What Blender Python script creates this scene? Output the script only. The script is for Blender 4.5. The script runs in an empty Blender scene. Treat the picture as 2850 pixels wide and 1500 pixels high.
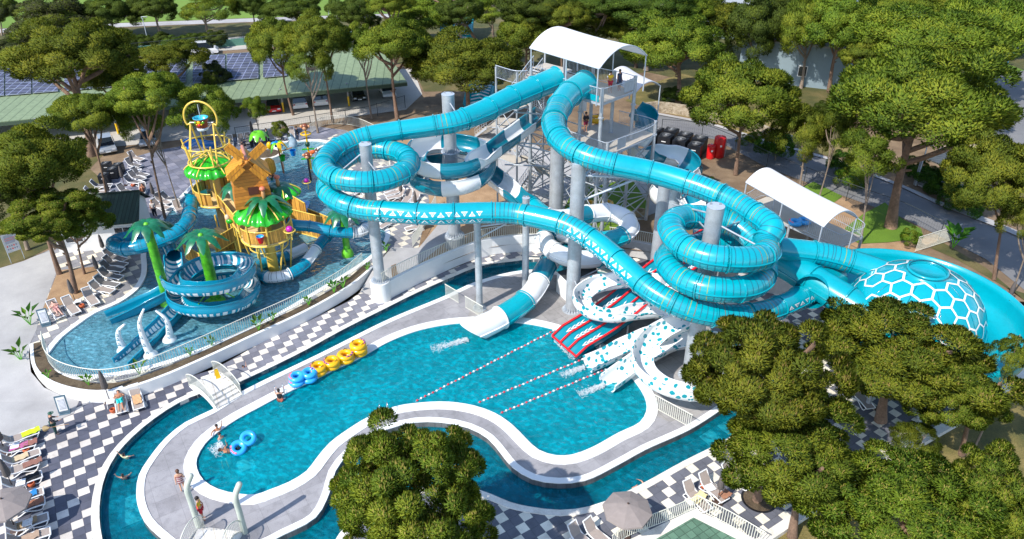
import bpy, bmesh, math, random
import numpy as np
from math import sin, cos, pi, radians, sqrt, atan2, hypot, floor
from mathutils import Vector as V, Matrix, noise
from mathutils.geometry import tessellate_polygon
random.seed(11)
R = random.Random(5)
scn = bpy.context.scene
col = scn.collection
U = 0.8                      # level of the upper terraces above the lower pool deck
# ---------------------------------------------------------------- survey camera: turns a sighting at a known height into a point
CF, CW, CH, CZ = 2100.65, 2850.0, 1500.0, 33.176
_p, _r = radians(31.226), radians(-0.121)
FW = V((0, cos(_p), -sin(_p))); _ri = V((1, 0, 0)); _up = V((0, sin(_p), cos(_p)))
CR = cos(_r)*_ri + sin(_r)*_up; CU = -sin(_r)*_ri + cos(_r)*_up
CAM = V((0, 0, CZ))
def at(px, py, z=0.0):
    d = CR*((px-CW/2)/CF) - CU*((py-CH/2)/CF) + FW
    return CAM + d*((z-CZ)/d.z)
def proj(p):
    d = V(p)-CAM; zc = d.dot(FW)
    return CW/2+CF*d.dot(CR)/zc, CH/2-CF*d.dot(CU)/zc, zc
def zfor(x, y, py):
    lo, hi = -5.0, 32.0
    for _ in range(50):
        m = (lo+hi)/2
        if proj((x, y, m))[1] > py: lo = m
        else: hi = m
    return lo
def ring(c, r, deg, py):
    x, y = c[0]+r*cos(radians(deg)), c[1]+r*sin(radians(deg))
    return V((x, y, zfor(x, y, py)))
def pts(l, z=0.0): return [at(*q) if len(q) == 3 else at(q[0], q[1], z) for q in l]
# ---------------------------------------------------------------- materials
MATS = {}
def nt(m):
    m.use_nodes = True
    return m.node_tree
def pm(name, c, rough=.6, metal=0., var=.12, scale=3., bump=0., spec=.5, coat=0., fine=0., trans=0.):
    """procedural painted / raw surface: colour drifts with noise, optional grain and bump"""
    if name in MATS: return MATS[name]
    m = bpy.data.materials.new(name); t = nt(m); n = t.nodes; L = t.links
    b = n['Principled BSDF']
    b.inputs['Roughness'].default_value = rough; b.inputs['Metallic'].default_value = metal
    b.inputs['Specular IOR Level'].default_value = spec; b.inputs['Coat Weight'].default_value = coat
    b.inputs['Coat Roughness'].default_value = .08
    tc = n.new('ShaderNodeTexCoord'); nz = n.new('ShaderNodeTexNoise')
    nz.inputs['Scale'].default_value = scale; nz.inputs['Detail'].default_value = 6; nz.inputs['Roughness'].default_value = .65
    L.new(tc.outputs['Object'], nz.inputs['Vector'])
    mp = n.new('ShaderNodeMapRange'); mp.inputs[1].default_value = .3; mp.inputs[2].default_value = .7
    mp.inputs[3].default_value = 1-var; mp.inputs[4].default_value = 1+var
    L.new(nz.outputs['Fac'], mp.inputs[0])
    mx = n.new('ShaderNodeMix'); mx.data_type = 'RGBA'; mx.blend_type = 'MULTIPLY'; mx.inputs[0].default_value = 1
    mx.inputs[6].default_value = (*c, 1); L.new(mp.outputs[0], mx.inputs[7])
    out = mx.outputs[2]
    if fine:
        n2 = n.new('ShaderNodeTexNoise'); n2.inputs['Scale'].default_value = scale*14; n2.inputs['Detail'].default_value = 3
        L.new(tc.outputs['Object'], n2.inputs['Vector'])
        m2 = n.new('ShaderNodeMapRange'); m2.inputs[1].default_value = .3; m2.inputs[2].default_value = .7
        m2.inputs[3].default_value = 1-fine; m2.inputs[4].default_value = 1+fine
        L.new(n2.outputs['Fac'], m2.inputs[0])
        x2 = n.new('ShaderNodeMix'); x2.data_type = 'RGBA'; x2.blend_type = 'MULTIPLY'; x2.inputs[0].default_value = 1
        L.new(out, x2.inputs[6]); L.new(m2.outputs[0], x2.inputs[7]); out = x2.outputs[2]
    L.new(out, b.inputs['Base Color'])
    if trans:
        tr = n.new('ShaderNodeBsdfTranslucent'); L.new(out, tr.inputs['Color'])
        ms = n.new('ShaderNodeMixShader'); ms.inputs[0].default_value = trans
        L.new(b.outputs[0], ms.inputs[1]); L.new(tr.outputs[0], ms.inputs[2]); L.new(ms.outputs[0], n['Material Output'].inputs['Surface'])
    if bump:
        bp = n.new('ShaderNodeBump'); bp.inputs['Strength'].default_value = bump; bp.inputs['Distance'].default_value = .05
        L.new(nz.outputs['Fac'], bp.inputs['Height']); L.new(bp.outputs[0], b.inputs['Normal'])
    MATS[name] = m
    return m
def mathn(t, op, a=None, b=None):
    x = t.nodes.new('ShaderNodeMath'); x.operation = op
    for i, q in enumerate((a, b)):
        if q is None: continue
        if isinstance(q, (int, float)): x.inputs[i].default_value = q
        else: t.links.new(q, x.inputs[i])
    return x.outputs[0]
def mixc(t, f, a, b, mode='MIX'):
    x = t.nodes.new('ShaderNodeMix'); x.data_type = 'RGBA'; x.blend_type = mode
    for i, q in ((0, f), (6, a), (7, b)):
        if isinstance(q, (int, float)): x.inputs[i].default_value = q if i == 0 else 0
        elif isinstance(q, tuple): x.inputs[i].default_value = (*q, 1)
        else: t.links.new(q, x.inputs[i])
    return x.outputs[2]
def coords(t, ang=0., div=1.):
    tc = t.nodes.new('ShaderNodeTexCoord'); s = t.nodes.new('ShaderNodeSeparateXYZ'); t.links.new(tc.outputs['Object'], s.inputs[0])
    x, y = s.outputs[0], s.outputs[1]
    # i along (sin a, -cos a), j along (cos a, sin a)
    i = mathn(t, 'ADD', mathn(t, 'MULTIPLY', x, sin(ang)/div), mathn(t, 'MULTIPLY', y, -cos(ang)/div))
    j = mathn(t, 'ADD', mathn(t, 'MULTIPLY', x, cos(ang)/div), mathn(t, 'MULTIPLY', y, sin(ang)/div))
    return tc.outputs['Object'], i, j
def noise_n(t, vec, scale, detail=5, lo=.3, hi=.7, a=0., b=1.):
    z = t.nodes.new('ShaderNodeTexNoise'); z.inputs['Scale'].default_value = scale; z.inputs['Detail'].default_value = detail
    t.links.new(vec, z.inputs['Vector'])
    m = t.nodes.new('ShaderNodeMapRange'); m.inputs[1].default_value = lo; m.inputs[2].default_value = hi
    m.inputs[3].default_value = a; m.inputs[4].default_value = b
    t.links.new(z.outputs['Fac'], m.inputs[0]); return m.outputs[0]
def tile_mat(name, dark, light, ang, du, dv, size=.6, three=True, joint=.02, jc=.6, var=.1):
    """paving laid on a grid: pale slabs in stepping diagonals among dark ones, fine joints, every slab its own tone"""
    m = bpy.data.materials.new(name); t = nt(m); b = t.nodes['Principled BSDF']; b.inputs['Roughness'].default_value = .75
    vec, i, j = coords(t, ang, size)
    i = mathn(t, 'SUBTRACT', i, du); j = mathn(t, 'SUBTRACT', j, dv)
    fi, fj = mathn(t, 'FLOOR', i), mathn(t, 'FLOOR', j)
    s = mathn(t, 'FLOORED_MODULO', mathn(t, 'ADD', fi, fj), 3.0)
    isl = mathn(t, 'COMPARE', s, 2.0); isl.node.inputs[2].default_value = .4
    cmb = t.nodes.new('ShaderNodeCombineXYZ'); t.links.new(fi, cmb.inputs[0]); t.links.new(fj, cmb.inputs[1])
    wn = t.nodes.new('ShaderNodeTexWhiteNoise'); wn.noise_dimensions = '2D'; t.links.new(cmb.outputs[0], wn.inputs['Vector'])
    tone = mathn(t, 'ADD', mathn(t, 'MULTIPLY', wn.outputs['Value'], 2*var), 1-var)
    grain = noise_n(t, vec, 30, 4, a=.82, b=1.18); soil = mathn(t, 'MULTIPLY', noise_n(t, vec, .5, 6, a=.8, b=1.1), noise_n(t, vec, 2.3, 6, lo=.35, hi=.5, a=.88, b=1.03))
    c = mixc(t, isl, dark, light) if three else mixc(t, mathn(t, 'MULTIPLY', wn.outputs['Value'], .5), dark, light)
    ei = mathn(t, 'ABSOLUTE', mathn(t, 'SUBTRACT', mathn(t, 'FRACT', i), .5)); ej = mathn(t, 'ABSOLUTE', mathn(t, 'SUBTRACT', mathn(t, 'FRACT', j), .5))
    jt = mathn(t, 'GREATER_THAN', mathn(t, 'MAXIMUM', ei, ej), .5-joint)
    f = mathn(t, 'MULTIPLY', mathn(t, 'MULTIPLY', mathn(t, 'MULTIPLY', tone, grain), soil), mathn(t, 'SUBTRACT', 1.0, mathn(t, 'MULTIPLY', jt, 1-jc)))
    t.links.new(mixc(t, 1.0, c, f, 'MULTIPLY'), b.inputs['Base Color'])
    MATS[name] = m; return m
def blotch_mat(name, stops, scale, fine=25., fv=.25, bump=.3, rough=.9):
    """ground: patches of several colours"""
    m = bpy.data.materials.new(name); t = nt(m); b = t.nodes['Principled BSDF']; b.inputs['Roughness'].default_value = rough
    tc = t.nodes.new('ShaderNodeTexCoord'); vec = tc.outputs['Object']
    z = t.nodes.new('ShaderNodeTexNoise'); z.inputs['Scale'].default_value = scale; z.inputs['Detail'].default_value = 8; z.inputs['Roughness'].default_value = .6
    t.links.new(vec, z.inputs['Vector'])
    r = t.nodes.new('ShaderNodeValToRGB'); t.links.new(z.outputs['Fac'], r.inputs[0])
    while len(r.color_ramp.elements) < len(stops): r.color_ramp.elements.new(.5)
    for e, (p, c) in zip(r.color_ramp.elements, stops): e.position = p; e.color = (*c, 1)
    g = noise_n(t, vec, fine, 5, a=1-fv, b=1+fv)
    t.links.new(mixc(t, 1.0, r.outputs[0], g, 'MULTIPLY'), b.inputs['Base Color'])
    bp = t.nodes.new('ShaderNodeBump'); bp.inputs['Strength'].default_value = bump; bp.inputs['Distance'].default_value = .05
    t.links.new(g, bp.inputs['Height']); t.links.new(bp.outputs[0], b.inputs['Normal'])
    MATS[name] = m; return m
def water_mat(name, tint, body, thru, scale, bump, drift=.3):
    """water: part clear (tinted), part scattering body, rippled glossy skin"""
    m = bpy.data.materials.new(name); t = nt(m); n = t.nodes; L = t.links
    tc = n.new('ShaderNodeTexCoord'); vec = tc.outputs['Object']
    mpn = n.new('ShaderNodeMapping'); mpn.inputs['Scale'].default_value = (1, 1.25, 1); mpn.inputs['Rotation'].default_value = (0, 0, .6); L.new(vec, mpn.inputs[0])
    z = n.new('ShaderNodeTexNoise'); z.inputs['Scale'].default_value = scale; z.inputs['Detail'].default_value = 5; z.inputs['Distortion'].default_value = 1.2
    L.new(mpn.outputs[0], z.inputs['Vector'])
    z2 = n.new('ShaderNodeTexVoronoi'); z2.inputs['Scale'].default_value = scale*1.3; z2.feature = 'SMOOTH_F1'; L.new(mpn.outputs[0], z2.inputs['Vector'])
    hsum = mathn(t, 'ADD', z.outputs['Fac'], mathn(t, 'MULTIPLY', z2.outputs['Distance'], .5))
    bp = n.new('ShaderNodeBump'); bp.inputs['Strength'].default_value = bump; bp.inputs['Distance'].default_value = .3; L.new(hsum, bp.inputs['Height'])
    dr = mathn(t, 'MULTIPLY', noise_n(t, vec, .35, 5, a=1-drift, b=1+drift), mathn(t, 'ADD', .82, mathn(t, 'MULTIPLY', noise_n(t, mpn.outputs[0], scale*1.5, 5, lo=.45, hi=.75, a=0, b=1), .75)))  # slow colour drift; the fine noise paints light ripple flecks into the body colour
    tr = n.new('ShaderNodeBsdfTransparent'); tr.inputs[0].default_value = (*tint, 1)
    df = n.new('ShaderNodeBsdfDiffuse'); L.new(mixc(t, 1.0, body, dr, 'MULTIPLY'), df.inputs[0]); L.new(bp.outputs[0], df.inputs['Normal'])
    m1 = n.new('ShaderNodeMixShader'); m1.inputs[0].default_value = thru; L.new(df.outputs[0], m1.inputs[1]); L.new(tr.outputs[0], m1.inputs[2])
    gl = n.new('ShaderNodeBsdfGlossy'); gl.inputs['Roughness'].default_value = .07; L.new(bp.outputs[0], gl.inputs['Normal'])
    fr = n.new('ShaderNodeFresnel'); fr.inputs[0].default_value = 1.33; L.new(bp.outputs[0], fr.inputs['Normal'])
    m2 = n.new('ShaderNodeMixShader'); L.new(fr.outputs[0], m2.inputs[0]); L.new(m1.outputs[0], m2.inputs[1]); L.new(gl.outputs[0], m2.inputs[2])
    L.new(m2.outputs[0], n['Material Output'].inputs['Surface'])
    MATS[name] = m; return m
def stripe_mat(name, base, line, ang, period, width, axis=0, var=.1, rough=.6):
    """boards, roof seams, slats: thin lines at a regular pitch"""
    m = bpy.data.materials.new(name); t = nt(m); b = t.nodes['Principled BSDF']; b.inputs['Roughness'].default_value = rough
    tc = t.nodes.new('ShaderNodeTexCoord'); s = t.nodes.new('ShaderNodeSeparateXYZ'); t.links.new(tc.outputs['Object'], s.inputs[0])
    if axis == 'z': q = mathn(t, 'MULTIPLY', s.outputs[2], 1/period)
    elif axis == 'ang': q = mathn(t, 'MULTIPLY', mathn(t, 'ARCTAN2', s.outputs[1], s.outputs[0]), 1/period)
    else: q = mathn(t, 'ADD', mathn(t, 'MULTIPLY', s.outputs[0], cos(ang)/period), mathn(t, 'MULTIPLY', s.outputs[1], sin(ang)/period))
    f = mathn(t, 'LESS_THAN', mathn(t, 'FRACT', q), width)
    wn = t.nodes.new('ShaderNodeTexWhiteNoise'); wn.noise_dimensions = '1D'; t.links.new(mathn(t, 'FLOOR', q), wn.inputs['W'])
    tone = mathn(t, 'ADD', mathn(t, 'MULTIPLY', wn.outputs['Value'], 2*var), 1-var)
    g = noise_n(t, tc.outputs['Object'], 2.5, 6, a=.85, b=1.15)
    c = mixc(t, f, base, line)
    t.links.new(mixc(t, 1.0, c, mathn(t, 'MULTIPLY', tone, g), 'MULTIPLY'), b.inputs['Base Color'])
    MATS[name] = m; return m
LAT = radians(32.7)
tile_mat('paving_left', (.088, .092, .125), (.66, .60, .54), LAT, -75.15, -5.55)
tile_mat('paving_walk', (.20, .20, .235), (.80, .73, .64), LAT, -81.46, 27.50)
tile_mat('paving_right', (.135, .138, .165), (.80, .74, .62), LAT, -34.86, 46.22)
tile_mat('paving_far_right', (.10, .105, .135), (.62, .57, .5), LAT, -28.58, 67.28)
tile_mat('paving_kids', (.25, .245, .26), (.74, .67, .54), LAT+.12, .2, .4, .72)
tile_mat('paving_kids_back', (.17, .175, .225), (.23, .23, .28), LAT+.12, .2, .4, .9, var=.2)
tile_mat('island_slabs', (.30, .29, .305), (.35, .34, .352), LAT, .3, .2, 1.2, three=False, joint=.012, jc=.8, var=.04)
tile_mat('island_slabs_back', (.30, .285, .28), (.36, .34, .33), LAT, .3, .2, 1.2, three=False, joint=.014, jc=.72, var=.07)
tile_mat('pool_mosaic', (.02, .33, .42), (.03, .42, .5), LAT, .1, .1, .3, three=False, joint=.03, jc=.8, var=.08)
tile_mat('river_mosaic', (.012, .20, .27), (.02, .25, .32), LAT, .1, .1, .3, three=False, joint=.03, jc=.8, var=.08)
tile_mat('wall_mosaic', (.10, .105, .11), (.16, .16, .16), LAT, .1, .1, .3, three=False, joint=.03, jc=.7, var=.15)
tile_mat('hex_green', (.10, .20, .135), (.15, .27, .19), LAT, .1, .1, .45, three=False, joint=.05, jc=.5, var=.1)
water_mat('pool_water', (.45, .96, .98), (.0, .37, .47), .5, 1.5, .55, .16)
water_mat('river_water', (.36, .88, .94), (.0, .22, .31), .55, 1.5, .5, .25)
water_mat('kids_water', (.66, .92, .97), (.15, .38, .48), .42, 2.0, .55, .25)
blotch_mat('earth', [(.3, (.13, .085, .05)), (.5, (.20, .135, .08)), (.7, (.27, .19, .115))], .5)
blotch_mat('dirt_bright', [(.3, (.25, .15, .08)), (.55, (.38, .24, .13)), (.75, (.46, .31, .19))], .6)
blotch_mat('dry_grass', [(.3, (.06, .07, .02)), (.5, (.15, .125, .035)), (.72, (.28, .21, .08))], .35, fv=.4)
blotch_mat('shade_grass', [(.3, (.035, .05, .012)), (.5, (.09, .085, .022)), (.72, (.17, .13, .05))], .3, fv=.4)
blotch_mat('lawn', [(.3, (.08, .16, .008)), (.6, (.12, .22, .012)), (.8, (.16, .25, .02))], .25, fine=40, fv=.3)
blotch_mat('far_lawn', [(.3, (.11, .20, .02)), (.6, (.16, .26, .03)), (.8, (.20, .28, .05))], .06, fine=8, fv=.2)
blotch_mat('asphalt', [(.3, (.14, .14, .15)), (.6, (.19, .19, .195)), (.8, (.23, .225, .22))], .2, fine=60, fv=.15, bump=.15)
blotch_mat('concrete', [(.3, (.31, .30, .295)), (.5, (.40, .39, .385)), (.72, (.48, .47, .455))], .25, fine=20, fv=.07, bump=.1)
blotch_mat('yard', [(.3, (.34, .315, .28)), (.5, (.46, .43, .385)), (.72, (.54, .51, .46))], .12, fine=10, fv=.08, bump=.1)
blotch_mat('stone_wall', [(.35, (.22, .17, .11)), (.5, (.36, .29, .2)), (.66, (.46, .39, .29))], 2.2, fine=9, fv=.3, bump=.8)
blotch_mat('soil', [(.3, (.05, .035, .02)), (.5, (.10, .07, .04)), (.7, (.13, .10, .06))], 2., fv=.4)
blotch_mat('coping_stone', [(.3, (.62, .57, .50)), (.5, (.74, .70, .63)), (.72, (.82, .79, .72))], 1.2, fine=14, fv=.1, bump=.1)
WHITE = pm('white_render', (.80, .80, .79), .7, var=.05, scale=.8)
COPE = pm('white_coping', (.82, .82, .81), .55, var=.04, scale=.9, fine=.03)
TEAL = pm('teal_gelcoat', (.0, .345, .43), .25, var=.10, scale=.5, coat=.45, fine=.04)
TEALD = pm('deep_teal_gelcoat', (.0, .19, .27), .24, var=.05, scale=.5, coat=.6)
GELW = pm('white_gelcoat', (.83, .84, .84), .25, var=.03, scale=.6, coat=.5)
JOINT = pm('joint_strip', (.01, .12, .19), .5, var=.1)
JBROWN = pm('brown_strip', (.20, .10, .05), .5, var=.2)
JYEL = pm('olive_strip', (.28, .34, .07), .5, var=.2)
GALV = pm('galvanised_steel', (.44, .47, .50), .48, .35, var=.22, scale=1.1, fine=.08)
GALVD = pm('weathered_steel', (.30, .325, .35), .5, .35, var=.2, scale=1.3, fine=.08)
STEEL = pm('light_steel', (.52, .57, .63), .4, .3, var=.1)
DECKP = pm('sand_deck', (.47, .42, .35), .8, var=.1, scale=.8, fine=.06)
CANVAS = pm('white_canvas', (.88, .87, .86), .75, var=.02, scale=.6, trans=.2)
CREAM = pm('cream_rail', (.70, .69, .60), .5, var=.06)
WHP = pm('white_plastic', (.80, .80, .80), .4, var=.03)
SLING = pm('taupe_sling', (.36, .30, .265), .8, var=.08, scale=6, fine=.08)
SLINGG = pm('grey_sling', (.17, .16, .16), .8, var=.08, scale=6, fine=.08)
UMB = pm('taupe_canvas', (.27, .23, .215), .85, var=.08, scale=3, fine=.05)
UMBD = pm('folded_canvas', (.115, .10, .095), .85, var=.15, scale=6)
BROWNM = pm('brown_metal', (.07, .04, .03), .4, var=.1)
POT = pm('terracotta', (.48, .10, .03), .6, var=.15, scale=8)
RED = pm('red_gelcoat', (.78, .015, .02), .3, var=.06, coat=.4)
REDP = pm('red_paint', (.60, .01, .012), .35, var=.1)
YEL = pm('yellow_paint', (.85, .58, .10), .35, var=.08, coat=.3)
YELB = pm('bright_yellow', (.85, .50, .0), .3, var=.05, coat=.3)
BAMB = stripe_mat('bamboo_boards', (.62, .33, .06), (.20, .085, .01), .6, .13, .14, var=.3)
BAMBV = stripe_mat('bamboo_round', (.62, .33, .06), (.20, .085, .01), 0, .07, .14, axis='ang', var=.3)
PLANK = stripe_mat('orange_planks', (.50, .185, .02), (.17, .06, .005), 0, .26, .08, axis='z', var=.2)
PLANKR = stripe_mat('orange_shingles', (.66, .27, .02), (.32, .12, .01), .5, .2, .1, var=.2)
SANDY = pm('sandy_floor', (.66, .48, .23), .7, var=.1, scale=1.5)
GREEN = pm('leaf_green_gelcoat', (.02, .40, .012), .25, var=.3, scale=1.6, coat=.5)
GREEND = pm('palm_frond_gelcoat', (.008, .14, .06), .3, var=.35, scale=2.5, coat=.3)
LIME = pm('lime_trunk', (.07, .36, .01), .35, var=.55, scale=2.2, coat=.3)
LIMEB = pm('lime_paint', (.14, .52, .02), .3, var=.08, coat=.3)
BLUE = pm('blue_gelcoat', (.0, .17, .55), .25, var=.06, coat=.4)
SKYB = pm('inflatable_blue', (.03, .38, .85), .3, var=.05, coat=.4)
PINK = pm('pink_print', (.78, .18, .26), .4, var=.2, scale=6)
NAVY = pm('navy_print', (.02, .03, .22), .45, var=.2)
MAG = pm('magenta_plastic', (.50, .01, .38), .3, var=.05, coat=.3)
BLACK = pm('black_plastic', (.012, .012, .014), .5, var=.2)
DKGREY = pm('dark_unit_paint', (.009, .011, .016), .5, var=.2)
GREYP = pm('grey_paint', (.28, .29, .30), .5, var=.1)
FENCEM = pm('dark_fence_metal', (.035, .045, .05), .5, var=.1)
GLASS = pm('dark_glass', (.02, .03, .04), .06, var=.1, coat=1)
SOLAR = tile_mat('solar_cells', (.05, .058, .095), (.09, .10, .15), .1, 0, 0, .95, three=False, joint=.03, jc=5., var=.12)
ROOFG = stripe_mat('green_seam_roof', (.205, .265, .15), (.07, .10, .05), .08, 1.05, .075, var=.07)
ROOFT = stripe_mat('green_roof_tiles', (.022, .05, .035), (.008, .02, .014), 0, .3, .2, var=.2)
TANROOF = stripe_mat('tan_slat_roof', (.52, .42, .31), (.27, .21, .15), 1.05, .55, .16, var=.1)
BARK = pm('pine_bark', (.20, .125, .085), .9, var=.45, scale=3.5, bump=.8, fine=.25)
BARKG = pm('grey_bark', (.25, .195, .15), .9, var=.4, scale=3., bump=.8, fine=.25)
SKIN = pm('skin', (.60, .33, .22), .55, var=.06)
SKINT = pm('tanned_skin', (.45, .20, .11), .55, var=.06)
HAIR = pm('dark_hair', (.02, .012, .01), .6, var=.2)
DKROOM = pm('shaded_wall', (.33, .36, .39), .8, var=.08)
WALLB = pm('pale_blue_wall', (.22, .29, .33), .8, var=.05, scale=.4)
CREAMG = pm('grey_green_post', (.50, .54, .47), .5, var=.06)
FOAM = pm('white_foam', (.85, .88, .9), .9, var=.15, scale=8, trans=.4)
def _mist(m):
    t = m.node_tree; o = t.nodes['Material Output']; s = o.inputs['Surface'].links[0].from_socket; tr = t.nodes.new('ShaderNodeBsdfTransparent'); x = t.nodes.new('ShaderNodeMixShader'); x.inputs[0].default_value = .5
    t.links.new(s, x.inputs[1]); t.links.new(tr.outputs[0], x.inputs[2]); t.links.new(x.outputs[0], o.inputs['Surface'])
_mist(FOAM)
def cloth(c):
    return pm('cloth_%d_%d_%d' % tuple(int(v*99) for v in c), c, .85, var=.1, scale=5)
# foliage: three greens, tips
def leaf(name, a, b, scale=1.6):
    m = bpy.data.materials.new(name); t = nt(m); n = t.nodes; L = t.links; bs = n['Principled BSDF']; bs.inputs['Roughness'].default_value = .7
    bs.inputs['Specular IOR Level'].default_value = .25
    tc = n.new('ShaderNodeTexCoord'); oi = n.new('ShaderNodeObjectInfo')
    f = noise_n(t, tc.outputs['Object'], scale, 4)
    c = mixc(t, f, a, b)
    hv = n.new('ShaderNodeHueSaturation'); L.new(c, hv.inputs['Color'])
    L.new(mathn(t, 'ADD', mathn(t, 'MULTIPLY', oi.outputs['Random'], .03), .495), hv.inputs['Hue'])
    L.new(mathn(t, 'ADD', mathn(t, 'MULTIPLY', oi.outputs['Random'], .35), .82), hv.inputs['Value'])
    L.new(hv.outputs[0], bs.inputs['Base Color'])
    tr = n.new('ShaderNodeBsdfTranslucent'); L.new(hv.outputs[0], tr.inputs[0])
    ms = n.new('ShaderNodeMixShader'); ms.inputs[0].default_value = .36; L.new(bs.outputs[0], ms.inputs[1]); L.new(tr.outputs[0], ms.inputs[2])
    L.new(ms.outputs[0], n['Material Output'].inputs['Surface']); MATS[name] = m; return m
LEAF = leaf('pine_needles', (.105, .155, .014), (.215, .262, .020))
LEAFY = leaf('pine_needles_new', (.22, .25, .018), (.31, .32, .030))
LEAFD = leaf('pine_needles_old', (.055, .092, .014), (.11, .15, .018))
TIP = leaf('pine_candles', (.30, .22, .06), (.38, .28, .08))
LEAFG = leaf('broad_leaves', (.03, .10, .012), (.08, .19, .02))
LEAFL = leaf('bright_leaves', (.09, .21, .008), (.16, .30, .015))
LEAFO = leaf('olive_leaves', (.065, .08, .03), (.12, .13, .055))
# ---------------------------------------------------------------- mesh builder
def frame(t, up=V((0, 0, 1))):
    t = t.normalized(); s = t.cross(up)
    if s.length < 1e-4: s = t.cross(V((0, 1, 0)))
    s.normalize(); return s, s.cross(t).normalized()
class MB:
    def __init__(s): s.v = []; s.f = []; s.mi = []; s.sm = []; s.mats = []
    def m(s, mat):
        if mat not in s.mats: s.mats.append(mat)
        return s.mats.index(mat)
    def add(s, vs, fs, mat, smooth=False):
        o = len(s.v); s.v.extend([(q[0], q[1], q[2]) for q in vs])
        one = not isinstance(mat, (list, tuple)); k = s.m(mat) if one else None
        for i, f in enumerate(fs):
            s.f.append(tuple(o+j for j in f)); s.mi.append(k if one else s.m(mat[i])); s.sm.append(smooth)
        return s
    def box(s, c, d, mat, x=V((1, 0, 0)), z=V((0, 0, 1))):
        x = V(x).normalized(); y = V(z).cross(x).normalized(); z = x.cross(y); c = V(c)
        vs = [c+x*(a*d[0]/2)+y*(b*d[1]/2)+z*(e*d[2]/2) for a in (-1, 1) for b in (-1, 1) for e in (-1, 1)]
        return s.add(vs, [(0, 1, 3, 2), (4, 6, 7, 5), (0, 4, 5, 1), (2, 3, 7, 6), (0, 2, 6, 4), (1, 5, 7, 3)], mat)
    def bar(s, a, b, w, h, mat, up=V((0, 0, 1))):
        a, b = V(a), V(b); t = b-a
        if t.length < 1e-5: return s
        S, N = frame(t, up); vs = [p+S*(i*w/2)+N*(j*h/2) for p in (a, b) for i, j in ((-1, -1), (1, -1), (1, 1), (-1, 1))]
        return s.add(vs, [(3, 2, 1, 0), (4, 5, 6, 7), (0, 1, 5, 4), (1, 2, 6, 5), (2, 3, 7, 6), (3, 0, 4, 7)], mat)
    def tube(s, P, r, mat, n=8, caps=True, closed=False, smooth=True):
        P = [V(p) for p in P]; N = len(P); o = []
        rr = r if isinstance(r, (list, tuple)) else [r]*N
        S0 = None
        for i in range(N):
            t = (P[(i+1) % N]-P[i-1]) if closed else (P[min(i+1, N-1)]-P[max(i-1, 0)])
            if t.length < 1e-6: t = V((0, 0, 1))
            t.normalize()
            if S0 is None: S, Nn = frame(t)
            else:
                S = S0-t*S0.dot(t)
                if S.length < 1e-4: S, Nn = frame(t)
                S.normalize(); Nn = S.cross(t)
            S0 = S
            o += [P[i]+S*(rr[i]*cos(2*pi*k/n))+Nn*(rr[i]*sin(2*pi*k/n)) for k in range(n)]
        fs = []
        for i in range(N if closed else N-1):
            a, b = i*n, ((i+1) % N)*n
            fs += [(a+k, a+(k+1) % n, b+(k+1) % n, b+k) for k in range(n)]
        s.add(o, fs, mat, smooth)
        if caps and not closed:
            s.add(o[:n], [tuple(range(n))[::-1]], mat); s.add(o[-n:], [tuple(range(n))], mat)
        return s
    def lathe(s, c, prof, mat, n=16, smooth=True, caps=True, ax=None, a0=0., a1=2*pi):
        c = V(c); full = abs(a1-a0-2*pi) < 1e-6; k = n if full else n+1
        X, Y, Z = V((1, 0, 0)), V((0, 1, 0)), V((0, 0, 1))
        if ax is not None: Z = V(ax).normalized(); X, Y = frame(Z); 
        vs = [c+X*(r*cos(a0+(a1-a0)*i/n))+Y*(r*sin(a0+(a1-a0)*i/n))+Z*z for r, z in prof for i in range(k)]
        fs = []
        for j in range(len(prof)-1):
            for i in range(n):
                i2 = (i+1) % n if full else i+1
                fs.append((j*k+i, j*k+i2, (j+1)*k+i2, (j+1)*k+i))
        s.add(vs, fs, mat, smooth)
        if caps and full:
            if prof[0][0] > 1e-4: s.add(vs[:k], [tuple(range(k))[::-1]], mat)
            if prof[-1][0] > 1e-4: s.add(vs[-k:], [tuple(range(k))], mat)
        return s
    def ell(s, c, r, mat, n=12, m=8, rot=None):
        c = V(c); vs = []; fs = []
        for j in range(m+1):
            for i in range(n):
                a, b = 2*pi*i/n, pi*j/m-pi/2; q = V((r[0]*cos(b)*cos(a), r[1]*cos(b)*sin(a), r[2]*sin(b)))
                vs.append(c+(rot @ q if rot else q))
        for j in range(m):
            for i in range(n): fs.append((j*n+i, j*n+(i+1) % n, (j+1)*n+(i+1) % n, (j+1)*n+i))
        return s.add(vs, fs, mat, True)
    def poly(s, loops, mat, flip=False):
        """flat face with holes; loops of 3-D points"""
        loops = [[V(p) for p in l] for l in loops]
        tri = tessellate_polygon([[V((p.x, p.y, 0)) for p in l] for l in loops]); vs = [p for l in loops for p in l]
        fs = []
        for a, b, c in tri:
            nz = (vs[b]-vs[a]).cross(vs[c]-vs[a]).z
            fs.append((a, b, c) if nz > 0 else (c, b, a))
        return s.add(vs, fs, mat)
    def skirt(s, loop, z0, mat, closed=True, inward=False):
        n = len(loop); vs = [V(p) for p in loop]+[V((p[0], p[1], z0)) for p in loop]
        return s.add(vs, [(i, i+n, (i+1) % n+n, (i+1) % n) for i in range(n if closed else n-1)], mat)
    def slab(s, loop, dz, mat, side=None):
        """plate with a top face and a rim going down dz"""
        s.poly([loop], mat); l2 = [V(p)-V((0, 0, dz)) for p in loop]; n = len(loop)
        area = sum(loop[i][0]*loop[(i+1) % n][1]-loop[(i+1) % n][0]*loop[i][1] for i in range(n))
        fs = [(i+n, (i+1) % n+n, (i+1) % n, i) if area > 0 else (i, (i+1) % n, (i+1) % n+n, i+n) for i in range(n)]
        return s.add([V(p) for p in loop]+l2, fs, side or mat)
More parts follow.
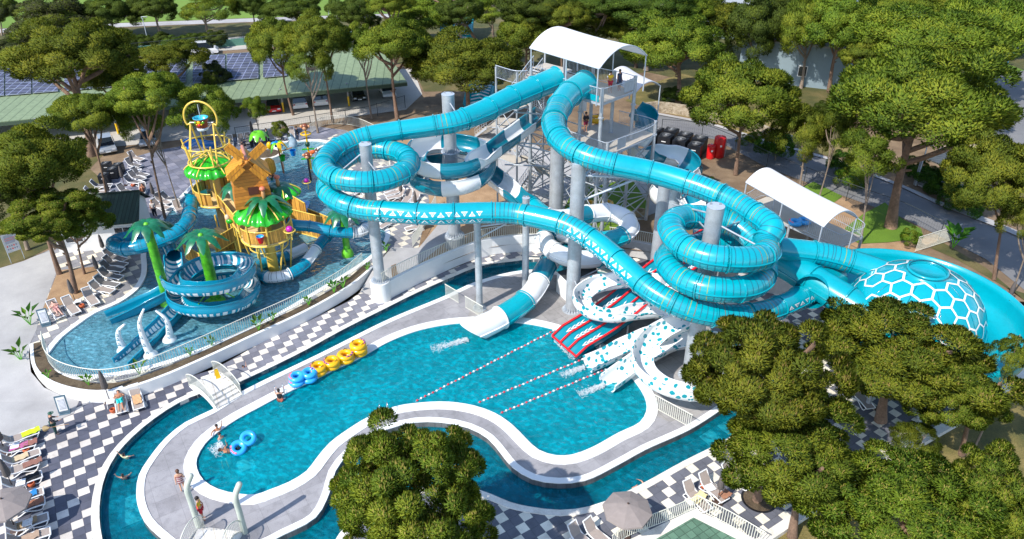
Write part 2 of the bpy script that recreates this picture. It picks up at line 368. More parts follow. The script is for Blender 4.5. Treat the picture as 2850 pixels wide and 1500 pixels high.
    def band(s, A, B, mat, closed=False):
        """strip between two lines with the same number of points"""
        n = len(A); vs = list(A)+list(B); return s.add(vs, [(i, (i+1) % n, (i+1) % n+n, i+n) for i in range(n if closed else n-1)], mat)
    def build(s, name, parent=None, org=None, **kw):
        if org is None:
            org = (0, 0, 0); q = parent
            while q is not None:
                if 'org' in q: org = q['org']; break
                q = q.parent
        o0 = V(org)
        me = bpy.data.meshes.new(name)
        me.from_pydata([(x-o0.x, y-o0.y, z-o0.z) for x, y, z in s.v], [], s.f)
        for m in s.mats: me.materials.append(m)
        me.polygons.foreach_set('material_index', s.mi); me.polygons.foreach_set('use_smooth', s.sm); me.update()
        o = bpy.data.objects.new(name, me); col.objects.link(o)
        if parent is not None: o.parent = parent
        else: o.location = o0
        for k, v in kw.items(): o[k] = v
        return o
def tag(o, label, cat, group=None):
    o['label'] = label; o['category'] = cat
    if group: o['group'] = group
    return o
def thing(name, label, cat, loc=(0, 0, 0), rz=0., group=None, world=False):
    """Empty at the base; world=True when its parts are modelled in place"""
    o = bpy.data.objects.new(name, None); col.objects.link(o); o.location = loc; o.rotation_euler = (0, 0, rz); o.empty_display_size = .3
    if world: o['org'] = tuple(loc)
    return tag(o, label, cat, group)
def struct(o): o['kind'] = 'structure'; return o
KIDS = {}
def reg(o): 
    for c in bpy.data.objects:
        if c.parent: KIDS.setdefault(c.parent.name, [])
def kids_of(o): return [c for c in o.children]
PROTO = {}
def dup(root, loc, rz=0., sc=1., label=None, group=None, cat=None):
    """the thing and each of its parts, copied"""
    if root.name not in PROTO: PROTO[root.name] = [(c, list(c.children)) for c in root.children]
    r = root.copy(); col.objects.link(r); r.location = loc; r.rotation_euler = (0, 0, rz); r.scale = sc if isinstance(sc, tuple) else (sc, sc, sc)
    if label: r['label'] = label
    if group: r['group'] = group
    for ch, gs in PROTO[root.name]:
        c = ch.copy(); col.objects.link(c); c.parent = r
        for g in gs:
            d = g.copy(); col.objects.link(d); d.parent = c
    return r
def spline(P, step=.25, closed=False):
    """points along a smooth line through P, roughly even spacing"""
    P = [V(p) for p in P]; out = []; N = len(P)
    for i in range(N if closed else N-1):
        g = lambda k: P[k % N] if closed else P[max(0, min(N-1, k))]
        a, b, c, d = g(i-1), g(i), g(i+1), g(i+2)
        if not closed:
            if i == 0: a = b+(b-c)*.5
            if i == N-2: d = c+(c-b)*.5
        t0 = 0; t1 = max((b-a).length, 1e-3)**.5; t2 = t1+max((c-b).length, 1e-3)**.5; t3 = t2+max((d-c).length, 1e-3)**.5
        k = max(2, int((c-b).length/step))
        for j in range(k):
            t = t1+(t2-t1)*j/k
            A1 = a*((t1-t)/(t1-t0))+b*((t-t0)/(t1-t0)); A2 = b*((t2-t)/(t2-t1))+c*((t-t1)/(t2-t1)); A3 = c*((t3-t)/(t3-t2))+d*((t-t2)/(t3-t2))
            B1 = A1*((t2-t)/(t2-t0))+A2*((t-t0)/(t2-t0)); B2 = A2*((t3-t)/(t3-t1))+A3*((t-t1)/(t3-t1))
            out.append(B1*((t2-t)/(t2-t1))+B2*((t-t1)/(t2-t1)))
    if not closed: out.append(P[-1])
    return out
def offset(loop, d, closed=True):
    """shift a plan line sideways by d (left of travel positive)"""
    n = len(loop); out = []
    for i in range(n):
        a = loop[i-1] if closed or i > 0 else loop[i]; b = loop[(i+1) % n] if closed or i < n-1 else loop[i]
        t = V((b[0]-a[0], b[1]-a[1], 0)).normalized(); out.append(V((loop[i][0]-t.y*d, loop[i][1]+t.x*d, loop[i][2])))
    return out
def area2(l): return sum(l[i][0]*l[(i+1) % len(l)][1]-l[(i+1) % len(l)][0]*l[i][1] for i in range(len(l)))/2
def inside(p, l):
    c = False; n = len(l)
    for i in range(n):
        a, b = l[i], l[i-1]
        if (a[1] > p[1]) != (b[1] > p[1]) and p[0] < (b[0]-a[0])*(p[1]-a[1])/(b[1]-a[1])+a[0]: c = not c
    return c
# ================================================================= THE SETTING
RIV_OUT = [(1560,722),(1480,722),(1425,728),(1340,740),(1250,775),(1150,820),(1070,860),(960,915),(850,975),(760,1020),(700,1048),(640,1075),(565,1093),(500,1120),(430,1165),(370,1215),(325,1265),(295,1320),(280,1380),(277,1440),(285,1500),(310,1580),(380,1680),(520,1760),(700,1740),(860,1640),(930,1510),(945,1485),(1000,1425),(1100,1375),(1200,1352),(1300,1355),(1365,1375),(1420,1398),(1470,1410),(1560,1420),(1640,1410),(1720,1380),(1800,1340),(1900,1285),(1990,1240),(2060,1200),(2130,1150),(2200,1080),(2215,980),(2120,890),(1940,815),(1760,765)]
ISL = [(664,1096),(590,1142),(516,1177),(461,1221),(413,1280),(387,1324),(380,1369),(383,1406),(402,1453),(442,1494),(520,1545),(640,1550),(720,1525),(790,1490),(879,1442),(919,1369),(934,1313),(971,1265),(1030,1221),(1082,1195),(1155,1177),(1229,1177),(1303,1192),(1358,1222),(1395,1265),(1426,1302),(1481,1335),(1555,1347),(1629,1339),(1721,1295),(1795,1254),(1924,1195),(2016,1136),(2060,1107),(2120,1060),(2130,1000),(2050,930),(1900,855),(1760,800),(1600,768),(1500,752),(1426,758),(1318,788),(1240,824),(1082,890),(897,982)]
POOL = [(990,1004),(934,1029),(875,1059),(824,1083),(761,1114),(713,1140),(664,1166),(605,1206),(572,1236),(549,1277),(549,1306),(568,1339),(608,1363),(664,1376),(713,1378),(750,1365),(805,1343),(853,1313),(879,1280),(916,1236),(971,1195),(1026,1162),(1100,1133),(1174,1122),(1248,1120),(1321,1131),(1377,1151),(1426,1184),(1463,1221),(1500,1254),(1548,1269),(1592,1267),(1647,1247),(1721,1206),(1780,1177),(1798,1147),(1798,1120),(1785,1090),(1744,1038),(1658,968),(1540,918),(1426,898),(1292,900),(1229,907),(1155,924),(1082,953)]
KP = [(125,1000),(140,979),(173,939),(221,902),(265,872),(332,843),(383,806),(406,769),(409,736),(407,700),(430,650),(470,592),(520,540),(580,480),(650,436),(749,404),(799,396),(898,394),(925,420),(905,470),(930,520),(1000,580),(1060,625),(1072,660),(1030,712),(870,815),(720,900),(560,970),(420,1017),(300,1040),(200,1043),(145,1026)]
WALLC = [(84,960),(85,985),(92,1025),(125,1060),(190,1085),(270,1095),(350,1085),(450,1052),(560,1005),(700,940),(860,865),(980,795),(1040,745)]
riv_o = spline(pts(RIV_OUT), .8, True); isl = spline(pts(ISL), .6, True); pool = spline(pts(POOL), .5, True); kp = spline(pts(KP, U), .6, True)
for l in (riv_o, isl, pool, kp):
    if area2(l) < 0: l.reverse()
Z = lambda l, z: [V((p[0], p[1], z)) for p in l]
struct(MB().poly([[V((-500, -200, -2.2)), V((500, -200, -2.2)), V((500, 900, -2.2)), V((-500, 900, -2.2))]], MATS['earth']).build('ground'))
# -- lower decks around the lazy river
def loop_deck(name, px, mat, z=0.0):
    l = pts(px)
    return struct(MB().slab(Z(l, z), .25, MATS[mat]).build(name))
def river_run(a, b):
    """points of the river's outer edge between two sightings, in listed order"""
    ia, ib = RIV_OUT.index(a), RIV_OUT.index(b); k = []
    while True:
        k.append(RIV_OUT[ia])
        if ia == ib: return k
        ia = (ia+1) % len(RIV_OUT)
def smooth_run(k): return spline(pts(k), .8)
m = MB()
L = smooth_run(river_run((565,1093), (520,1760)))+pts([(300,1800),(-350,1800),(-350,1365),(20,1225),(85,1203),(205,1150),(222,1112),(280,1118),(350,1107),(420,1082),(500,1058),(560,1038),(590,1030)])
struct(MB().slab(L, .25, MATS['paving_left']).build('pool_deck'))
L = list(reversed(smooth_run(river_run((1560,722), (565,1093)))))+pts([(1600,700),(1520,698),(1425,701),(1340,715),(1200,772),(1093,826),(1060,830),(1005,812),(970,838),(860,893),(720,958),(640,1003),(590,1030)])
struct(MB().slab(L, .25, MATS['paving_walk']).build('pool_walk'))
DECKEDGE = [(2000,1640),(2150,1500),(2240,1440),(2420,1320),(2560,1240),(2720,1148),(2850,1050),(2990,950)]
L = smooth_run(river_run((520,1760), (1560,722)))+pts([(1600,700),(1800,722),(1950,762),(2120,812),(2250,828),(2400,832),(2800,862),(2990,880)])+list(reversed(pts(DECKEDGE)))+pts([(1000,1900)])
struct(MB().slab(L, .5, MATS['paving_right'], MATS['coping_stone']).build('pool_terrace'))
e = pts(DECKEDGE, .012); struct(MB().band(offset(e, .55, False), e, MATS['coping_stone']).build('terrace_edging'))
# -- river, island, pool
def basin(name, outer, zf, holes, mat): 
    b = MB(); b.poly([Z(outer, zf)]+[Z(h, zf) for h in holes], mat)
    b.skirt(Z(outer, -.004), zf, mat)
    return struct(b.build(name))
basin('river_bed', riv_o, -1.15, [isl], MATS['river_mosaic'])
struct(MB().skirt(list(reversed(Z(isl, .0))), -1.15, MATS['wall_mosaic']).build('river_wall'))
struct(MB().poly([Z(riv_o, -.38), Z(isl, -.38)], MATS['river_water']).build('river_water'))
basin('pool_bed', pool, -1.35, [], MATS['pool_mosaic'])
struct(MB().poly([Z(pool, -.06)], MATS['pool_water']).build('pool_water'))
ISZ = .03
struct(MB().poly([Z(isl, ISZ), Z(pool, ISZ)], MATS['island_slabs']).build('island_paving'))
bk = pts([(1330,800),(1420,775),(1500,768),(1600,785),(1760,815),(1900,875),(2040,945),(2110,1005),(2105,1055),(2010,1115),(1930,1165),(1860,1175),(1812,1150),(1806,1105),(1740,1020),(1655,958),(1540,905),(1426,884),(1300,888)])
struct(MB().poly([Z(bk, ISZ+.004)], MATS['island_slabs_back']).build('slide_paving'))
def coping(name, loop, w, z, mat, inner=0., h=.06):
    """raised kerb band beside a closed pool edge; w<0 lies inside the loop"""
    a, b2 = Z(loop, z), Z(offset(loop, -w), z)
    m = MB(); m.band(a, b2, mat, True) if w < 0 else m.band(b2, a, mat, True)
    m.skirt(a if w < 0 else list(reversed(a)), z-h, mat); m.skirt(list(reversed(b2)) if w < 0 else b2, z-h, mat)
    for p in m.f: pass
    return struct(m.build(name))
coping('pool_coping', pool, .72, .075, COPE)
coping('island_coping', isl, -.42, .07, COPE)
coping('river_coping', riv_o, .42, .035, MATS['coping_stone'])
# kids' pool
wallc = spline(pts(WALLC, U), .6)
ker = pts([(101,918),(118,862),(160,750),(150,700),(235,600),(290,520),(345,445),(440,418),(640,385),(860,350),(960,362),(1100,425),(1180,480),(1195,560),(1165,690),(1085,690)], U)
terr = list(wallc)+list(reversed(ker))
struct(MB().poly([Z(terr, U+.02), Z(kp, U+.02)], MATS['paving_kids']).build('kids_terrace'))
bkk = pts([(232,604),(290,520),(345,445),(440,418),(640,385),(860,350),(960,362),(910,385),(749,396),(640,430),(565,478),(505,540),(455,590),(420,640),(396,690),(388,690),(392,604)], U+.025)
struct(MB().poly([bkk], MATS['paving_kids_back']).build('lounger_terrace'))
struct(MB().poly([Z(kp, .3)], MATS['pool_mosaic']).skirt(Z(kp, U), .3, WHITE).build('kids_pool_bed'))
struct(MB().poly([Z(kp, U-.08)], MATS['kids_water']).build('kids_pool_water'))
coping('kids_pool_coping', kp, .42, U+.05, COPE)
# -- upper ground: everything behind
edge_r = [(1093,800),(1200,748),(1340,692),(1425,680),(1520,676),(1600,676),(1800,700),(1950,738),(2120,788),(2250,802),(2400,806),(2800,836),(2990,850)]
GU = [V((-420, 42, U)), at(-350,848,U), at(20,840,U), at(90,880,U), at(104,916,U)]+Z(wallc, U)+[at(1085,690,U)]+pts(edge_r, U)+[V((80, 47, U)), V((420, 47, U)), V((420, 800, U)), V((-420, 800, U))]
struct(MB().poly([GU, Z(kp, U)], MATS['earth']).build('upper_ground'))
GLl = [at(-350,1365,-.3), at(-350,1800,-.3), at(300,1800,-.3), at(1000,1900,-.3)]+pts(DECKEDGE, -.3)+[at(2990,880,-.3), V((80, 47, -.3)), V((300, 47, -.3)), V((300, -120, -.3)), V((-300, -120, -.3)), V((-300, 24, -.3))]
struct(MB().poly([GLl], MATS['dry_grass']).build('dry_grass'))
def patch(name, px, mat, lift, z=U):
    return struct(MB().poly([pts(px, z+lift)], MATS[mat]).build(name))
cz = [(-350,1365,0),(20,1225,0),(85,1203,0),(205,1150,0),(222,1112,0),(170,1100,.12),(122,1078,.25),(86,1035,.5),(80,985,U),(84,955,U),(101,918,U),(118,862,U),(160,750,U),(150,690,U),(66,726,U),(0,746,U),(-350,840,U),(-350,960,U),(-350,1130,.5)]
struct(MB().poly([[at(x, y, z+.025) for x, y, z in cz]], MATS['concrete']).build('concrete_path'))
struct(MB().poly([[at(1002,812,.004), at(1062,832,.004), at(1096,802,.35), at(1120,770,.7), at(1165,690,U+.04), at(1090,688,U+.04), at(1040,747,U+.03)]], MATS['concrete']).build('access_ramp'))
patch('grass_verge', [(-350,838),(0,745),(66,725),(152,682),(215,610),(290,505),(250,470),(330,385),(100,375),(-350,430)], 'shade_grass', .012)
patch('tree_island', [(162,752),(262,742),(283,768),(245,815),(205,838),(118,864)], 'dirt_bright', .05)
patch('car_yard', [(-500,560),(150,425),(420,398),(660,372),(860,340),(1130,305),(1175,262),(1150,190),(700,225),(0,310),(-500,380)], 'yard', .03)
patch('car_lane', [(-900,330),(0,188),(700,135),(1100,110),(1110,80),(700,100),(0,142),(-900,240)], 'yard', .03)
patch('far_lawn', [(-1500,160),(210,68),(720,49),(1250,32),(1250,-60),(-1500,-60)], 'far_lawn', .03)
patch('far_path', [(-1500,178),(210,80),(720,60),(1250,42),(1250,33),(720,50),(210,69),(-1500,162)], 'concrete', .05)
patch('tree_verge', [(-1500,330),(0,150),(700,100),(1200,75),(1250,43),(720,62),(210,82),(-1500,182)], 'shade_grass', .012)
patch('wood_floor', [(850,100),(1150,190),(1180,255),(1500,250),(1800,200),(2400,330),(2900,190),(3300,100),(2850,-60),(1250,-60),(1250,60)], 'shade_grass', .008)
patch('dirt_yard', [(1095,690),(1165,690),(1195,560),(1180,480),(1100,425),(1000,372),(1080,345),(1250,400),(1420,430),(1500,500),(1580,560),(1560,640),(1500,668),(1340,680),(1200,735)], 'dirt_bright', .015)
patch('service_path', [(1095,700),(1165,690),(1240,600),(1250,560),(1225,515),(1265,520),(1268,600),(1245,670),(1190,715),(1110,775)], 'concrete', .03)
patch('tower_yard', [(1280,400),(1400,350),(1520,420),(1640,480),(1830,520),(1830,590),(1700,640),(1500,560)], 'concrete', .035)
patch('green_turf', [(1560,600),(1600,520),(1760,500),(1800,560),(1796,590),(1700,640),(1580,640)], 'lawn', .05)
patch('slope_grass', [(1740,280),(1800,235),(1900,205),(2110,262),(2340,330),(2420,420),(2330,440),(2130,390),(1975,338),(1830,310)], 'dry_grass', .02)
patch('road', [(1760,330),(1824,318),(1975,347),(2139,397),(2330,452),(2508,522),(2618,574),(2762,629),(3000,730),(3000,890),(2850,806),(2744,721),(2618,658),(2500,600),(2345,544),(2139,468),(1990,388),(1790,348)], 'asphalt', .03)
patch('pavement', [(1824,312),(1975,340),(2139,390),(2330,444),(2508,512),(2618,560),(2762,612),(3000,712),(3000,728),(2762,627),(2618,572),(2508,520),(2330,451),(2139,396),(1975,346),(1824,317)], 'concrete', .13)
patch('side_road', [(2736,217),(2850,195),(3200,160),(3200,460),(2850,412),(2755,392),(2790,332),(2780,276)], 'asphalt', .03)
patch('kerb_grass', [(2725,180),(2790,172),(2850,196),(2738,214)], 'lawn', .04)
patch('back_lawn', [(2353,633),(2404,594),(2463,563),(2508,607),(2563,636),(2572,662),(2471,674),(2393,678),(2346,655)], 'lawn', .05)
patch('small_lawn', [(2231,522),(2264,505),(2345,546),(2316,567)], 'lawn', .05)
patch('garden_path', [(2316,567),(2345,548),(2404,594),(2353,633),(2346,655),(2393,679),(2471,675),(2572,663),(2625,660),(2560,700),(2440,720),(2330,715),(2290,640)], 'dirt_bright', .03)
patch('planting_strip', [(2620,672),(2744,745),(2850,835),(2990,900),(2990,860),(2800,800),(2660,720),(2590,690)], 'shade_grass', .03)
# -- walls
def wall(name, line, z0, z1, th, mat, label, cap=None, group=None, side=1):
    """thick upright wall along a plan line"""
    a = list(line); b = offset(a, th*side, False); n = len(a); o = tuple(V((a[0].x, a[0].y, z0)))
    t = thing(name, label, 'wall', o, world=True, group=group)
    m = MB(); A0, A1, B0, B1 = Z(a, z0), Z(a, z1), Z(b, z0), Z(b, z1); vs = A0+A1+B0+B1
    fs = []
    for i in range(n-1): fs += [(i, i+1, n+i+1, n+i), (2*n+i+1, 2*n+i, 3*n+i, 3*n+i+1), (n+i, n+i+1, 3*n+i+1, 3*n+i)]
    fs += [(0, n, 3*n, 2*n), (n-1, 3*n-1, 4*n-1, 2*n-1)]
    m.add(vs, fs, mat); m.build('wall_body', t)
    if cap:
        c0 = offset(a, -.04*side, False); c1 = offset(a, (th+.04)*side, False)
        MB().band(Z(c0, z1+.05), Z(c1, z1+.05), cap).band(Z(c0, z1-.004), Z(c0, z1+.05), cap).band(Z(c1, z1+.05), Z(c1, z1-.004), cap).build('coping', t)
    return t
wall('planter_wall', wallc, -.02, U+.1, .22, WHITE, 'low white rendered planter wall curving round the children\'s pool', side=1)
pl = offset(wallc, .23, False); ph = offset(wallc, .95, False)
struct(MB().band(Z(pl, U+.06), Z(ph, U+.05), MATS['soil']).build('planting_bed'))
wl = spline(pts([(1072,842),(1093,828),(1200,773),(1340,716),(1425,702),(1520,699),(1600,700)]), .8)
wall('retaining_wall', wl, 0, 1.6, .25, WHITE, 'tall white retaining wall topped by railings behind the lazy river', side=1)
wr = spline(pts([(1690,705),(1800,722),(1950,762),(2120,812),(2250,828)]), .8)
wall('retaining_wall', wr, 0, 1.5, .25, pm('grey_render', (.52, .51, .51), .8, var=.1), 'pale grey retaining wall behind the racing slide\'s foot', side=1)
sw = spline(pts([(1790,318),(1824,312),(1900,322),(1975,338),(2040,352),(2140,388),(2210,415)], U), 1.5)
wall('stone_wall', sw, U, U+1.3, .4, MATS['stone_wall'], 'rough stone wall holding the grass slope beside the road', side=1)
tw = spline(pts([(1610,520),(1700,500),(1830,520),(1960,545),(2040,560)], U), 1.2)
wall('garden_wall', tw, U, U+.9, .25, WHITE, 'low pale wall behind the slide tower\'s legs', side=1)
gw = pts([(330,152),(520,140),(700,124),(1040,104)], U)
wall('boundary_wall', gw, U, U+1.1, .2, pm('green_wall_paint', (.10, .26, .19), .7), 'low green painted wall behind the car park roof', side=1)
# -- railings
def fence(name, line, h, label, mat, pitch=.13, bar=.022, rail=.045, panel=3., post=.0, cat='railing', group=None, mesh=False):
    L = list(line); o = tuple(L[0]); t = thing(name, label, cat, o, world=True, group=group)
    acc = [0]
    for i in range(1, len(L)): acc.append(acc[-1]+(L[i]-L[i-1]).length)
    def pos(d):
        d = max(0, min(acc[-1], d)); i = 0
        while i < len(L)-2 and acc[i+1] < d: i += 1
        return L[i].lerp(L[i+1], (d-acc[i])/max(1e-6, acc[i+1]-acc[i]))
    n = max(1, round(acc[-1]/panel)); up = V((0, 0, 1))
    step = spline(L, .5) if len(L) > 2 else L
    MB().tube([p+up*h for p in step], rail/2+.008, mat, 6).build('top_rail', t)
    if not mesh: MB().tube([p+up*.12 for p in step], rail/2, mat, 5).build('bottom_rail', t)
    for k in range(n):
        a, b = acc[-1]*k/n, acc[-1]*(k+1)/n; m = MB(); q = max(2, int((b-a)/pitch))
        if mesh:
            for i in range(5): m.tube([pos(a)+up*(h*(i+.4)/5), pos(b)+up*(h*(i+.4)/5)], .006, mat, 3, False)
            for i in range(int((b-a)/.25)): m.tube([pos(a+i*.25)+up*.03, pos(a+i*.25)+up*h], .005, mat, 3, False)
        else:
            for i in range(q):
                p = pos(a+(b-a)*(i+.5)/q); m.tube([p+up*.12, p+up*h], bar, mat, 4, False, smooth=False)
        m.build('bar_panel' if not mesh else 'mesh_panel', t)
        if post: MB().tube([pos(a), pos(a)+up*(h+.05)], post, mat, 6).build('post', t)
    if post: MB().tube([pos(acc[-1]), pos(acc[-1])+up*(h+.05)], post, mat, 6).build('post', t)
    return t
fk = offset(wallc, 1.0, False); fk = [p for i, p in enumerate(fk) if i > 0]; fk = Z(fk, U+.03)
fence('pool_railing', fk, 1.15, 'long cream railing curving along the front of the children\'s pool', CREAM, .17)
fence('pool_railing', Z([p for p in offset(wl, .12, False)], 1.6), 1.05, 'cream railing along the top of the tall white retaining wall', CREAM, .17)
fence('pool_railing', spline(pts([(1148,690),(1165,665),(1195,610),(1215,570)], U), .5), 1.1, 'short curved cream railing between checkered terrace and service path', CREAM, .15)
fence('pool_railing', pts([(1240,824),(1277,846)], .03), 1.15, 'short cream railing panel by the river, left of the gate gap', CREAM, .13)
fence('pool_railing', pts([(1295,858),(1345,888)], .03), 1.15, 'short cream railing panel beside the white slide exit', CREAM, .13)
fence('pool_railing', pts([(1806,1130),(1922,1194)], .07), 1.15, 'straight cream railing crossing the island right of the main pool', CREAM, .14)
fence('pool_railing', spline(pts([(865,372),(905,350),(960,348),(1000,355),(1040,372),(1065,385)], U), .5), 1.15, 'curved cream railing behind the blue tube helix near the yard', CREAM, .17)
fence('pool_railing', spline(pts([(985,462),(1010,455),(1060,455),(1085,470),(1080,500),(1040,510)], U), .5), 1.1, 'small curved cream railing under the left blue helix', CREAM, .17)
fence('pool_railing', spline(Z(offset(wr, .12, False), 1.5), .6), 1.05, 'cream railing above the pale grey retaining wall', CREAM, .17)
fence('pool_railing', pts([(2545,703),(2664,665)], U), 1.5, 'tall cream railing rising between the bowl slide and the road', CREAM, .15)
fence('mesh_fence', pts([(660,392),(790,372),(905,352),(1010,335),(1128,300)], U), 1.6, 'dark wire mesh fence along the car yard edge', FENCEM, mesh=True, post=.04, panel=4, cat='fence')
fence('mesh_fence', pts([(1840,375),(1935,385),(2030,420),(2150,478),(2300,540),(2420,585),(2508,618),(2610,672)], U), 1.9, 'dark wire mesh fence running beside the near edge of the road', FENCEM, mesh=True, post=.04, panel=5, cat='fence')
fence('mesh_fence', pts([(-200,205),(150,170),(420,148),(700,120),(900,108)], U+.9), 1.7, 'dark wire mesh fence on the green wall behind the car park', FENCEM, mesh=True, post=.04, panel=6, cat='fence')
# ---------------------------------------------------------------- carport and yard
def xline(px, y0, s): return y0+s*px
FE = lambda x: 339-.0975*x           # sightings of the front eave and the ridge
BE = lambda x: 188-.0617*x
A0, A1 = at(-420, FE(-420), 3.6), at(1133, FE(1133), 3.6); B0, B1 = at(-420, BE(-420), 4.8), at(1060, BE(1060), 4.8)
cp = thing('carport', 'long green metal carport roof carrying solar panels over parked cars', 'carport', (A1.x, A1.y, U), world=True)
MB().slab([A0, A1, B1, B0], .18, ROOFG).build('roof', cp)
MB().bar(A0-V((0, 0, .28)), A1-V((0, 0, .28)), .16, .4, pm('green_fascia', (.055, .09, .055), .6)).build('fascia', cp)
ex = (A1-A0).normalized(); ed = (B0-A0)
def onroof(px, f): 
    a = at(px, FE(px), 3.6); b = at(px, BE(px), 4.8); return a.lerp(b, f)
for (x0, x1, f0, f1) in [(-400,-160,.35,.97),(-140,164,.42,.97),(178,330,.42,.97),(345,520,.40,.97),(535,722,.36,.97),(732,800,.36,.9)]:
    q = [onroof(x0, f0), onroof(x1, f0), onroof(x1, f1), onroof(x0, f1)]; q = [p+V((0, 0, .16)) for p in q]
    n = max(1, round((q[1]-q[0]).length/5.6)); nr = 5
    for i in range(n):
        m = MB()
        for j in range(nr):
            for k in range(2):
                u0, u1 = (i+k*.5+.012)/n, (i+k*.5+.488)/n; v0, v1 = (j+.03)/nr, (j+.97)/nr
                g = lambda u, v: q[0].lerp(q[1], u).lerp(q[3].lerp(q[2], u), v)
                m.slab([g(u0, v0), g(u1, v0), g(u1, v1), g(u0, v1)], .05, SOLAR, STEEL)
        m.build('solar_array', cp)
for px, py in [(790,312),(972,295),(560,345),(330,372),(120,400)]:
    b = at(px, py, U); m = MB(); m.tube([b, b+V((0, 0, 1.3))], .13, YELB, 8).tube([b+V((0, 0, 1.3)), b+V((0, 0, 3.0))], .12, GREYP, 8); m.build('post', cp)
for px in (140, 430, 700, 960): 
    b = onroof(px, .55); MB().tube([V((b.x, b.y, U)), V((b.x, b.y, 3.9))], .12, GREYP, 6).build('post', cp)
sg = onroof(30, 0.0)
# cars
def car(name, label, p, rz, paint, kind='hatch', group=None):
    t = thing(name, label, 'car' if kind != 'van' else 'van', p, rz, group)
    Lh, W, H = (2.1, .88, 1.45) if kind != 'van' else (2.35, .95, 1.9)
    hood = .62*Lh if kind != 'van' else .84*Lh
    bt = .82 if kind != 'van' else 1.0
    prof = [(-Lh, .35), (-Lh, .75), (-Lh*.93, bt), (-.55*Lh if kind != 'van' else -.97*Lh, bt+.03), (.35*Lh, bt), (hood, bt-.02), (Lh*.97, .7), (Lh, .4), (Lh*.95, .25), (-Lh*.95, .25)]
    def ext(prof, w0, w1f, mat, nm):
        m = MB(); n = len(prof)
        vs = [V((x, -w0*(1-(.08 if z > .7 else 0)), z)) for x, z in prof]+[V((x, w0*(1-(.08 if z > .7 else 0)), z)) for x, z in prof]
        m.add(vs, [(i, (i+1) % n, (i+1) % n+n, i+n) for i in range(n)], mat, False); m.add(vs, [tuple(range(n))[::-1], tuple(range(n, 2*n))], mat)
        o = m.build(nm, t); bv = o.modifiers.new('b', 'BEVEL'); bv.width = .07; bv.segments = 2; bv.limit_method = 'ANGLE'; return o
    ext(prof, W, 0, paint, 'body')
    rb, rf = (-.9*Lh, .52*Lh) if kind != 'van' else (-.95*Lh, .74*Lh)
    cab = [(rb, bt-.02), (rb+.14*Lh, H-.03), (rb+.3*Lh, H), (rf-.42*Lh, H-.02), (rf, bt-.02)]
    m = MB(); n = len(cab); yw = W*.9
    vs = [V((x, -yw*(1-.16*(z-bt)/(H-bt)), z)) for x, z in cab]+[V((x, yw*(1-.16*(z-bt)/(H-bt)), z)) for x, z in cab]
    m.add(vs, [(i, i+1, i+1+n, i+n) for i in range(n-1)]+[tuple(range(n))[::-1], tuple(range(n, 2*n))], [GLASS, paint, paint, GLASS, GLASS, GLASS])
    m.build('cabin', t)
    for sx in (-.62*Lh, .62*Lh):
        for sy in (-1, 1):
            w = MB().lathe((sx, sy*(W-.12), .32), [(.18, -.11), (.31, -.11), (.33, -.07), (.33, .07), (.31, .11), (.18, .11)], BLACK, 14, ax=(0, sy, 0)).build('wheel', t)
            MB().lathe((sx, sy*(W-.0), .32), [(.2, 0), (.17, .012), (.05, .02)], STEEL, 10, ax=(0, sy, 0)).build('rim', w)
    for sy in (-1, 1):
        MB().box((Lh*.985, sy*W*.68, .62), (.06, .34, .16), pm('headlamp_glass', (.7, .72, .75), .1)).build('headlight', t)
        MB().box((-Lh*.985, sy*W*.8, .75), (.05, .2, .25), REDP).build('tail_light', t)
    MB().box((-Lh-.012, 0, .6), (.02, .5, .11), WHP).build('number_plate', t); MB().box((Lh+.012, 0, .42), (.02, .5, .11), WHP).build('number_plate', t)
    return t
wp = pm('white_car_paint', (.78, .79, .80), .2, var=.02, coat=.8); bp_ = pm('black_car_paint', (.012, .013, .016), .2, var=.05, coat=.8); rp = pm('red_car_paint', (.62, .01, .012), .2, var=.03, coat=.8); sp_ = pm('silver_car_paint', (.42, .45, .48), .25, .4, var=.03, coat=.8)
G_ = 'cars parked under the carport'
yaw = atan2(A1.y-A0.y, A1.x-A0.x)
cd = yaw-pi/2
for nm, lb, px, py, rz, pt, kd in [('parked_car', 'red hatchback parked nose out under the carport', 762, 303, cd, rp, 'hatch'), ('parked_van', 'small white van parked tail out under the carport beside the red car', 834, 292, cd+pi, wp, 'van'),
        ('parked_van', 'white van under the carport half hidden by pine trunks', 890, 284, cd+pi, wp, 'van'), ('parked_car', 'black car in deep shade under the carport\'s middle bay', 996, 272, cd, bp_, 'hatch'),
        ('parked_car', 'white hatchback at the right end of the carport', 1078, 262, cd, wp, 'hatch')]:
    car(nm, lb, tuple(at(px, py, U+.03)), rz, pt, kd, G_)
for nm, lb, px, py, rz, pt, kd in [('parked_car', 'white car on the far lane at the photo\'s left edge', 36, 195, yaw+.05, wp, 'hatch'), ('parked_van', 'white van on the lane behind the solar panels', 566, 150, yaw, wp, 'van'),
        ('parked_car', 'silver hatchback on the yard seen between pines left of the bucket tower', 418, 395, cd, sp_, 'hatch'), ('parked_car', 'pale blue grey car behind the tree left of the bucket tower', 300, 415, cd+.2, sp_, 'hatch'), ('parked_van', 'white bus-like van in the shade at the upper right corner', 2790, 130, -.5, wp, 'van')]:
    car(nm, lb, tuple(at(px, py, U+.03)), rz, pt, kd, 'cars parked beyond the pool')
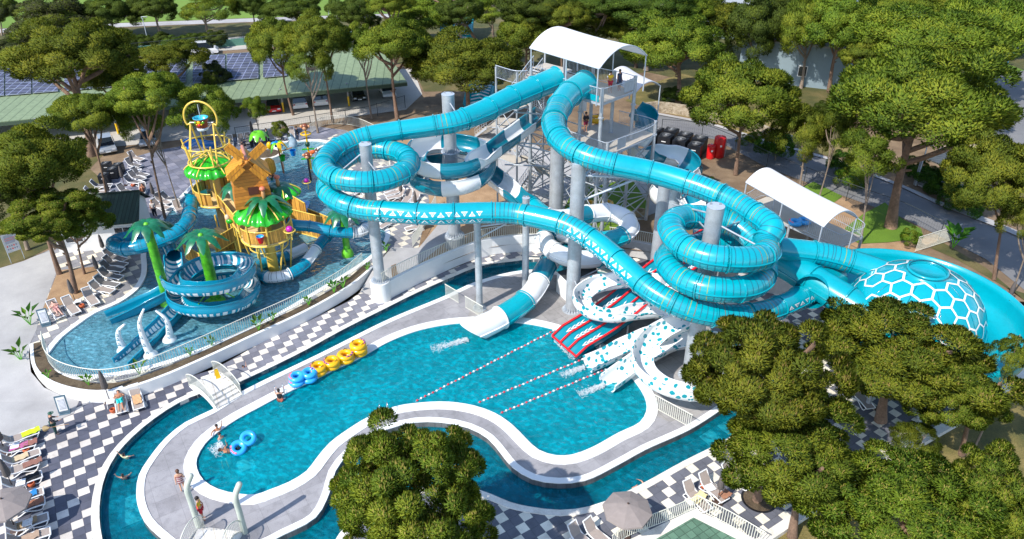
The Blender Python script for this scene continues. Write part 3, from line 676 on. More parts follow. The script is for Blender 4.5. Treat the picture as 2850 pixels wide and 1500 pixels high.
# ---------------------------------------------------------------- small white house by the children's pool
hs = thing('pool_house', 'small white building with dark green tiled roof beside the children\'s pool', 'building', tuple(at(190,705,U)), world=True)
f0, f1 = at(168,706,U), at(398,684,U); dx = (f1-f0).normalized(); dy = V((-dx.y, dx.x, 0)); D = 4.2; h1 = 2.7
m = MB(); q = [f0, f1, f1+dy*D, f0+dy*D]
m.skirt(list(reversed([p+V((0, 0, h1)) for p in q])), U, WHITE)
rA, rB = f0+dy*D/2+V((0, 0, h1+1.5)), f1+dy*D/2+V((0, 0, h1+1.5))
m.add([q[1]+V((0, 0, h1)), q[2]+V((0, 0, h1)), rB], [(0, 1, 2)], WHITE).add([q[3]+V((0, 0, h1)), q[0]+V((0, 0, h1)), rA], [(0, 1, 2)], WHITE); m.build('wall', hs)
rf = MB(); e = dx*.35; dn = V((0, 0, h1-.16)); rt = V((0, 0, .1))
rf.slab([f0-e-dy*.45+dn, f1+e-dy*.45+dn, rB+e+rt, rA-e+rt], .1, ROOFT); rf.slab([f1+e+dy*(D+.45)+dn, f0-e+dy*(D+.45)+dn, rA-e+rt, rB+e+rt], .1, ROOFT); rfo = rf.build('roof', hs)
MB().tube([rA-e+rt, rB+e+rt], .1, pm('ridge_tile', (.015, .035, .025), .5), 6).build('ridge', rfo)
for fx in (.22, .82):
    c = f0.lerp(f1, fx)-dy*.03+V((0, 0, 1.5)); w = MB()
    w.box(c, (1.5, .08, 1.1), WHP, x=dx).build('window', hs); wd = hs.children[-1] if False else None
    g = MB().box(c-dy*.045, (1.3, .03, .92), GLASS, x=dx); g.build('pane', hs)
    MB().box(c-dy*.065, (.05, .02, .92), WHP, x=dx).box(c-dy*.065, (1.3, .018, .05), WHP, x=dx).build('glazing_bar', hs)
# houses among the trees
def house(label, px, py, w, d, h, rz, z=U, roof=None, name='villa'):
    b = at(px, py, z); t = thing(name, label, 'house', tuple(b), rz)
    MB().box((0, 0, h/2), (w, d, h), WALLB).build('wall', t)
    MB().box((0, 0, h+.12), (w+.5, d+.5, .24), pm('flat_roof', (.35, .37, .38), .8)).build('roof', t)
    for k in range(int(w/6)):
        x = -w/2+2.5+k*6
        for zz in (h*.38,):
            f = MB().box((x, -d/2-.02, zz), (1.2, .1, 1.5), WHP).build('window', t); MB().box((x, -d/2-.08, zz), (1.0, .04, 1.3), GLASS).build('pane', f)
    return t
house('pale blue house half hidden by pines, with a slatted canopy', 2235, 215, 17, 9, 5.5, -.42)
house('pale house behind the umbrella pines above the road', 2460, 255, 9, 7, 3.4, -.5)
house('pale house at the top edge among dark pines', 2000, 88, 14, 9, 5.5, -.3)
house('white house glimpsed between trees at the top right corner', 2480, 30, 12, 8, 6, -.3)
cn = thing('entrance_canopy', 'slatted canopy fixed to the pale blue house', 'canopy', tuple(at(2335,190,U)), -.42)
MB().box((0, 0, 2.6), (4, 2.2, .12), stripe_mat('canopy_slats', (.5, .5, .42), (.15, .16, .12), 0, .4, .25)).build('canopy_roof', cn); MB().bar((-1.9, -1, 0), (-1.9, -1, 2.55), .1, .1, GREYP).bar((1.9, -1, 0), (1.9, -1, 2.55), .1, .1, GREYP).build('canopy_posts', cn)
pav = thing('pergola', 'tan slatted flat roof shelter at the roadside by the hedge', 'shelter', tuple(at(2660,505,U)), world=True)
c4 = [at(2571,435,3.8), at(2660,388,3.8), at(2738,408,3.8), at(2712,452,3.8)]; c4 = [at(2573,437,3.8), at(2665,478,3.8), at(2738,408,4.2), at(2660,388,4.2)]
MB().slab(c4, .15, TANROOF).build('slat_roof', pav)
for p in c4: MB().bar(V((p.x*.995, p.y, U)), V((p.x*.995, p.y, p.z-.17)), .14, .14, GREYP).build('post', pav)
MB().poly([[V((p.x, p.y, U+.16)) for p in c4]], MATS['concrete']).skirt([V((p.x, p.y, U+.16)) for p in c4], U, MATS['concrete']).build('floor', pav)
# ================================================================= SLIDES
def lens(P):
    a = [0]
    for i in range(1, len(P)): a.append(a[-1]+(P[i]-P[i-1]).length)
    return a
def rings(P, rad, bank=0.):
    """right/up frame at every point of a path; positive bank tips into the bend"""
    out = []
    for i in range(len(P)):
        t = (P[min(i+1, len(P)-1)]-P[max(i-1, 0)]).normalized(); S, N = frame(t)
        if bank:
            a, b = P[max(i-4, 0)], P[min(i+4, len(P)-1)]; d1 = (P[i]-a); d2 = (b-P[i])
            k = 0.
            if d1.length > 1e-3 and d2.length > 1e-3:
                c = d1.normalized().cross(d2.normalized()).z; k = max(-1, min(1, c/max(.05, (d1.length+d2.length)/2)*3.))
            Rm = Matrix.Rotation(-k*bank, 3, t); S, N = Rm @ S, Rm @ N
        out.append((t, S, N))
    return out
def tube_slide(name, label, P, rad, sec=2.5, mats=(TEAL,), seam=True, strips='auto', n=28, tags=None, openend=False, cat='slide', group=None, per=7, into=None, shear=0.):
    path = spline(P, .16); ln = lens(path); tot = ln[-1]; t0 = into or thing(name, label, cat, tuple(V((path[0].x, path[0].y, 0))), world=True, group=group)
    rf = (lambda s: rad) if not callable(rad) else rad
    F = rings(path, rad); ns = max(1, round(tot/sec))
    for k in range(ns):
        a, b = tot*k/ns, tot*(k+1)/ns; idx = [i for i in range(len(path)) if a-.17 <= ln[i] <= b+.17]
        mat = mats[k % len(mats)]; m = MB()
        vs = []; 
        for i in idx:
            r = rf(ln[i]/tot); tv, S, N = F[i]; wq = shear*max(0, ln[i]-tot+1.6)/1.6; vs += [path[i]+S*(r*cos(2*pi*q/n))+N*(r*sin(2*pi*q/n))+tv*(wq*sin(2*pi*q/n)) for q in range(n)]
        m.add(vs, [(i*n+q, i*n+(q+1) % n, (i+1)*n+(q+1) % n, (i+1)*n+q) for i in range(len(idx)-1) for q in range(n)], mat, True)
        body = m.build('tube_section', t0)
        i0 = idx[0]; t, S, N = F[i0]; r = rf(ln[i0]/tot)
        fm = TEALD if mat is TEAL and False else mat
        fl = MB(); c = path[i0]+t*.08
        fl.lathe(c, [(r-.01, -.035), (r+.075, -.035), (r+.075, .035), (r-.01, .035)], fm, n, False, False, ax=t); fl.build('flange', t0)
        if seam:
            sm = MB()
            for sg in (1, -1):
                A, B, C_, D_ = [], [], [], []
                for i in idx:
                    r = rf(ln[i]/tot); _, S, N = F[i]; o = path[i]
                    A.append(o+S*sg*(r-.01)+N*.018); B.append(o+S*sg*(r+.075)+N*.018); C_.append(o+S*sg*(r+.075)-N*.018); D_.append(o+S*sg*(r-.01)-N*.018)
                sm.band(A, B, mat).band(B, C_, mat).band(C_, D_, mat)
            sm.build('seam_flange', body)
        turn = F[idx[0]][0].angle(F[idx[-1]][0])
        if strips == 'all' or (strips == 'auto' and turn > .22):
            st = MB()
            for j in range(per):
                s = a+(b-a)*(j+1)/(per+1); i = min(range(len(path)), key=lambda q: abs(ln[q]-s)); t, S, N = F[i]; r = rf(s/tot)
                jm = (JOINT, JOINT, JYEL, JBROWN, JOINT, JOINT, JOINT)[(j+k*3) % 7] if mat in (TEAL, TEALD) else (pm('grey_strip', (.22, .22, .24), .5) if mat is GELW else JOINT)
                w = .022
                for p0, p1 in ((.10, pi-.10), (pi+.10, 2*pi-.10)):
                    q = 14; vs = []
                    for e in range(q+1):
                        an = p0+(p1-p0)*e/q; d = S*cos(an)+N*sin(an); vs += [path[i]+d*(r+.006)-t*w, path[i]+d*(r+.006)+t*w]
                    st.add(vs, [(2*e, 2*e+1, 2*e+3, 2*e+2) for e in range(q)], jm, True)
            st.build('joint_strips', body)
    return t0, path, F, ln
def tri_deco(t0, path, F, r, p0, p1, phi, nt_=None, flip=1, name='triangle_motif'):
    """rows of white framed triangles printed along the tube between two sightings"""
    near = lambda q: min(range(len(path)), key=lambda i: hypot(proj(path[i])[0]-q[0], proj(path[i])[1]-q[1]))
    i0, i1 = sorted((near(p0), near(p1))); ln = lens(path); s0, s1 = ln[i0], ln[i1]; k = nt_ or max(2, int((s1-s0)/.52)); m = MB()
    def P_(s, a):
        i = max(i0, min(i1-1, next((q for q in range(i0, i1) if ln[q+1] >= s), i1-1))); f = (s-ln[i])/max(1e-6, ln[i+1]-ln[i])
        o = path[i].lerp(path[i+1], f); _, S, N = F[i]; return o+(S*cos(a)+N*sin(a))*(r+.012)
    d = (s1-s0)/k
    for j in range(k):
        for row, (b0, b1) in enumerate((phi, (-phi[0]*.7, -phi[1]*.8))):
            up = (j+row) % 2 == 0; lo, hi = (b0, b1) if up else (b1, b0)
            sa, sc = s0+d*(j+.04), s0+d*(j+.96); sm_ = (sa+sc)/2
            T = [(sa, lo), (sc, lo), (sm_, hi)]; cx = sum(q[0] for q in T)/3; cy = sum(q[1] for q in T)/3
            sh = lambda f: [(cx+(a-cx)*f, cy+(b-cy)*f) for a, b in T]
            O, I, J = sh(1), sh(.5 if row == 0 else .6), sh(.22)
            V3 = [P_(*q) for q in O+I]; m.add(V3, [(0, 1, 4, 3), (1, 2, 5, 4), (2, 0, 3, 5)], GELW)
            if row == 0: m.add([P_(*q) for q in J], [(0, 1, 2)], GELW)
    m.build(name, t0)
def flume(name, label, P, prof, matf, step=.2, bank=0., sec=None, cat='slide', group=None, t0=None, part='channel_section'):
    """open channel: a closed profile (sideways, up) swept along the path, cut into sections"""
    path = spline(P, step); ln = lens(path); tot = ln[-1]
    t0 = t0 or thing(name, label, cat, tuple(V((path[0].x, path[0].y, 0))), world=True, group=group)
    F = rings(path, 1, bank); np_ = len(prof); ns = max(1, round(tot/(sec or tot)))
    for k in range(ns):
        a, b = tot*k/ns, tot*(k+1)/ns; idx = [i for i in range(len(path)) if a-step*.55 <= ln[i] <= b+step*.55]
        vs = []; fs = []; ms = []
        for i in idx:
            _, S, N = F[i]; vs += [path[i]+S*x+N*y for x, y in prof]
        for j in range(len(idx)-1):
            for q in range(np_): fs.append((j*np_+q, j*np_+(q+1) % np_, (j+1)*np_+(q+1) % np_, (j+1)*np_+q)); ms.append(matf(k, idx[j], q))
        m = MB(); m.add(vs, fs, ms, True)
        for e in (0, len(idx)-1): m.add(vs[e*np_:(e+1)*np_], [(q, q+1, np_-2-q, np_-1-q) for q in range(np_//2-1)], matf(k, idx[e], 0))
        m.build(part, t0)
        if k: 
            t, S, N = F[idx[0]]; e = 1.05; o = path[idx[0]]+t*.05
            r1 = [o+S*x*1.05+N*(y*1.05-.02) for x, y in prof[:np_//2]]; f2 = MB(); f2.tube(r1, .035, matf(k, idx[0], np_-1), 5, True); f2.build('flange', t0)
    return t0, path, F, ln
def u_prof(r, lip=.25, th=.06, a0=170, a1=370, n=12):
    """half-pipe with raised walls: inside surface first, then back along the outside"""
    inn = [(-r, lip)]+[(r*cos(radians(180+180*i/n)), r*sin(radians(180+180*i/n))) for i in range(n+1)]+[(r, lip)]
    R2 = r+th; out = [(R2+.05, lip), (R2+.05, lip-.05), (R2, lip-.07)]+[(R2*cos(radians(360-180*i/n)), R2*sin(radians(360-180*i/n))) for i in range(n+1)]+[(-R2, lip-.07), (-R2-.05, lip-.05), (-R2-.05, lip)]
    while len(inn) < len(out): inn.insert(1, ((inn[0][0]+inn[1][0])/2, (inn[0][1]+inn[1][1])/2))
    return inn+out
P1C, P7C, P2C = V((-10.39, 50.34, 0)), V((12.75, 40.75, 0)), V((-4.97, 57.41, 0))
# --- left great tube
PA = [at(1552,218,14.3), at(1500,240,14.0), at(1420,274,13.7), at(1340,312,13.35), at(1270,338,13.1), at(1200,351,12.9), at(1100,365,12.7), at(1030,378,12.5)]
PA += [ring(P1C, 3.0, a, py) for a, py in ((118,392),(150,418),(180,448),(205,474),(235,496),(270,506),(300,502),(330,484),(0,462),(30,434),(60,420),(90,415),(120,428),(150,462),(180,506),(210,541),(240,566),(268,582))]
PA += [at(1090,590,9.5), at(1200,596,9.46), at(1350,592,9.42), at(1430,594,9.4), at(1500,606,9.38), at(1580,628,9.25), at(1660,676,8.75), at(1740,744,8.1), at(1810,806,7.55), at(1880,846,7.15), at(1960,872,6.8), at(2040,880,6.5), at(2110,872,6.25), at(2180,850,5.95), at(2250,815,5.6), at(2330,775,5.3)]
ra = lambda s: 1.0-.25*min(1, s/.17)
tA, pA, FA, lA = tube_slide('tube_slide', 'long turquoise tube slide from the tower\'s left mouth looping round the left pillar', PA, ra)
tri_deco(tA, pA, FA, .75, (1055,590), (1346,592), (.16, .62), 14)
tri_deco(tA, pA, FA, .75, (1592,634), (1775,778), (.16, .62), 14)
tri_deco(tA, pA, FA, .75, (2166,856), (2250,815), (.16, .5), 6)
# --- right great tube
PB = [at(1632,232,14.3), at(1590,258,14.1), at(1553,305,13.8), at(1543,352,13.5), at(1568,398,13.2), at(1620,430,12.9), at(1700,455,12.6), at(1800,476,12.25), at(1880,498,12.0), at(1960,525,11.75), at(2040,560,11.5), at(2105,600,11.25), at(2148,636,11.05)]
PB += [ring(P7C, 2.95, a, py) for a, py in ((0,672),(-30,704),(-60,720),(-90,722),(-120,712),(-150,684),(180,645),(150,614),(120,604),(90,606),(60,622),(30,662),(0,720),(-30,775),(-60,800),(-90,806),(-120,797),(-150,770),(180,732),(150,704),(120,690))]
PB += [at(2010,676,8.5), at(2100,682,8.3), at(2200,695,8.0), at(2300,709,7.7), at(2400,737,7.3), at(2480,765,7.0)]
rb = lambda s: 1.08-.30*min(1, s/.16)
tB, pB, FB, lB = tube_slide('tube_slide', 'long turquoise tube slide from the tower\'s right mouth coiling twice round the right pillar', PB, rb)
PL = [at(2085,670,7.0), at(2150,712,6.8), at(2210,748,6.6), at(2270,785,6.4), at(2340,828,6.1), at(2400,864,5.8), at(2470,900,5.5)]
tube_slide('tube_slide', 'wide turquoise tube slide feeding the front of the hexagon patterned bowl', PL, 1.05, 2.6)
# --- white and teal channel turning into a tube, from the lower deck to the pool
ALT = lambda k, i, q: GELW if k % 2 else TEALD
PC = [at(1512,312,10.6), at(1478,338,10.4), at(1430,374,10.15), at(1380,410,9.9), at(1335,440,9.6)]
PC += [ring(P2C, 2.9, a, py) for a, py in ((-60,462),(-90,470),(-120,466),(-150,450),(180,428),(150,408),(120,400),(90,400),(60,408),(30,424),(0,450),(-30,486),(-60,508),(-90,518),(-120,514),(-150,500),(180,484),(150,466),(120,458),(90,456))]
PC += [at(1310,462,7.15), at(1352,478,7.0), at(1395,508,6.8), at(1440,546,6.6), at(1480,574,6.4)]
tC, pC, FC, lC = flume('open_slide', 'white and teal banded open slide from the tower\'s lower deck coiling round the second pillar', PC, u_prof(.78, .32), ALT, .2, .5, 2.6)
PC2 = [at(1480,573,6.4), at(1530,606,6.1), at(1590,606,5.8), at(1650,594,5.5), at(1700,592,5.3), at(1740,608,5.1), at(1752,635,4.8), at(1728,658,4.5), at(1690,668,4.3), at(1640,668,4.1), at(1580,652,3.9), at(1535,645,3.7), at(1516,660,3.5), at(1530,690,3.3), at(1575,715,3.1), at(1630,722,2.95), at(1672,715,2.8), at(1690,690,2.6), at(1650,674,2.4), at(1590,690,2.25), at(1545,716,2.1), at(1526,740,2.0)]
tK = tube_slide('tube_slide', 'white and teal banded tube slide knotted round the central pillar above the pool', PC2, .74, 1.9, (TEAL, GELW, TEALD, GELW, GELW, GELW, TEAL), strips='none')[0]
tube_slide('', '', [at(1530,728,2.05), at(1512,756,1.9), at(1497,788,1.6), at(1478,818,1.35), at(1448,848,1.1), at(1415,870,.9), at(1375,894,.75), at(1345,908,.66), at(1318,920,.6)], lambda s: .78+.14*s, 2.35, (TEALD, GELW, TEAL, GELW, GELW), strips='none', into=tK, shear=.95)
# --- dotted slides
def dots_mat():
    m = bpy.data.materials.new('dotted_gelcoat'); t = nt(m); b = t.nodes['Principled BSDF']; b.inputs['Roughness'].default_value = .3; b.inputs['Coat Weight'].default_value = .4
    tc = t.nodes.new('ShaderNodeTexCoord'); v = t.nodes.new('ShaderNodeTexVoronoi'); v.inputs['Scale'].default_value = 2.1; v.inputs['Randomness'].default_value = .85
    nz = t.nodes.new('ShaderNodeTexNoise'); nz.inputs['Scale'].default_value = 3; t.links.new(tc.outputs['Object'], nz.inputs['Vector'])
    va = t.nodes.new('ShaderNodeVectorMath'); va.operation = 'MULTIPLY_ADD'; t.links.new(nz.outputs['Color'], va.inputs[0]); va.inputs[1].default_value = (.22, .22, .22); t.links.new(tc.outputs['Object'], va.inputs[2])
    t.links.new(va.outputs[0], v.inputs['Vector'])
    sp = t.nodes.new('ShaderNodeSeparateColor'); t.links.new(v.outputs['Color'], sp.inputs[0])
    f = mathn(t, 'LESS_THAN', v.outputs['Distance'], mathn(t, 'ADD', mathn(t, 'MULTIPLY', sp.outputs[0], .22), .2))
    t.links.new(mixc(t, f, (.83, .84, .84), (.0, .30, .38)), b.inputs['Base Color']); MATS['dots'] = m; return m
DOTS = dots_mat(); DM = lambda k, i, q: DOTS
PS1 = [at(1900,800,3.6), at(1830,784,3.5), at(1760,776,3.4), at(1700,782,3.25), at(1650,796,3.1), at(1618,826,2.9), at(1640,858,2.7), at(1700,872,2.55), at(1780,864,2.4), at(1850,862,2.2), at(1890,882,2.0), at(1860,916,1.7), at(1800,936,1.4), at(1740,962,1.05), at(1690,988,.75), at(1636,1012,.5)]
flume('dotted_slide', 'white open slide with teal blots circling left of the racing lanes to the upper exit', PS1, u_prof(.62, .2), DM, .2, .35, 2.5, group='dotted slides')
PS2 = [at(1985,868,4.6), at(1920,888,4.2), at(1860,912,3.8), at(1810,945,3.4), at(1786,985,3.05), at(1796,1025,2.75), at(1840,1062,2.5), at(1910,1084,2.25), at(1990,1080,2.0), at(2050,1045,1.8), at(2062,1000,1.65), at(2020,962,1.5), at(1950,944,1.35), at(1880,948,1.15), at(1820,975,.95), at(1750,1022,.7), at(1690,1066,.5)]
flume('dotted_slide', 'white open slide with teal blots winding round the front right pillar to the lower exit', PS2, u_prof(.66, .22), DM, .2, .35, 2.5, group='dotted slides')
# --- racing slide: three lanes, four red dividers
tR = thing('racing_slide', 'three lane teal racing slide with red dividers and white chevrons', 'slide', tuple(at(1560,950,0)), world=True)
bl, br, tl, tr_ = at(1537,938,.25), at(1604,996,.25), at(2055,582,5.0), at(2130,632,5.0)
HZ = [(-.1, 5.2), (0, 5), (.1, 4.71), (.25, 4.24), (.4, 3.76), (.45, 3.55), (.5, 3.27), (.6, 2.64), (.75, 1.62), (.82, 1.2), (.87, 1.03), (.95, .8), (1, .3), (1.1, .25)]
def lane(u, s):      # u across 0..1, s down 0 (top) .. 1 (foot)
    a, b = tl.lerp(tr_, u), bl.lerp(br, u); p = a.lerp(b, s)
    k = max(i for i in range(len(HZ)) if HZ[i][0] <= s or i == 0); k = min(k, len(HZ)-2); f = (s-HZ[k][0])/(HZ[k+1][0]-HZ[k][0]); f = f*f*(3-2*f)*.35+f*.65
    return V((p.x, p.y, HZ[k][1]+(HZ[k+1][1]-HZ[k][1])*f))
Ns = 40
for l in range(3):
    m = MB(); A = [lane(l/3, i/Ns) for i in range(Ns+1)]; B = [lane((l+1)/3, i/Ns) for i in range(Ns+1)]
    dn = V((0, 0, -.2)); C1 = [A[i].lerp(B[i], .33)+dn for i in range(Ns+1)]; C2 = [A[i].lerp(B[i], .67)+dn for i in range(Ns+1)]
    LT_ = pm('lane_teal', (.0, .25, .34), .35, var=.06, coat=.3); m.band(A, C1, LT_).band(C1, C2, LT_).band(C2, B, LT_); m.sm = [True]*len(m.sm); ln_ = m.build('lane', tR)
    for c0 in [(.20, 4), (.36, 4), (.52, 4), (.69, 4), (.86, 4)]:
        ch = MB()
        for q in range(c0[1]):
            s = c0[0]+q*.022
            for sg in (-1, 1):
                g = lambda w, ds: (lambda a, b, f: a.lerp(b, f))(lane(l/3, s+ds), lane((l+1)/3, s+ds), .5+w*sg)+V((0, 0, -.16))
                ch.add([g(0, .016), g(0, .028), g(.165, .006), g(.165, -.006)], [(0, 1, 2, 3)], GELW)
        ch.build('chevrons', ln_)
for l in range(4):
    p = [lane(l/3, i/Ns)+V((0, 0, .1)) for i in range(Ns+1)]; MB().tube(p, .085, RED, 8).build('divider', tR)
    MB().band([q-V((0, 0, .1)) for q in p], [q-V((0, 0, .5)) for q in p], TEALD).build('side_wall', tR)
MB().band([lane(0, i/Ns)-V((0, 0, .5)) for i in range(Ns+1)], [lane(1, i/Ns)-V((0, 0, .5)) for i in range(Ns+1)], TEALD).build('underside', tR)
MB().tube([lane(0, 1)+V((0, 0, .05)), lane(1, 1)+V((0, 0, .05))], .09, RED, 6).build('foot_edge', tR)
for s in (.08, .25, .42, .58, .74, .88):
    for u in (.05, .95):
        p = lane(u, s); q = MB(); q.tube([V((p.x, p.y, 0)), p-V((0, 0, .45))], .07, GALV, 8); q.build('support_post', tR)
# racer start platform and its sail roof
rp_ = thing('start_platform', 'raised start platform of the racing slide with pale deck and railings', 'platform', tuple(at(2200,640,U)), world=True)
zp = 5.0; ax = (at(2292,640,zp)-at(2110,560,zp)); q0, q1 = at(2072,572,zp), at(2335,690,zp); dxr = (q1-q0).normalized(); dyr = V((-dxr.y, dxr.x, 0))
c4 = [q0, q1, q1+dyr*3.0, q0+dyr*3.0]; MB().slab(c4, .18, DECKP, STEEL).build('deck', rp_)
for p in c4+[q0.lerp(q1, .5), (q0.lerp(q1, .5))+dyr*3]: MB().tube([V((p.x, p.y, U)), p], .11, GALV, 8).build('leg', rp_)
up = V((0, 0, 1))
fence('platform_railing', [q0+dyr*.05, q0+dyr*2.95, q1+dyr*2.95, q1+dyr*.05], 1.1, 'steel railing round the racing slide\'s start platform', STEEL, .15, .012, .05)
fence('platform_railing', [q1-dxr*3.2, q1-dxr*1.6, q1], 1.1, 'steel railing at the front right edge of the racing start', STEEL, .15, .012, .05)
def vault(name, label, a, b, c, d, rise, mat=CANVAS, posts=(), zfoot=0., n=14):
    """barrel roof over the four eave points a-b (one eave) and d-c (the other)"""
    t = thing(name, label, 'canopy', (a.x, a.y, zfoot), world=True); m = MB(); rows = []
    for i in range(n+1):
        f = i/n; h = V((0, 0, rise*4*f*(1-f))); rows.append((a.lerp(d, f)+h, b.lerp(c, f)+h))
    k = 12; vs = []
    for p, q in rows: vs += [p.lerp(q, j/k)-V((0, 0, .10*sin(pi*j/k))) for j in range(k+1)]
    m.add(vs, [(i*(k+1)+j, (i+1)*(k+1)+j, (i+1)*(k+1)+j+1, i*(k+1)+j+1) for i in range(n) for j in range(k)], mat, True); m.build('sail', t)
    fr = MB()
    for e in (0, 1): fr.tube([r[e]-V((0, 0, .05)) for r in rows], .045, STEEL, 6)
    fr.tube([a-V((0, 0, .05)), b-V((0, 0, .05))], .045, STEEL, 6).tube([d-V((0, 0, .05)), c-V((0, 0, .05))], .045, STEEL, 6); fr.build('roof_frame', t)
    for p in posts: MB().tube([V((p.x, p.y, zfoot)), p], .055, STEEL, 8).build('post', t)
    return t
zc = 8.1; e0, e1 = at(2076,506,zc), at(2292,630,zc); dv = (e1-e0).normalized(); dw = V((-dv.y, dv.x, 0))
wd = (at(2373,597,zc)-e1).dot(dw)
vault('sail_canopy', 'long white sail canopy over the racing slide\'s start platform', e0, e1, e1+dw*wd, e0+dw*wd, .9, posts=[e0+dv*.1, e1-dv*.1, e1-dv*.1+dw*wd, e0+dv*.1+dw*wd, e0.lerp(e1, .5), e0.lerp(e1, .5)+dw*wd], zfoot=zp)
# --- bowl with hexagon dome
CD = at(2583,750,8.7); CD.z = 0
tD = thing('bowl_slide', 'giant turquoise bowl slide with white hexagon lines on its dome and an open channel behind', 'slide', (CD.x, CD.y, 0), world=True)
RD = 4.15
prof = [(RD+.1, 4.2), (RD+.1, 5.1)]+[(RD*sin(a), 5.1+3.55*cos(a)) for a in [pi/2*(1-i/12) for i in range(0, 11)]]+[(1.12, 8.62), (1.08, 8.5), (0.02, 8.58)]
MB().lathe((CD.x, CD.y, 0), prof, TEAL, 64, caps=False).build('dome', tD)
MB().lathe((CD.x, CD.y, 0), [(1.1, 8.56), (1.22, 8.62), (1.22, 8.72), (1.1, 8.74)], TEAL, 40, caps=False).build('cap_ring', tD)
for k in range(10):
    a = 2*pi*k/10+.2; rr = [(RD*sin(b), 5.1+3.55*cos(b)) for b in [pi/2*(1-i/14)*.99 for i in range(12)]]
    MB().tube([V((CD.x+r*cos(a), CD.y+r*sin(a), z+.01)) for r, z in rr], .022, TEALD, 5).build('panel_seam', tD)
def dome_pt(u, v):
    d = hypot(u, v); b = d/4.55; a = atan2(v, u)
    return V((CD.x+(RD+.02)*sin(b)*cos(a), CD.y+(RD+.02)*sin(b)*sin(a), 5.1+3.55*cos(b)+.03)) if b < 1.5 else None
hx = MB(); s_ = .78
for i in range(-8, 9):
    for j in range(-8, 9):
        cx, cy = s_*1.5*i, s_*sqrt(3)*(j+.5*(i % 2))
        for k in range(3):
            a0, a1 = radians(60*k), radians(60*k+60); p, q = V((cx+s_*cos(a0), cy+s_*sin(a0), 0)), V((cx+s_*cos(a1), cy+s_*sin(a1), 0))
            mid = (p+q)/2
            if mid.length > 6.6 or mid.length < 1.3 or R.random() < .04: continue
            n_ = (q-p).normalized(); n_ = V((-n_.y, n_.x, 0))*.075; vs = []
            ok = True
            for e in range(5):
                c = p.lerp(q, -.04+1.08*e/4)
                for sg in (-1, 1):
                    w = dome_pt(*(c+n_*sg)[:2]); 
                    if w is None: ok = False
                    vs.append(w)
            if ok: hx.add(vs, [(2*e, 2*e+2, 2*e+3, 2*e+1) for e in range(4)], GELW)
hx.build('hexagon_lines', tD)
ringp = [V((CD.x+5.45*cos(radians(a)), CD.y+5.45*sin(radians(a)), 5.35-.9*(150-a)/260)) for a in range(150, -100, -10)]
pr = [(-1.15, .35), (-1.1, 0), (-.9, -.4), (-.5, -.62), (0, -.7), (.5, -.62), (.9, -.35), (1.1, .1), (1.2, .7), (1.2, 1.25)]
pr = [(-x, y) for x, y in pr][::-1]
pro = pr+[(x*1.06+(.05 if x > 0 else -.05), y-.07 if abs(x) < 1.05 else y) for x, y in pr[::-1]]
flume('', '', ringp, pro, lambda k, i, q: TEAL, .3, 0, 3.2, t0=tD, part='outer_channel')
hd = [V((CD.x+q*cos(radians(a)), CD.y+q*sin(radians(a)), z)) for a, q, z in ((172, 6.6, 6.4), (160, 6.1, 6.1), (148, 5.8, 5.8), (134, 5.55, 5.6))]
MB().tube(spline(hd, .3), 1.1, TEAL, 20, False).build('entry_hood', tD)
for a in range(0, 360, 45):
    c = V((CD.x+4.0*cos(radians(a)), CD.y+4.0*sin(radians(a)), 0)); MB().tube([c, c+V((0, 0, 4.3))], .16, GALV, 8).build('support_post', tD)
MB().lathe((CD.x, CD.y, 0), [(1.2, 2.4), (2.6, 3.0), (RD+.1, 4.25)], TEALD, 40, caps=False).build('bowl', tD)
# --- teal and white channel behind the tower
PG = [at(1770,300,10.2), at(1800,330,9.4), at(1790,370,8.2), at(1770,400,7.2), at(1790,428,6.2), at(1850,430,5.6), at(1900,442,5.1), at(1925,468,4.7), at(1915,490,4.5), at(1870,505,4.6), at(1840,540,4.2), at(1900,560,3.9), at(1945,580,3.6), at(1950,600,3.4)]
flume('open_slide', 'teal and white banded open slide swinging out behind the tower\'s right side', PG, u_prof(.95, .4), ALT, .22, .5, 2.4)
flume('open_slide', 'white and teal open slide dropping behind the angled pillar near the racing lanes', [at(1905,500,5.6), at(1925,540,5.0), at(1935,575,4.3), at(1955,610,3.7), at(1960,660,3.2)], u_prof(.85, .3), ALT, .22, .3, 2.0)
# far slide with chevrons between the trees
def chev_slide(label, base, top, w):
    b, t_ = base, top; d = (t_-b); s = V((-d.y, d.x, 0)).normalized()*w; t = thing('chevron_slide', label, 'slide', (b.x, b.y, U), world=True, group='chevron slides among the pines')
    P_ = [b+d*f+V((0, 0, 1.6*sin(pi*f))) for f in [i/12 for i in range(13)]]
    pr2 = [(-w, .75), (-w, .1), (-w*.7, 0), (w*.7, 0), (w, .1), (w, .75)]; po = pr2+[(w+.12, .75), (w+.12, 0), (w*.7, -.12), (-w*.7, -.12), (-w-.12, 0), (-w-.12, .75)]
    flume('', '', P_, po, lambda k, i, q: TEAL, .4, 0, 4, t0=t)
    m = MB()
    for i in range(7):
        f = .06+i*.06
        for sg in (-1, 1):
            g = lambda x, ff: b+d*ff+V((0, 0, 1.6*sin(pi*ff)+.02))+s.normalized()*x*sg
            m.add([g(0, f+.03), g(0, f+.055), g(w*.66, f+.015), g(w*.66, f-.01)], [(0, 1, 2, 3)], GELW)
    m.build('chevrons', t)
    for f in (.35, .7, 1): p = b+d*f+V((0, 0, 1.6*sin(pi*f)-.1)); MB().tube([V((p.x, p.y, U)), p], .12, GALV, 6).build('support_post', t)
chev_slide('tall teal slide with white chevrons standing far off among pines', *(lambda b: (b, V((b.x+.2, b.y+9, zfor(b.x, b.y+9, 40)))))(at(1270,116,U+.4)), 2.6)
chev_slide('teal slide with white chevrons half hidden by the pine left of the tower', *(lambda b: (b, V((b.x+1.4, b.y+7, zfor(b.x+1.4, b.y+7, 232)))))(at(1330,300,U+.4)), 1.7)
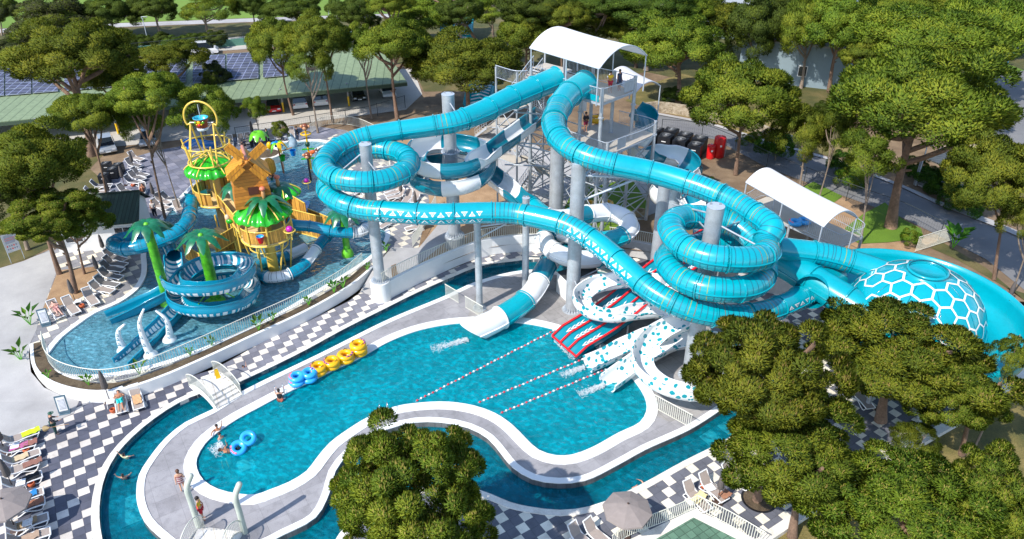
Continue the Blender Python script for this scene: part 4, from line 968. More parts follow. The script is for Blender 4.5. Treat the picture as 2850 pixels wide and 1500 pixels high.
# ---------------------------------------------------------------- pillars
def pillar(label, px, py, top, r0, r1, z0=0., cut=None, plinth=None, name='steel_pillar', mat=GALV, xy=None):
    b = at(px, py, z0) if xy is None else V((xy[0], xy[1], z0)); t = thing(name, label, 'pillar', (b.x, b.y, z0), world=True, group='steel pillars carrying the slides')
    zb = z0
    if plinth:
        MB().lathe((b.x, b.y, 0), [(plinth[0], z0), (plinth[0], plinth[1]-.05), (plinth[0]-.05, plinth[1])], plinth[2] if len(plinth) > 2 else WHITE, 28, False).build('plinth', t); zb = plinth[1]
    segs = [(zb, cut or top, r0)]+([(cut, top, r1)] if cut else [])
    for a, c, r in segs:
        m = MB(); m.lathe((b.x, b.y, 0), [(r, a), (r, c)], mat, 24); m.build('shaft', t)
        m = MB(); m.lathe((b.x, b.y, 0), [(r+.02, a+.12), (r+.28, a+.05), (r+.3, a), (r, a-.02)], mat, 24, False)
        for k in range(20):
            an = 2*pi*k/20; d = V((cos(an), sin(an), 0)); p = V((b.x, b.y, a+.03))+d*(r+.005)
            m.add([p, p+d*.26, p+V((0, 0, .38))], [(0, 1, 2)], STEEL); m.add([p+V((-d.y, d.x, 0))*.02, p+d*.26+V((-d.y, d.x, 0))*.02, p+V((0, 0, .38))], [(2, 1, 0)], STEEL)
        m.build('base_flange', t)
    r = segs[-1][2]; m = MB(); m.lathe((b.x, b.y, 0), [(r+.02, top-.04), (r+.02, top), (.01, top+.01)], STEEL, 24, False)
    for an in (.4, 2.6): m.box((b.x+r*.6*cos(an), b.y+r*.6*sin(an), top+.06), (.14, .05, .12), GALVD)
    m.build('cap_plate', t); return t, b
pillar('galvanised pillar on a white round plinth inside the left blue helix', 0, 0, 13.1, .42, .36, 0, None, (.78, 1.72), xy=P1C)
pillar('galvanised pillar inside the white and teal coil left of the tower', 0, 0, 14.4, .55, .5, .8, 9.6, (.9, 1.9, GALVD), xy=P2C)
pillar('thick galvanised pillar in front of the tower beneath the right tube\'s first bend', 1545, 640, 12.4, .62, .6, U)
pillar('tall flanged galvanised pillar in the middle above the white box', 1592, 862, 12.4, .52, .52, 0, 7.2)
pillar('leaning-shadowed galvanised pillar left of the racing lanes with bulged lower part', 1818, 800, 10.6, .48, .48, 0)
pillar('slim capped galvanised pillar between angled pillar and right blue helix', 1838, 880, 10.8, .38, .38, 0)
pillar('thick galvanised pillar inside the right blue helix above the dotted slides', 0, 0, 13.0, .55, .52, 0, 6.0, xy=(12.22, 40.6))
pillar('slender galvanised post left of the white slide exit', 1335, 858, 8.6, .26, .26, 0)
pillar('slender galvanised post left of the white box on the island', 1462, 815, 8.5, .27, .27, 0)
pillar('ribbed galvanised pillar between the two bowl feeder tubes', 2290, 940, 6.4, .38, .38, 0)
pillar('galvanised pillar under the racing slide start', 2150, 700, 4.4, .3, .3, U)
# struts between pillars and tubes
def struts(label, L, r=.055, mat=GALV, name='brace_arm'):
    t = thing(name, label, 'brace', tuple(L[0][0]), world=True, group='steel arms tying slides to pillars')
    for a, b in L: MB().tube([a, b], r, mat, 7).build('arm', t)
b1 = lambda z: V((P1C.x, P1C.y, z))
struts('steel arms from the left helix pillar to its coils', [(b1(12.3)+V((-.4, 0, 0)), ring(P1C, 3.0, 215, 500)+V((0, 0, -.1))), (b1(11.9), ring(P1C, 3.0, 300, 502)), (b1(11.0), ring(P1C, 3, 20, 450))])
b2 = lambda z: V((P2C.x, P2C.y, z))
struts('steel arms holding the incoming left tube from the second pillar', [(b2(13.9), at(1280,330,13.2)), (b2(13.2), at(1222,345,12.4)), (b2(8.6), ring(P2C, 2.6, -150, 470)), (b2(8.2), ring(P2C, 2.6, -170, 465)), (b2(9.2), ring(P2C, 2.6, -40, 450))])
b7 = lambda z: V((12.22, 40.6, z))
struts('steel arms from the right helix pillar to its coils', [(b7(11.9), ring(P7C, 2.7, -38, 690)), (b7(11.2), at(2108,598,10.6)), (b7(12.4), at(1872,568,10.7))], .06)
b4 = at(1592, 862, 0); b4 = lambda z, q=b4: V((q.x, q.y, z))
struts('long pale steel arms from the central pillar towards the tower tube', [(b4(11.4), at(1782,496,11.2)), (b4(9.3), at(1782,494,11.0)), (b4(11.0), at(1670,450,11.7))], .085, STEEL)
struts('steel arms from the central pillar to the dotted slide', [(b4(3.0), at(1618,830,2.6)), (b4(2.0), at(1620,828,2.5)), (b4(2.6), at(1690,738,2.3))], .06)
b3 = at(1545, 640, U); b3 = lambda z, q=b3: V((q.x, q.y, z))
struts('steel arms from the tower front pillar to the white and teal slide', [(b3(11.6), at(1430,312,12.4)), (b3(9.0), at(1440,398,9.3)), (b3(8.2), at(1440,402,9.2)), (b3(7.0), at(1405,458,6.5))], .07)
b8 = at(1335, 858, 0); b9 = at(1462, 815, 0)
struts('steel arms between the two slender posts under the long tube', [(V((b8.x, b8.y, 7.2)), at(1430,618,7.6)), (V((b8.x, b8.y, 6.2)), at(1410,622,7.5)), (V((b9.x, b9.y, 5.2)), at(1530,650,3.2)), (V((b9.x, b9.y, 3.4)), at(1530,716,1.6))], .06)
b10 = at(2290, 940, 0); struts('steel arms from the ribbed pillar beside the bowl', [(V((b10.x, b10.y, 3.6)), at(2185,880,5.0)), (V((b10.x, b10.y, 1.2)), at(2210,895,1.8))], .06)
b6 = at(1838, 880, 0); struts('steel arms between the slim capped pillar and the helix pillar', [(V((b6.x, b6.y, 10.2)), b7(11.0)), (V((b6.x, b6.y, 9.6)), at(1930,530,10.8))], .06)
# ---------------------------------------------------------------- slide tower
ZU, ZL = 13.4, 9.2
f1_, f2_ = at(1675,288,ZU), at(1757,250,ZU); f0_ = at(1478,232,ZU)
dU = (f1_-f0_).normalized(); dV = V((-dU.y, dU.x, 0)); wU = (f2_-f1_).dot(dV); lU = (f1_-f0_).length
wU = max(wU, 4.2)
tw_ = thing('slide_tower', 'galvanised steel slide tower with two decks, stairs and braced legs', 'tower', (f1_.x, f1_.y, U), world=True)
O = f0_; G = lambda u, v, z: V((O.x+dU.x*u+dV.x*v, O.y+dU.y*u+dV.y*v, z))
MB().slab([G(0, 0, ZU), G(lU, 0, ZU), G(lU, wU, ZU), G(0, wU, ZU)], .22, DECKP, STEEL).build('upper_deck', tw_)
lx = lU+.9; MB().slab([G(lU*.42, -.2, ZL), G(lx, -.2, ZL), G(lx, wU+2.4, ZL), G(lU*.42, wU+2.4, ZL)], .22, DECKP, STEEL).build('lower_deck', tw_)
cols = [(u, v) for u in (0, lU*.42, lU*.72, lU) for v in (0, wU)]+[(lx, -.1), (lx, wU+2.3), (lU*.5, wU+2.3)]
for i, (u, v) in enumerate(cols):
    top = ZU+1.25 if i < 8 else ZL+1.2; m = MB(); m.tube([G(u, v, U), G(u, v, top)], .15, GALV, 12); m.build('leg', tw_)
    for z in (ZL-2.9, ZL-.05, ZU-1.2):
        if z < top: m = MB(); m.lathe(G(u, v, z), [(.15, -.08), (.22, -.06), (.22, .06), (.15, .08)], GALV, 12, False, False); m.build('leg_collar', tw_)
def cross(a, b, z0, z1, r=.045):
    m = MB(); m.tube([V((a.x, a.y, z0)), V((b.x, b.y, z1))], r, GALV, 6); m.build('cross_brace', tw_); m = MB(); m.tube([V((b.x, b.y, z0)), V((a.x, a.y, z1))], r, GALV, 6); m.build('cross_brace', tw_)
C_ = [G(u, v, 0) for u, v in cols]
pairs = [(0, 2), (2, 4), (4, 6), (1, 3), (3, 5), (5, 7), (0, 1), (2, 3), (4, 5), (6, 7), (6, 8), (7, 9), (8, 9)]
for i, j in pairs:
    for z0, z1 in ((U, 3.4), (3.4, 6.2), (6.2, ZL-.2))[0 if (i+j) % 3 else 1:]:
        cross(C_[i], C_[j], z0+.1, z1-.1)
        MB().tube([V((C_[i].x, C_[i].y, z1)), V((C_[j].x, C_[j].y, z1))], .055, GALV, 6).build('beam', tw_)
for i, j in ((0, 2), (0, 1), (1, 3)): cross(C_[i], C_[j], ZL, ZU-.3)
# stair flights on the left end: zigzag up
def flight(a, b, w, n, nm='stair_flight'):
    d = V((b.x-a.x, b.y-a.y, 0)); s = V((-d.y, d.x, 0)).normalized()*w/2; m = MB(); rise = (b.z-a.z)/n
    for i in range(n):
        p = a.lerp(b, (i+.5)/n); m.box(p+V((0, 0, rise/2)), (d.length/n*.95, w, .05), DECKP, x=d)
    o = m.build(nm, tw_)
    m = MB()
    for sg in (-1, 1):
        m.bar(a+s*sg, b+s*sg, .05, .22, STEEL); m.tube([a+s*sg+V((0, 0, 1)), b+s*sg+V((0, 0, 1))], .03, STEEL, 6); m.tube([a+s*sg+V((0, 0, .55)), b+s*sg+V((0, 0, .55))], .02, STEEL, 5)
        for i in range(n+1): p = a.lerp(b, i/n)+s*sg; m.tube([p, p+V((0, 0, 1))], .02, STEEL, 4, False)
    m.build('stair_rail', o); return o
zs = [U, 3.2, 6.1, ZL, 11.2, ZU]; sx = -2.6
for k in range(5):
    y0, y1 = (.6, wU-.6) if k % 2 == 0 else (wU-.6, .6); x = sx+(.0 if k % 2 == 0 else 1.3)
    flight(G(x, y0, zs[k]), G(x, y1, zs[k+1]), 1.1, 13)
    yl = wU+.4 if k % 2 == 0 else -.4
    MB().slab([G(sx-.6, yl-.7, zs[k+1]), G(sx+1.95 if zs[k+1] < ZU else 0, yl-.7, zs[k+1]), G(sx+1.95 if zs[k+1] < ZU else 0, yl+.7, zs[k+1]), G(sx-.6, yl+.7, zs[k+1])], .12, DECKP, STEEL).build('landing', tw_)
for u in (sx-.6, sx+1.9):
    for v in (-1, wU+1.0): MB().tube([G(u, v, U), G(u, v, ZU+1)], .09, GALV, 8).build('stair_post', tw_)
for z in zs[1:-1]:
    cross(G(sx-.6, -1, 0), G(sx-.6, wU+1, 0), z-2.4, z); cross(G(sx-.6, -1, 0), G(sx+1.9, -1, 0), z-2.4, z)
flight(at(1340,376,U), at(1372,352,2.6), 1.8, 5)
MB().slab([at(1360,352,2.6), at(1400,356,2.6), at(1440,330,2.6), at(1390,326,2.6)], .12, DECKP, STEEL).build('landing', tw_)
def rail(line, lb, h=1.15): return fence('tower_railing', line, h, lb, STEEL, .14, .012, .05, panel=2.6)
rail([G(lU*.73, .02, ZU), G(lU-.02, .02, ZU)], 'steel railing on the upper deck front beside the right tube mouth')
rail([G(lU-.02, .02, ZU), G(lU-.02, wU-.02, ZU), G(lU*.5, wU-.02, ZU), G(.05, wU-.02, ZU)], 'steel railing round the upper deck\'s right end and back')
rail([G(lU*.30, .02, ZU), G(lU*.52, .02, ZU)], 'steel railing on the upper deck front between the two tube mouths')
rail([G(0, .02, ZU), G(lU*.10, .02, ZU)], 'steel railing at the upper deck\'s front left corner')
rail([G(lU*.5, -.18, ZL), G(lU*.8, -.18, ZL), G(lx-.02, -.18, ZL)], 'steel railing along the lower deck front edge')
rail([G(lx-.02, -.15, ZL), G(lx-.02, wU+2.3, ZL), G(lU*.6, wU+2.35, ZL)], 'steel railing along the lower deck right end and back')
rail([G(sx-.6, -1.05, ZU), G(sx+1.9, -1.05, ZU), G(-.1, -.3, ZU)], 'steel railing round the top of the tower stairs')
for u0, u1 in ((.53, .70), (.31, .34), (.72, .96)):
    MB().slab([G(lU*u0, -.06, ZU+.55), G(lU*u1, -.06, ZU+.55), G(lU*u1, -.02, ZU+.55), G(lU*u0, -.02, ZU+.55)], .5, TEAL).build('mouth_panel', tw_)
for u, v, z, w in ((lU, 2.9, ZU, 1.3), (lx, 1.2, ZL, 1.2)):
    m = MB(); m.add([G(u+.04, v, z+.15), G(u+.04, v+w, z+.15), G(u+.04, v+w, z+1.15), G(u+.04, v, z+1.15)], [(0, 1, 2, 3)], STEEL); m.build('gate_panel', tw_)
zr = 16.4; r0_, r1_ = at(1474,132,zr), at(1668,190,zr); dr = (r1_-r0_).normalized(); dq = V((-dr.y, dr.x, 0)); wr_ = (at(1790,150,zr)-r1_).dot(dq); print('roof w', wr_, 'deck', lU, wU, (f2_-f1_).dot(dV))
vault('sail_canopy', 'big white barrel sail canopy crowning the slide tower', r0_, r1_, r1_+dq*wr_, r0_+dq*wr_, 1.25, posts=[r0_+dr*.2, r1_-dr*.1, r0_.lerp(r1_, .55), r1_-dr*.1+dq*wr_, r0_+dr*.2+dq*wr_, r0_.lerp(r1_, .55)+dq*wr_], zfoot=ZU)
zq = 12.0; k0, k1 = at(1768,258,zq), at(1838,238,zq); kd = (k1-k0); kn = V((-kd.y, kd.x, 0)).normalized()
s0 = at(1690,214,zq); vault('sail_canopy', 'smaller grey white sail canopy over the lower deck\'s right end', s0, k0, k1, s0+kd, .7, pm('grey_canvas', (.60, .58, .58), .8, var=.03), posts=[k0, k1, s0+kd], zfoot=ZL)
sgn = thing('rules_sign', 'white and maroon rules board hanging under the upper deck', 'sign', tuple(at(1618,308,ZL+1)), world=True)
a_, b_ = at(1611,312,ZL+.9), at(1632,308,ZL+.9); MB().add([a_, b_, b_+V((0, 0, 1.5)), a_+V((0, 0, 1.5))], [(0, 1, 2, 3)], WHP).add([a_+V((0, -.02, 1.1)), b_+V((0, -.02, 1.1)), b_+V((0, -.02, 1.45)), a_+V((0, -.02, 1.45))], [(0, 1, 2, 3)], pm('maroon', (.25, .03, .06), .5)).build('board', sgn)
wb = thing('pump_box', 'white rendered box on the island behind the central pillar', 'box', tuple(at(1600,760,0)), world=True)
q = [at(1548,812,0), at(1578,842,0), at(1660,815,0), at(1652,782,0)]; MB().slab(Z(q, 1.9), 1.9, pm('dark_lid', (.05, .055, .06), .7), WHITE).build('box_body', wb)
# ================================================================= CHILDREN'S POOL
W0 = U-.08
def loc(o): return V((o[0], o[1], 0))
c1 = V((-26.0, 60.5, 0)); c2 = loc(at(764, 758, W0))
f1z = zfor(c1.x, c1.y, 548); e1z = zfor(c1.x, c1.y, 468); f2z = zfor(c2.x, c2.y, 650); e2z = zfor(c2.x, c2.y, 592)
ps = thing('climbing_tower', 'yellow posted bamboo play structure with two leafy green canopies in the children\'s pool', 'play structure', (c2.x, c2.y, .3), world=True)
def leaf_canopy(c, r, z, rise, nm='leaf_canopy', ribs=6, lobes=18):
    m = MB(); n = 72; prof = [(1.0, -.28), (.985, -.1), (.9, .12), (.72, .42), (.5, .68), (.28, .88), (.06, 1.0)]; vs = []
    for a, b in prof:
        for i in range(n):
            t = 2*pi*i/n; k = 1+.035*a*sin(lobes*t)+.03*a*sin(5*t+1); zz = b*rise+(.10*a*sin(lobes*t+.6) if a > .4 else 0)
            vs.append((c.x+r*a*k*cos(t), c.y+r*a*k*sin(t), z+zz))
    m.add(vs, [(j*n+i, j*n+(i+1) % n, (j+1)*n+(i+1) % n, (j+1)*n+i) for j in range(len(prof)-1) for i in range(n)], GREEN, True)
    o = m.build(nm, ps)
    for k in range(ribs):
        t = 2*pi*k/ribs+.3; q = [V((c.x+r*a*1.04*cos(t), c.y+r*a*1.04*sin(t), z+b*rise+.08)) for a, b in prof[1:]]; MB().tube(q, .055, YEL, 6).build('canopy_rib', o)
def post(p, z0, z1, r=.075, mat=YEL, nm='post', par=None): MB().tube([V((p.x, p.y, z0)), V((p.x, p.y, z1))], r, mat, 8).build(nm, par or ps)
def pol(c, r, a, z=0.): return V((c.x+r*cos(radians(a)), c.y+r*sin(radians(a)), z))
for c, fz, ez, r in ((c1, f1z, e1z, 1.85), (c2, f2z, e2z, 1.95)):
    MB().lathe((c.x, c.y, 0), [(r, fz-.2), (r, fz), (.05, fz+.01)], SANDY, 36, False).build('round_deck', ps)
    MB().tube([pol(c, r+.02, a, fz-.15) for a in range(0, 360, 10)], .08, YEL, 8, closed=True).build('deck_ring', ps)
    MB().lathe((c.x, c.y, 0), [(.42, .3), (.42, ez+.3)], YEL if c is c2 else pm('tan_trunk', (.62, .42, .16), .5), 16).build('centre_column', ps)
    for a in range(20, 380, 45): post(pol(c, r+.05, a), fz-(.0 if a % 90 else 2.0), ez+.1)
    gaps = [(-75, 20)] if c is c1 else [(150, 215)]
    for a0, a1 in (((35, 275),) if c is c1 else ((-140, 20), (60, 140))):
        m = MB(); k = int((a1-a0)/8); m.band([pol(c, r, a0+(a1-a0)*i/k, fz+.05) for i in range(k+1)], [pol(c, r, a0+(a1-a0)*i/k, fz+1.1) for i in range(k+1)], BAMBV)
        o = m.build('bamboo_panel', ps); o2 = MB().tube([pol(c, r+.02, a0+(a1-a0)*i/k, fz+1.12) for i in range(k+1)], .05, YEL, 6).build('rail', ps)
    leaf_canopy(c, 2.2, ez+.15, .95)
for a in range(0, 360, 60): q = pol(c2, 1.3, a, .4); MB().tube([q, pol(c2, 1.9, a+25, f2z-.1)], .07, YEL, 6).build('brace', ps)
MB().tube([pol(c2, 1.5, a, f2z-1.0) for a in range(0, 360, 20)], .06, YEL, 6, closed=True).build('lower_ring', ps)
# bucket frame over the far tower
zr1 = e1z+.75; MB().tube([pol(c1, 1.75, a, zr1) for a in range(0, 360, 12)], .075, YEL, 8, closed=True).build('top_ring', ps)
for k in range(6): MB().tube([pol(c1, 1.75, 60*k, zr1), pol(c1, 1.2, 60*k, zr1+.55), pol(c1, .2, 60*k, zr1+.85)], .06, YEL, 6).build('ring_rib', ps)
zb = zfor(c1.x, c1.y, 336); zr2 = zr1+1.55
MB().tube([pol(c1, 1.95, a, zr2) for a in range(0, 360, 30)], .06, YEL, 8, closed=True).build('upper_frame', ps)
for a in range(0, 360, 60): MB().tube([pol(c1, 1.75, a, zr1), pol(c1, 2.05, a, zr2+.35)], .07, YEL, 6).build('frame_post', ps)
for sx in (-1, 1):
    top = V((c1.x+sx*.95, c1.y, zb-.25))
    for a in ((180, 230, 130) if sx < 0 else (0, 310, 50)): MB().tube([pol(c1, 1.75, a, zr1+.1), top], .075, YEL, 8).build('bucket_leg', ps)
hp = [V((c1.x+1.36*cos(radians(a)), c1.y, zb+.25+1.42*sin(radians(a)))) for a in range(-28, 210, 8)]; hp = [V((c1.x+.95, c1.y, zb-.25))]+hp+[V((c1.x-.95, c1.y, zb-.25))]
MB().tube(hp, .085, YEL, 8).build('bucket_hoop', ps)
bk = thing('tipping_bucket', 'brown and red tiki patterned tipping bucket with blue inside hanging in the yellow hoop', 'bucket', (c1.x, c1.y, zb-.6), world=True)
MB().lathe((c1.x, c1.y, 0), [(.42, zb-.75), (.48, zb-.45), (.60, zb+.28)], pm('bucket_brown', (.22, .04, .02), .4, var=.3), 20, caps=False).build('bucket_shell', bk)
MB().lathe((c1.x, c1.y, 0), [(.60, zb+.24), (.63, zb+.3), (.57, zb+.3), (.45, zb-.4)], pm('bucket_blue', (.05, .5, .68), .3), 20, caps=False).build('bucket_rim', bk)
MB().lathe((c1.x, c1.y, 0), [(.43, zb-.78), (.47, zb-.7), (.46, zb-.5), (.40, zb-.72)], pm('pale_skirt', (.6, .7, .78), .5), 18, caps=False).build('bucket_skirt', bk)
for a, mt, w, z_ in ((-125, LIMEB, .12, .0), (-55, LIMEB, .12, .0), (-90, YELB, .16, .03), (-90, RED, .12, -.2), (-110, YELB, .08, -.15), (-70, YELB, .08, -.15)):
    p = pol(c1, .575, a, zb+z_); MB().ell(p, (w, .05, w*.9), mt, 10, 6, Matrix.Rotation(radians(a+90), 3, 'Z')).build('painted_shape', bk)
MB().tube([V((c1.x-.98, c1.y, zb-.15)), V((c1.x+.98, c1.y, zb-.15))], .05, WHP, 8).tube([V((c1.x, c1.y, zb+.3)), V((c1.x, c1.y, zb+1.4))], .04, STEEL, 6).build('axle', bk)
# stairs and walkway between the towers
a_, b_ = pol(c2, 1.7, 160, f2z), pol(c1, 1.5, -45, f1z); n = 14; d = V((b_.x-a_.x, b_.y-a_.y, 0)); s = V((-d.y, d.x, 0)).normalized()*.65
for i in range(n): p = a_.lerp(b_, (i+.5)/n); MB().box(p, (d.length/n*1.02, 1.3, .3), SANDY, x=d).build('stair_step', ps)
for sg in (-1, 1):
    m = MB(); m.band([a_+s*sg-V((0, 0, .35)), b_+s*sg-V((0, 0, .35))], [a_+s*sg+V((0, 0, 1.0)), b_+s*sg+V((0, 0, 1.0))], BAMB).build('bamboo_panel', ps)
    MB().tube([a_+s*sg+V((0, 0, 1.0)), b_+s*sg+V((0, 0, 1.0))], .055, YEL, 6).tube([a_+s*sg-V((0, 0, .35)), b_+s*sg-V((0, 0, .35))], .055, YEL, 6).build('rail', ps)
for f in (.25, .5, .75): p = a_.lerp(b_, f); post(p+s, .3, p.z-.3); post(p-s, .3, p.z-.3)
# lower platform and bamboo walls
lz = 2.3; lp = [at(548,672,lz), at(600,690,lz), at(655,655,lz), at(605,630,lz)]; MB().slab(lp, .2, SANDY).build('lower_deck', ps)
for p in lp: post(p, .3, lz+1.1)
def panel(pa, pb, z0, z1, mat=BAMB):
    m = MB(); nrm = V((-(pb-pa).y, (pb-pa).x, 0)).normalized()*.06; m.slab([pa+V((0, 0, z1-pa.z)), pb+V((0, 0, z1-pb.z)), pb+nrm+V((0, 0, z1-pb.z)), pa+nrm+V((0, 0, z1-pa.z))], z1-z0, mat).build('bamboo_panel', ps)
    for z in (z0+.03, z1): MB().tube([V((pa.x, pa.y, z)), V((pb.x, pb.y, z))], .05, YEL, 6).build('rail', ps)
for pa, pb, z0, z1 in [((613,700,.7),(690,690,.7),.7,2.2),((690,690,.7),(720,660,.7),.7,2.4),((510,690,2.2),(560,720,2.2),1.2,2.6),((605,695,2.2),(655,665,2.2),2.0,3.3),((800,640,.7),(905,668,.7),.7,3.0),((795,600,.7),(860,640,.7),1.6,3.4),((860,612,.7),(925,640,.7),.7,1.9),((780,612,.7),(790,660,.7),.7,3.2)]:
    panel(at(*pa), at(*pb), z0, z1)
tp_ = at(578,560,f1z+.2)
MB().band([at(512,540,f1z), at(518,562,f1z-.2), at(540,568,f1z-.2), at(580,552,f1z), at(582,535,f1z)], [p+V((0, 0, .9)) for p in (at(512,540,f1z), at(518,562,f1z-.2), at(540,568,f1z-.2), at(580,552,f1z), at(582,535,f1z))], TEAL).build('slide_mouth', ps)
c3 = loc(at(800,600,W0)); c3z = zfor(c3.x, c3.y, 533)
leaf_canopy(c3, 1.55, c3z, .75, ribs=4, lobes=12)
for a in (-60, 200, 60): post(pol(c3, 1.2, a), .4, c3z+.1)
MB().slab([at(828,590,2.0), at(852,592,2.0), at(862,560,1.2), at(842,556,1.2)], .1, SKYB).build('water_chute', ps)
# palm fronds on the structure
def fronds(t, c, n=8, L_=1.5, droop=.6, mat=GREEND, nm='frond', a0=.2, w=.3):
    for k in range(n):
        a = 2*pi*k/n+a0; d = V((cos(a), sin(a), 0)); sd_ = V((-d.y, d.x, 0)); m = MB(); q = 8; vs = []
        for i in range(q+1):
            f = i/q; p = c+d*(L_*f)+V((0, 0, .35*sin(pi*min(1, f*1.1))-droop*f*f)); ww = w*sin(pi*min(1, .12+f*.86))**.8*(1+.18*(i % 2))
            vs += [p-sd_*ww-V((0, 0, .10*ww/w)), p, p+sd_*ww-V((0, 0, .10*ww/w))]
        m.add(vs, [(3*i+j, 3*i+j+1, 3*i+j+4, 3*i+j+3) for i in range(q) for j in (0, 1)], mat, True); m.build(nm, t)
def fake_palm(label, base, toppy, r=.36, L_=1.7, n=9, ball=True, flag=0):
    b = at(*base); zt = zfor(b.x, b.y, toppy); t = thing('play_palm', label, 'play palm', tuple(b), group='plastic palms of the children\'s pool', world=True)
    m = MB(); P_ = [V((b.x, b.y, b.z+(zt-b.z)*i/14)) for i in range(15)]; m.tube(P_, [r*(1-.12*i/14)*(1+.05*(i % 2)) for i in range(15)], LIME, 14); m.build('trunk', t)
    if ball: MB().lathe((b.x, b.y, 0), [(r*1.6, b.z), (r*1.75, b.z+.2), (r*1.5, b.z+.55), (r, b.z+.75)], LIMEB, 18).build('base_ball', t); MB().lathe((b.x, b.y, 0), [(r*1.75, b.z-.4), (r*1.7, b.z+.04)], GREYP, 18).build('base_plate', t)
    fronds(t, V((b.x, b.y, zt+.15)), n, L_)
    MB().ell((b.x, b.y, zt+.2), (.2, .2, .2), LIMEB, 10, 6).build('crown_hub', t); return t, b, zt
p1 = fake_palm('tall lime trunked plastic palm piercing the left blue loop', (470,846,W0), 632); p2 = fake_palm('lime trunked plastic palm in the middle of the zebra slide', (606,850,W0), 662, .42, 1.9)
fake_palm('short plastic palm on the right holding the blue and white tube', (968,712,W0), 598, .3, 1.7); fake_palm('plastic palm behind the tall left one', (466,700,W0), 635, .22, 1.4, 8, False)
for lb, c, L_ in [('plastic frond cluster topped by a red flower on the play stairs', at(650,520,6.6), 1.35), ('plastic frond cluster crowning the front green canopy', at(735,553,e2z+1.35), 1.9), ('plastic frond cluster beside the windmill\'s right side', at(775,520,e2z+1.4), 1.5)]:
    t = thing('frond_cluster', lb, 'frond cluster', tuple(c), world=True, group='plastic fronds on the play structure'); fronds(t, c, 8, L_, .7); MB().ell(c+V((0, 0, .35)), (.16, .16, .4), pm('fig_tan', (.6, .3, .12), .5), 10, 8).ell(c+V((0, 0, .85)), (.24, .24, .18), RED if 'red' in lb else pm('coral', (.7, .2, .12), .5), 10, 6).build('flower', t)
    MB().tube([c, V((c.x, c.y, c.z-.9))], .12, GREEND, 8).build('stalk', t)
# windmill hut
wb_ = at(706, 560, e2z+.7); wm = thing('windmill_hut', 'orange plank windmill hut with four blades standing on the play structure', 'windmill', tuple(wb_), .0, world=False); wm.rotation_euler = (0, 0, .40)
m = MB(); w0, w1, h = 1.45, 1.15, 2.9
vs = [(-w0, -w0*.8, 0), (w0, -w0*.8, 0), (w0, w0*.8, 0), (-w0, w0*.8, 0), (-w1, -w1*.8, h), (w1, -w1*.8, h), (w1, w1*.8, h), (-w1, w1*.8, h), (0, -w1*.8, h+1.15), (0, w1*.8, h+1.15)]
m.add(vs, [(0, 1, 5, 8, 4), (2, 3, 7, 9, 6), (1, 2, 6, 5), (3, 0, 4, 7), (3, 2, 1, 0)], PLANK).build('plank_wall', wm)
for sx in (-1, 1):
    m = MB(); m.slab([(sx*(w1+.45), -w1*.8-.35, h-.32), (0, -w1*.8-.35, h+1.22), (0, w1*.8+.3, h+1.22), (sx*(w1+.45), w1*.8+.3, h-.32)], .1, PLANKR).build('roof_slope', wm)
MB().tube([(0, -w1*.8-.4, h+1.25), (0, w1*.8+.35, h+1.25)], .13, pm('pink_ridge', (.50, .20, .14), .5), 8).build('ridge_pole', wm)
MB().box((.1, -w0*.8+.1, 1.35), (.75, .12, .62), pm('dark_brown', (.10, .025, .012), .6)).build('window', wm)
hub = V((0, -w1*.8-.45, h+.95)); MB().ell(hub, (.16, .2, .16), PLANK, 10, 6).build('hub', wm)
for k in range(4):
    a = radians(38+90*k); d = V((cos(a), 0, sin(a))); c_ = hub+d*1.2; MB().box(c_, (1.35, .07, .66), PLANKR, x=d, z=V((-d.z, 0, d.x))).bar(hub, hub+d*1.8, .08, .08, PLANK).build('blade', wm)
# kids' slides
K1S = [at(533,556,f1z+.3), at(529,585,f1z-.1), at(520,620,4.9), at(492,648,4.6), at(440,671,4.3), at(380,688,4.1), at(338,692,3.9), at(318,682,3.8), at(330,668,3.7), at(385,659,3.5), at(435,664,3.3), at(470,684,3.1), at(484,712,2.9)]
t0, pth, FF, _l = tube_slide('tube_slide', 'blue children\'s tube slide looping out from the bucket tower round the tall palm', K1S, .56, 2.2, (pm('kids_blue_gelcoat', (.0, .25, .39), .24, var=.05, coat=.6),))
KB = MATS['kids_blue_gelcoat']
cz_ = V((p2[1].x, p2[1].y, 0))
rz_ = R
zebpat = []
while len(zebpat) < 1200: zebpat += [True]*rz_.choice((1, 2, 2, 3))+[False]*rz_.choice((1, 2, 2, 3))
ZEB = lambda k, i, q: (GELW if (zebpat[i % 1200] and (6 <= q <= 16 or 24 <= q <= 30)) else KB)
PZ = [at(484,712,2.95), at(482,738,2.7), at(487,760,2.5)]+[ring(cz_, 2.75, a, py) for a, py in ((205,780),(235,794),(270,800),(305,794),(335,778),(0,756),(30,738),(60,728),(90,726),(120,736),(150,762),(180,798),(205,826),(235,848),(270,858),(305,852),(335,836),(0,812),(30,792),(60,782),(90,782),(120,790),(150,812))]+[at(500,850,1.35), at(462,893,1.2), at(415,940,1.0), at(375,978,.9), at(337,1012,.82)]
flume('zebra_slide', 'blue children\'s slide with white zebra stripes spiralling round a lime palm', PZ, u_prof(.6, .3, .06), ZEB, .09, .35, 2.6)
PK2 = [at(800,620,4.3), at(822,626,4.1), at(865,630,3.9), at(910,640,3.65), at(955,647,3.4), at(1000,645,3.2), at(1018,633,3.1), at(1010,619,3.0), at(985,613,2.85), at(960,624,2.6), at(930,642,2.4), at(905,662,2.2), at(880,692,1.95), at(862,717,1.75), at(836,746,1.55), at(798,765,1.4), at(755,772,1.3), at(724,764,1.2), at(712,748,1.15), at(735,733,1.1), at(790,716,1.05), at(850,690,1.0)]
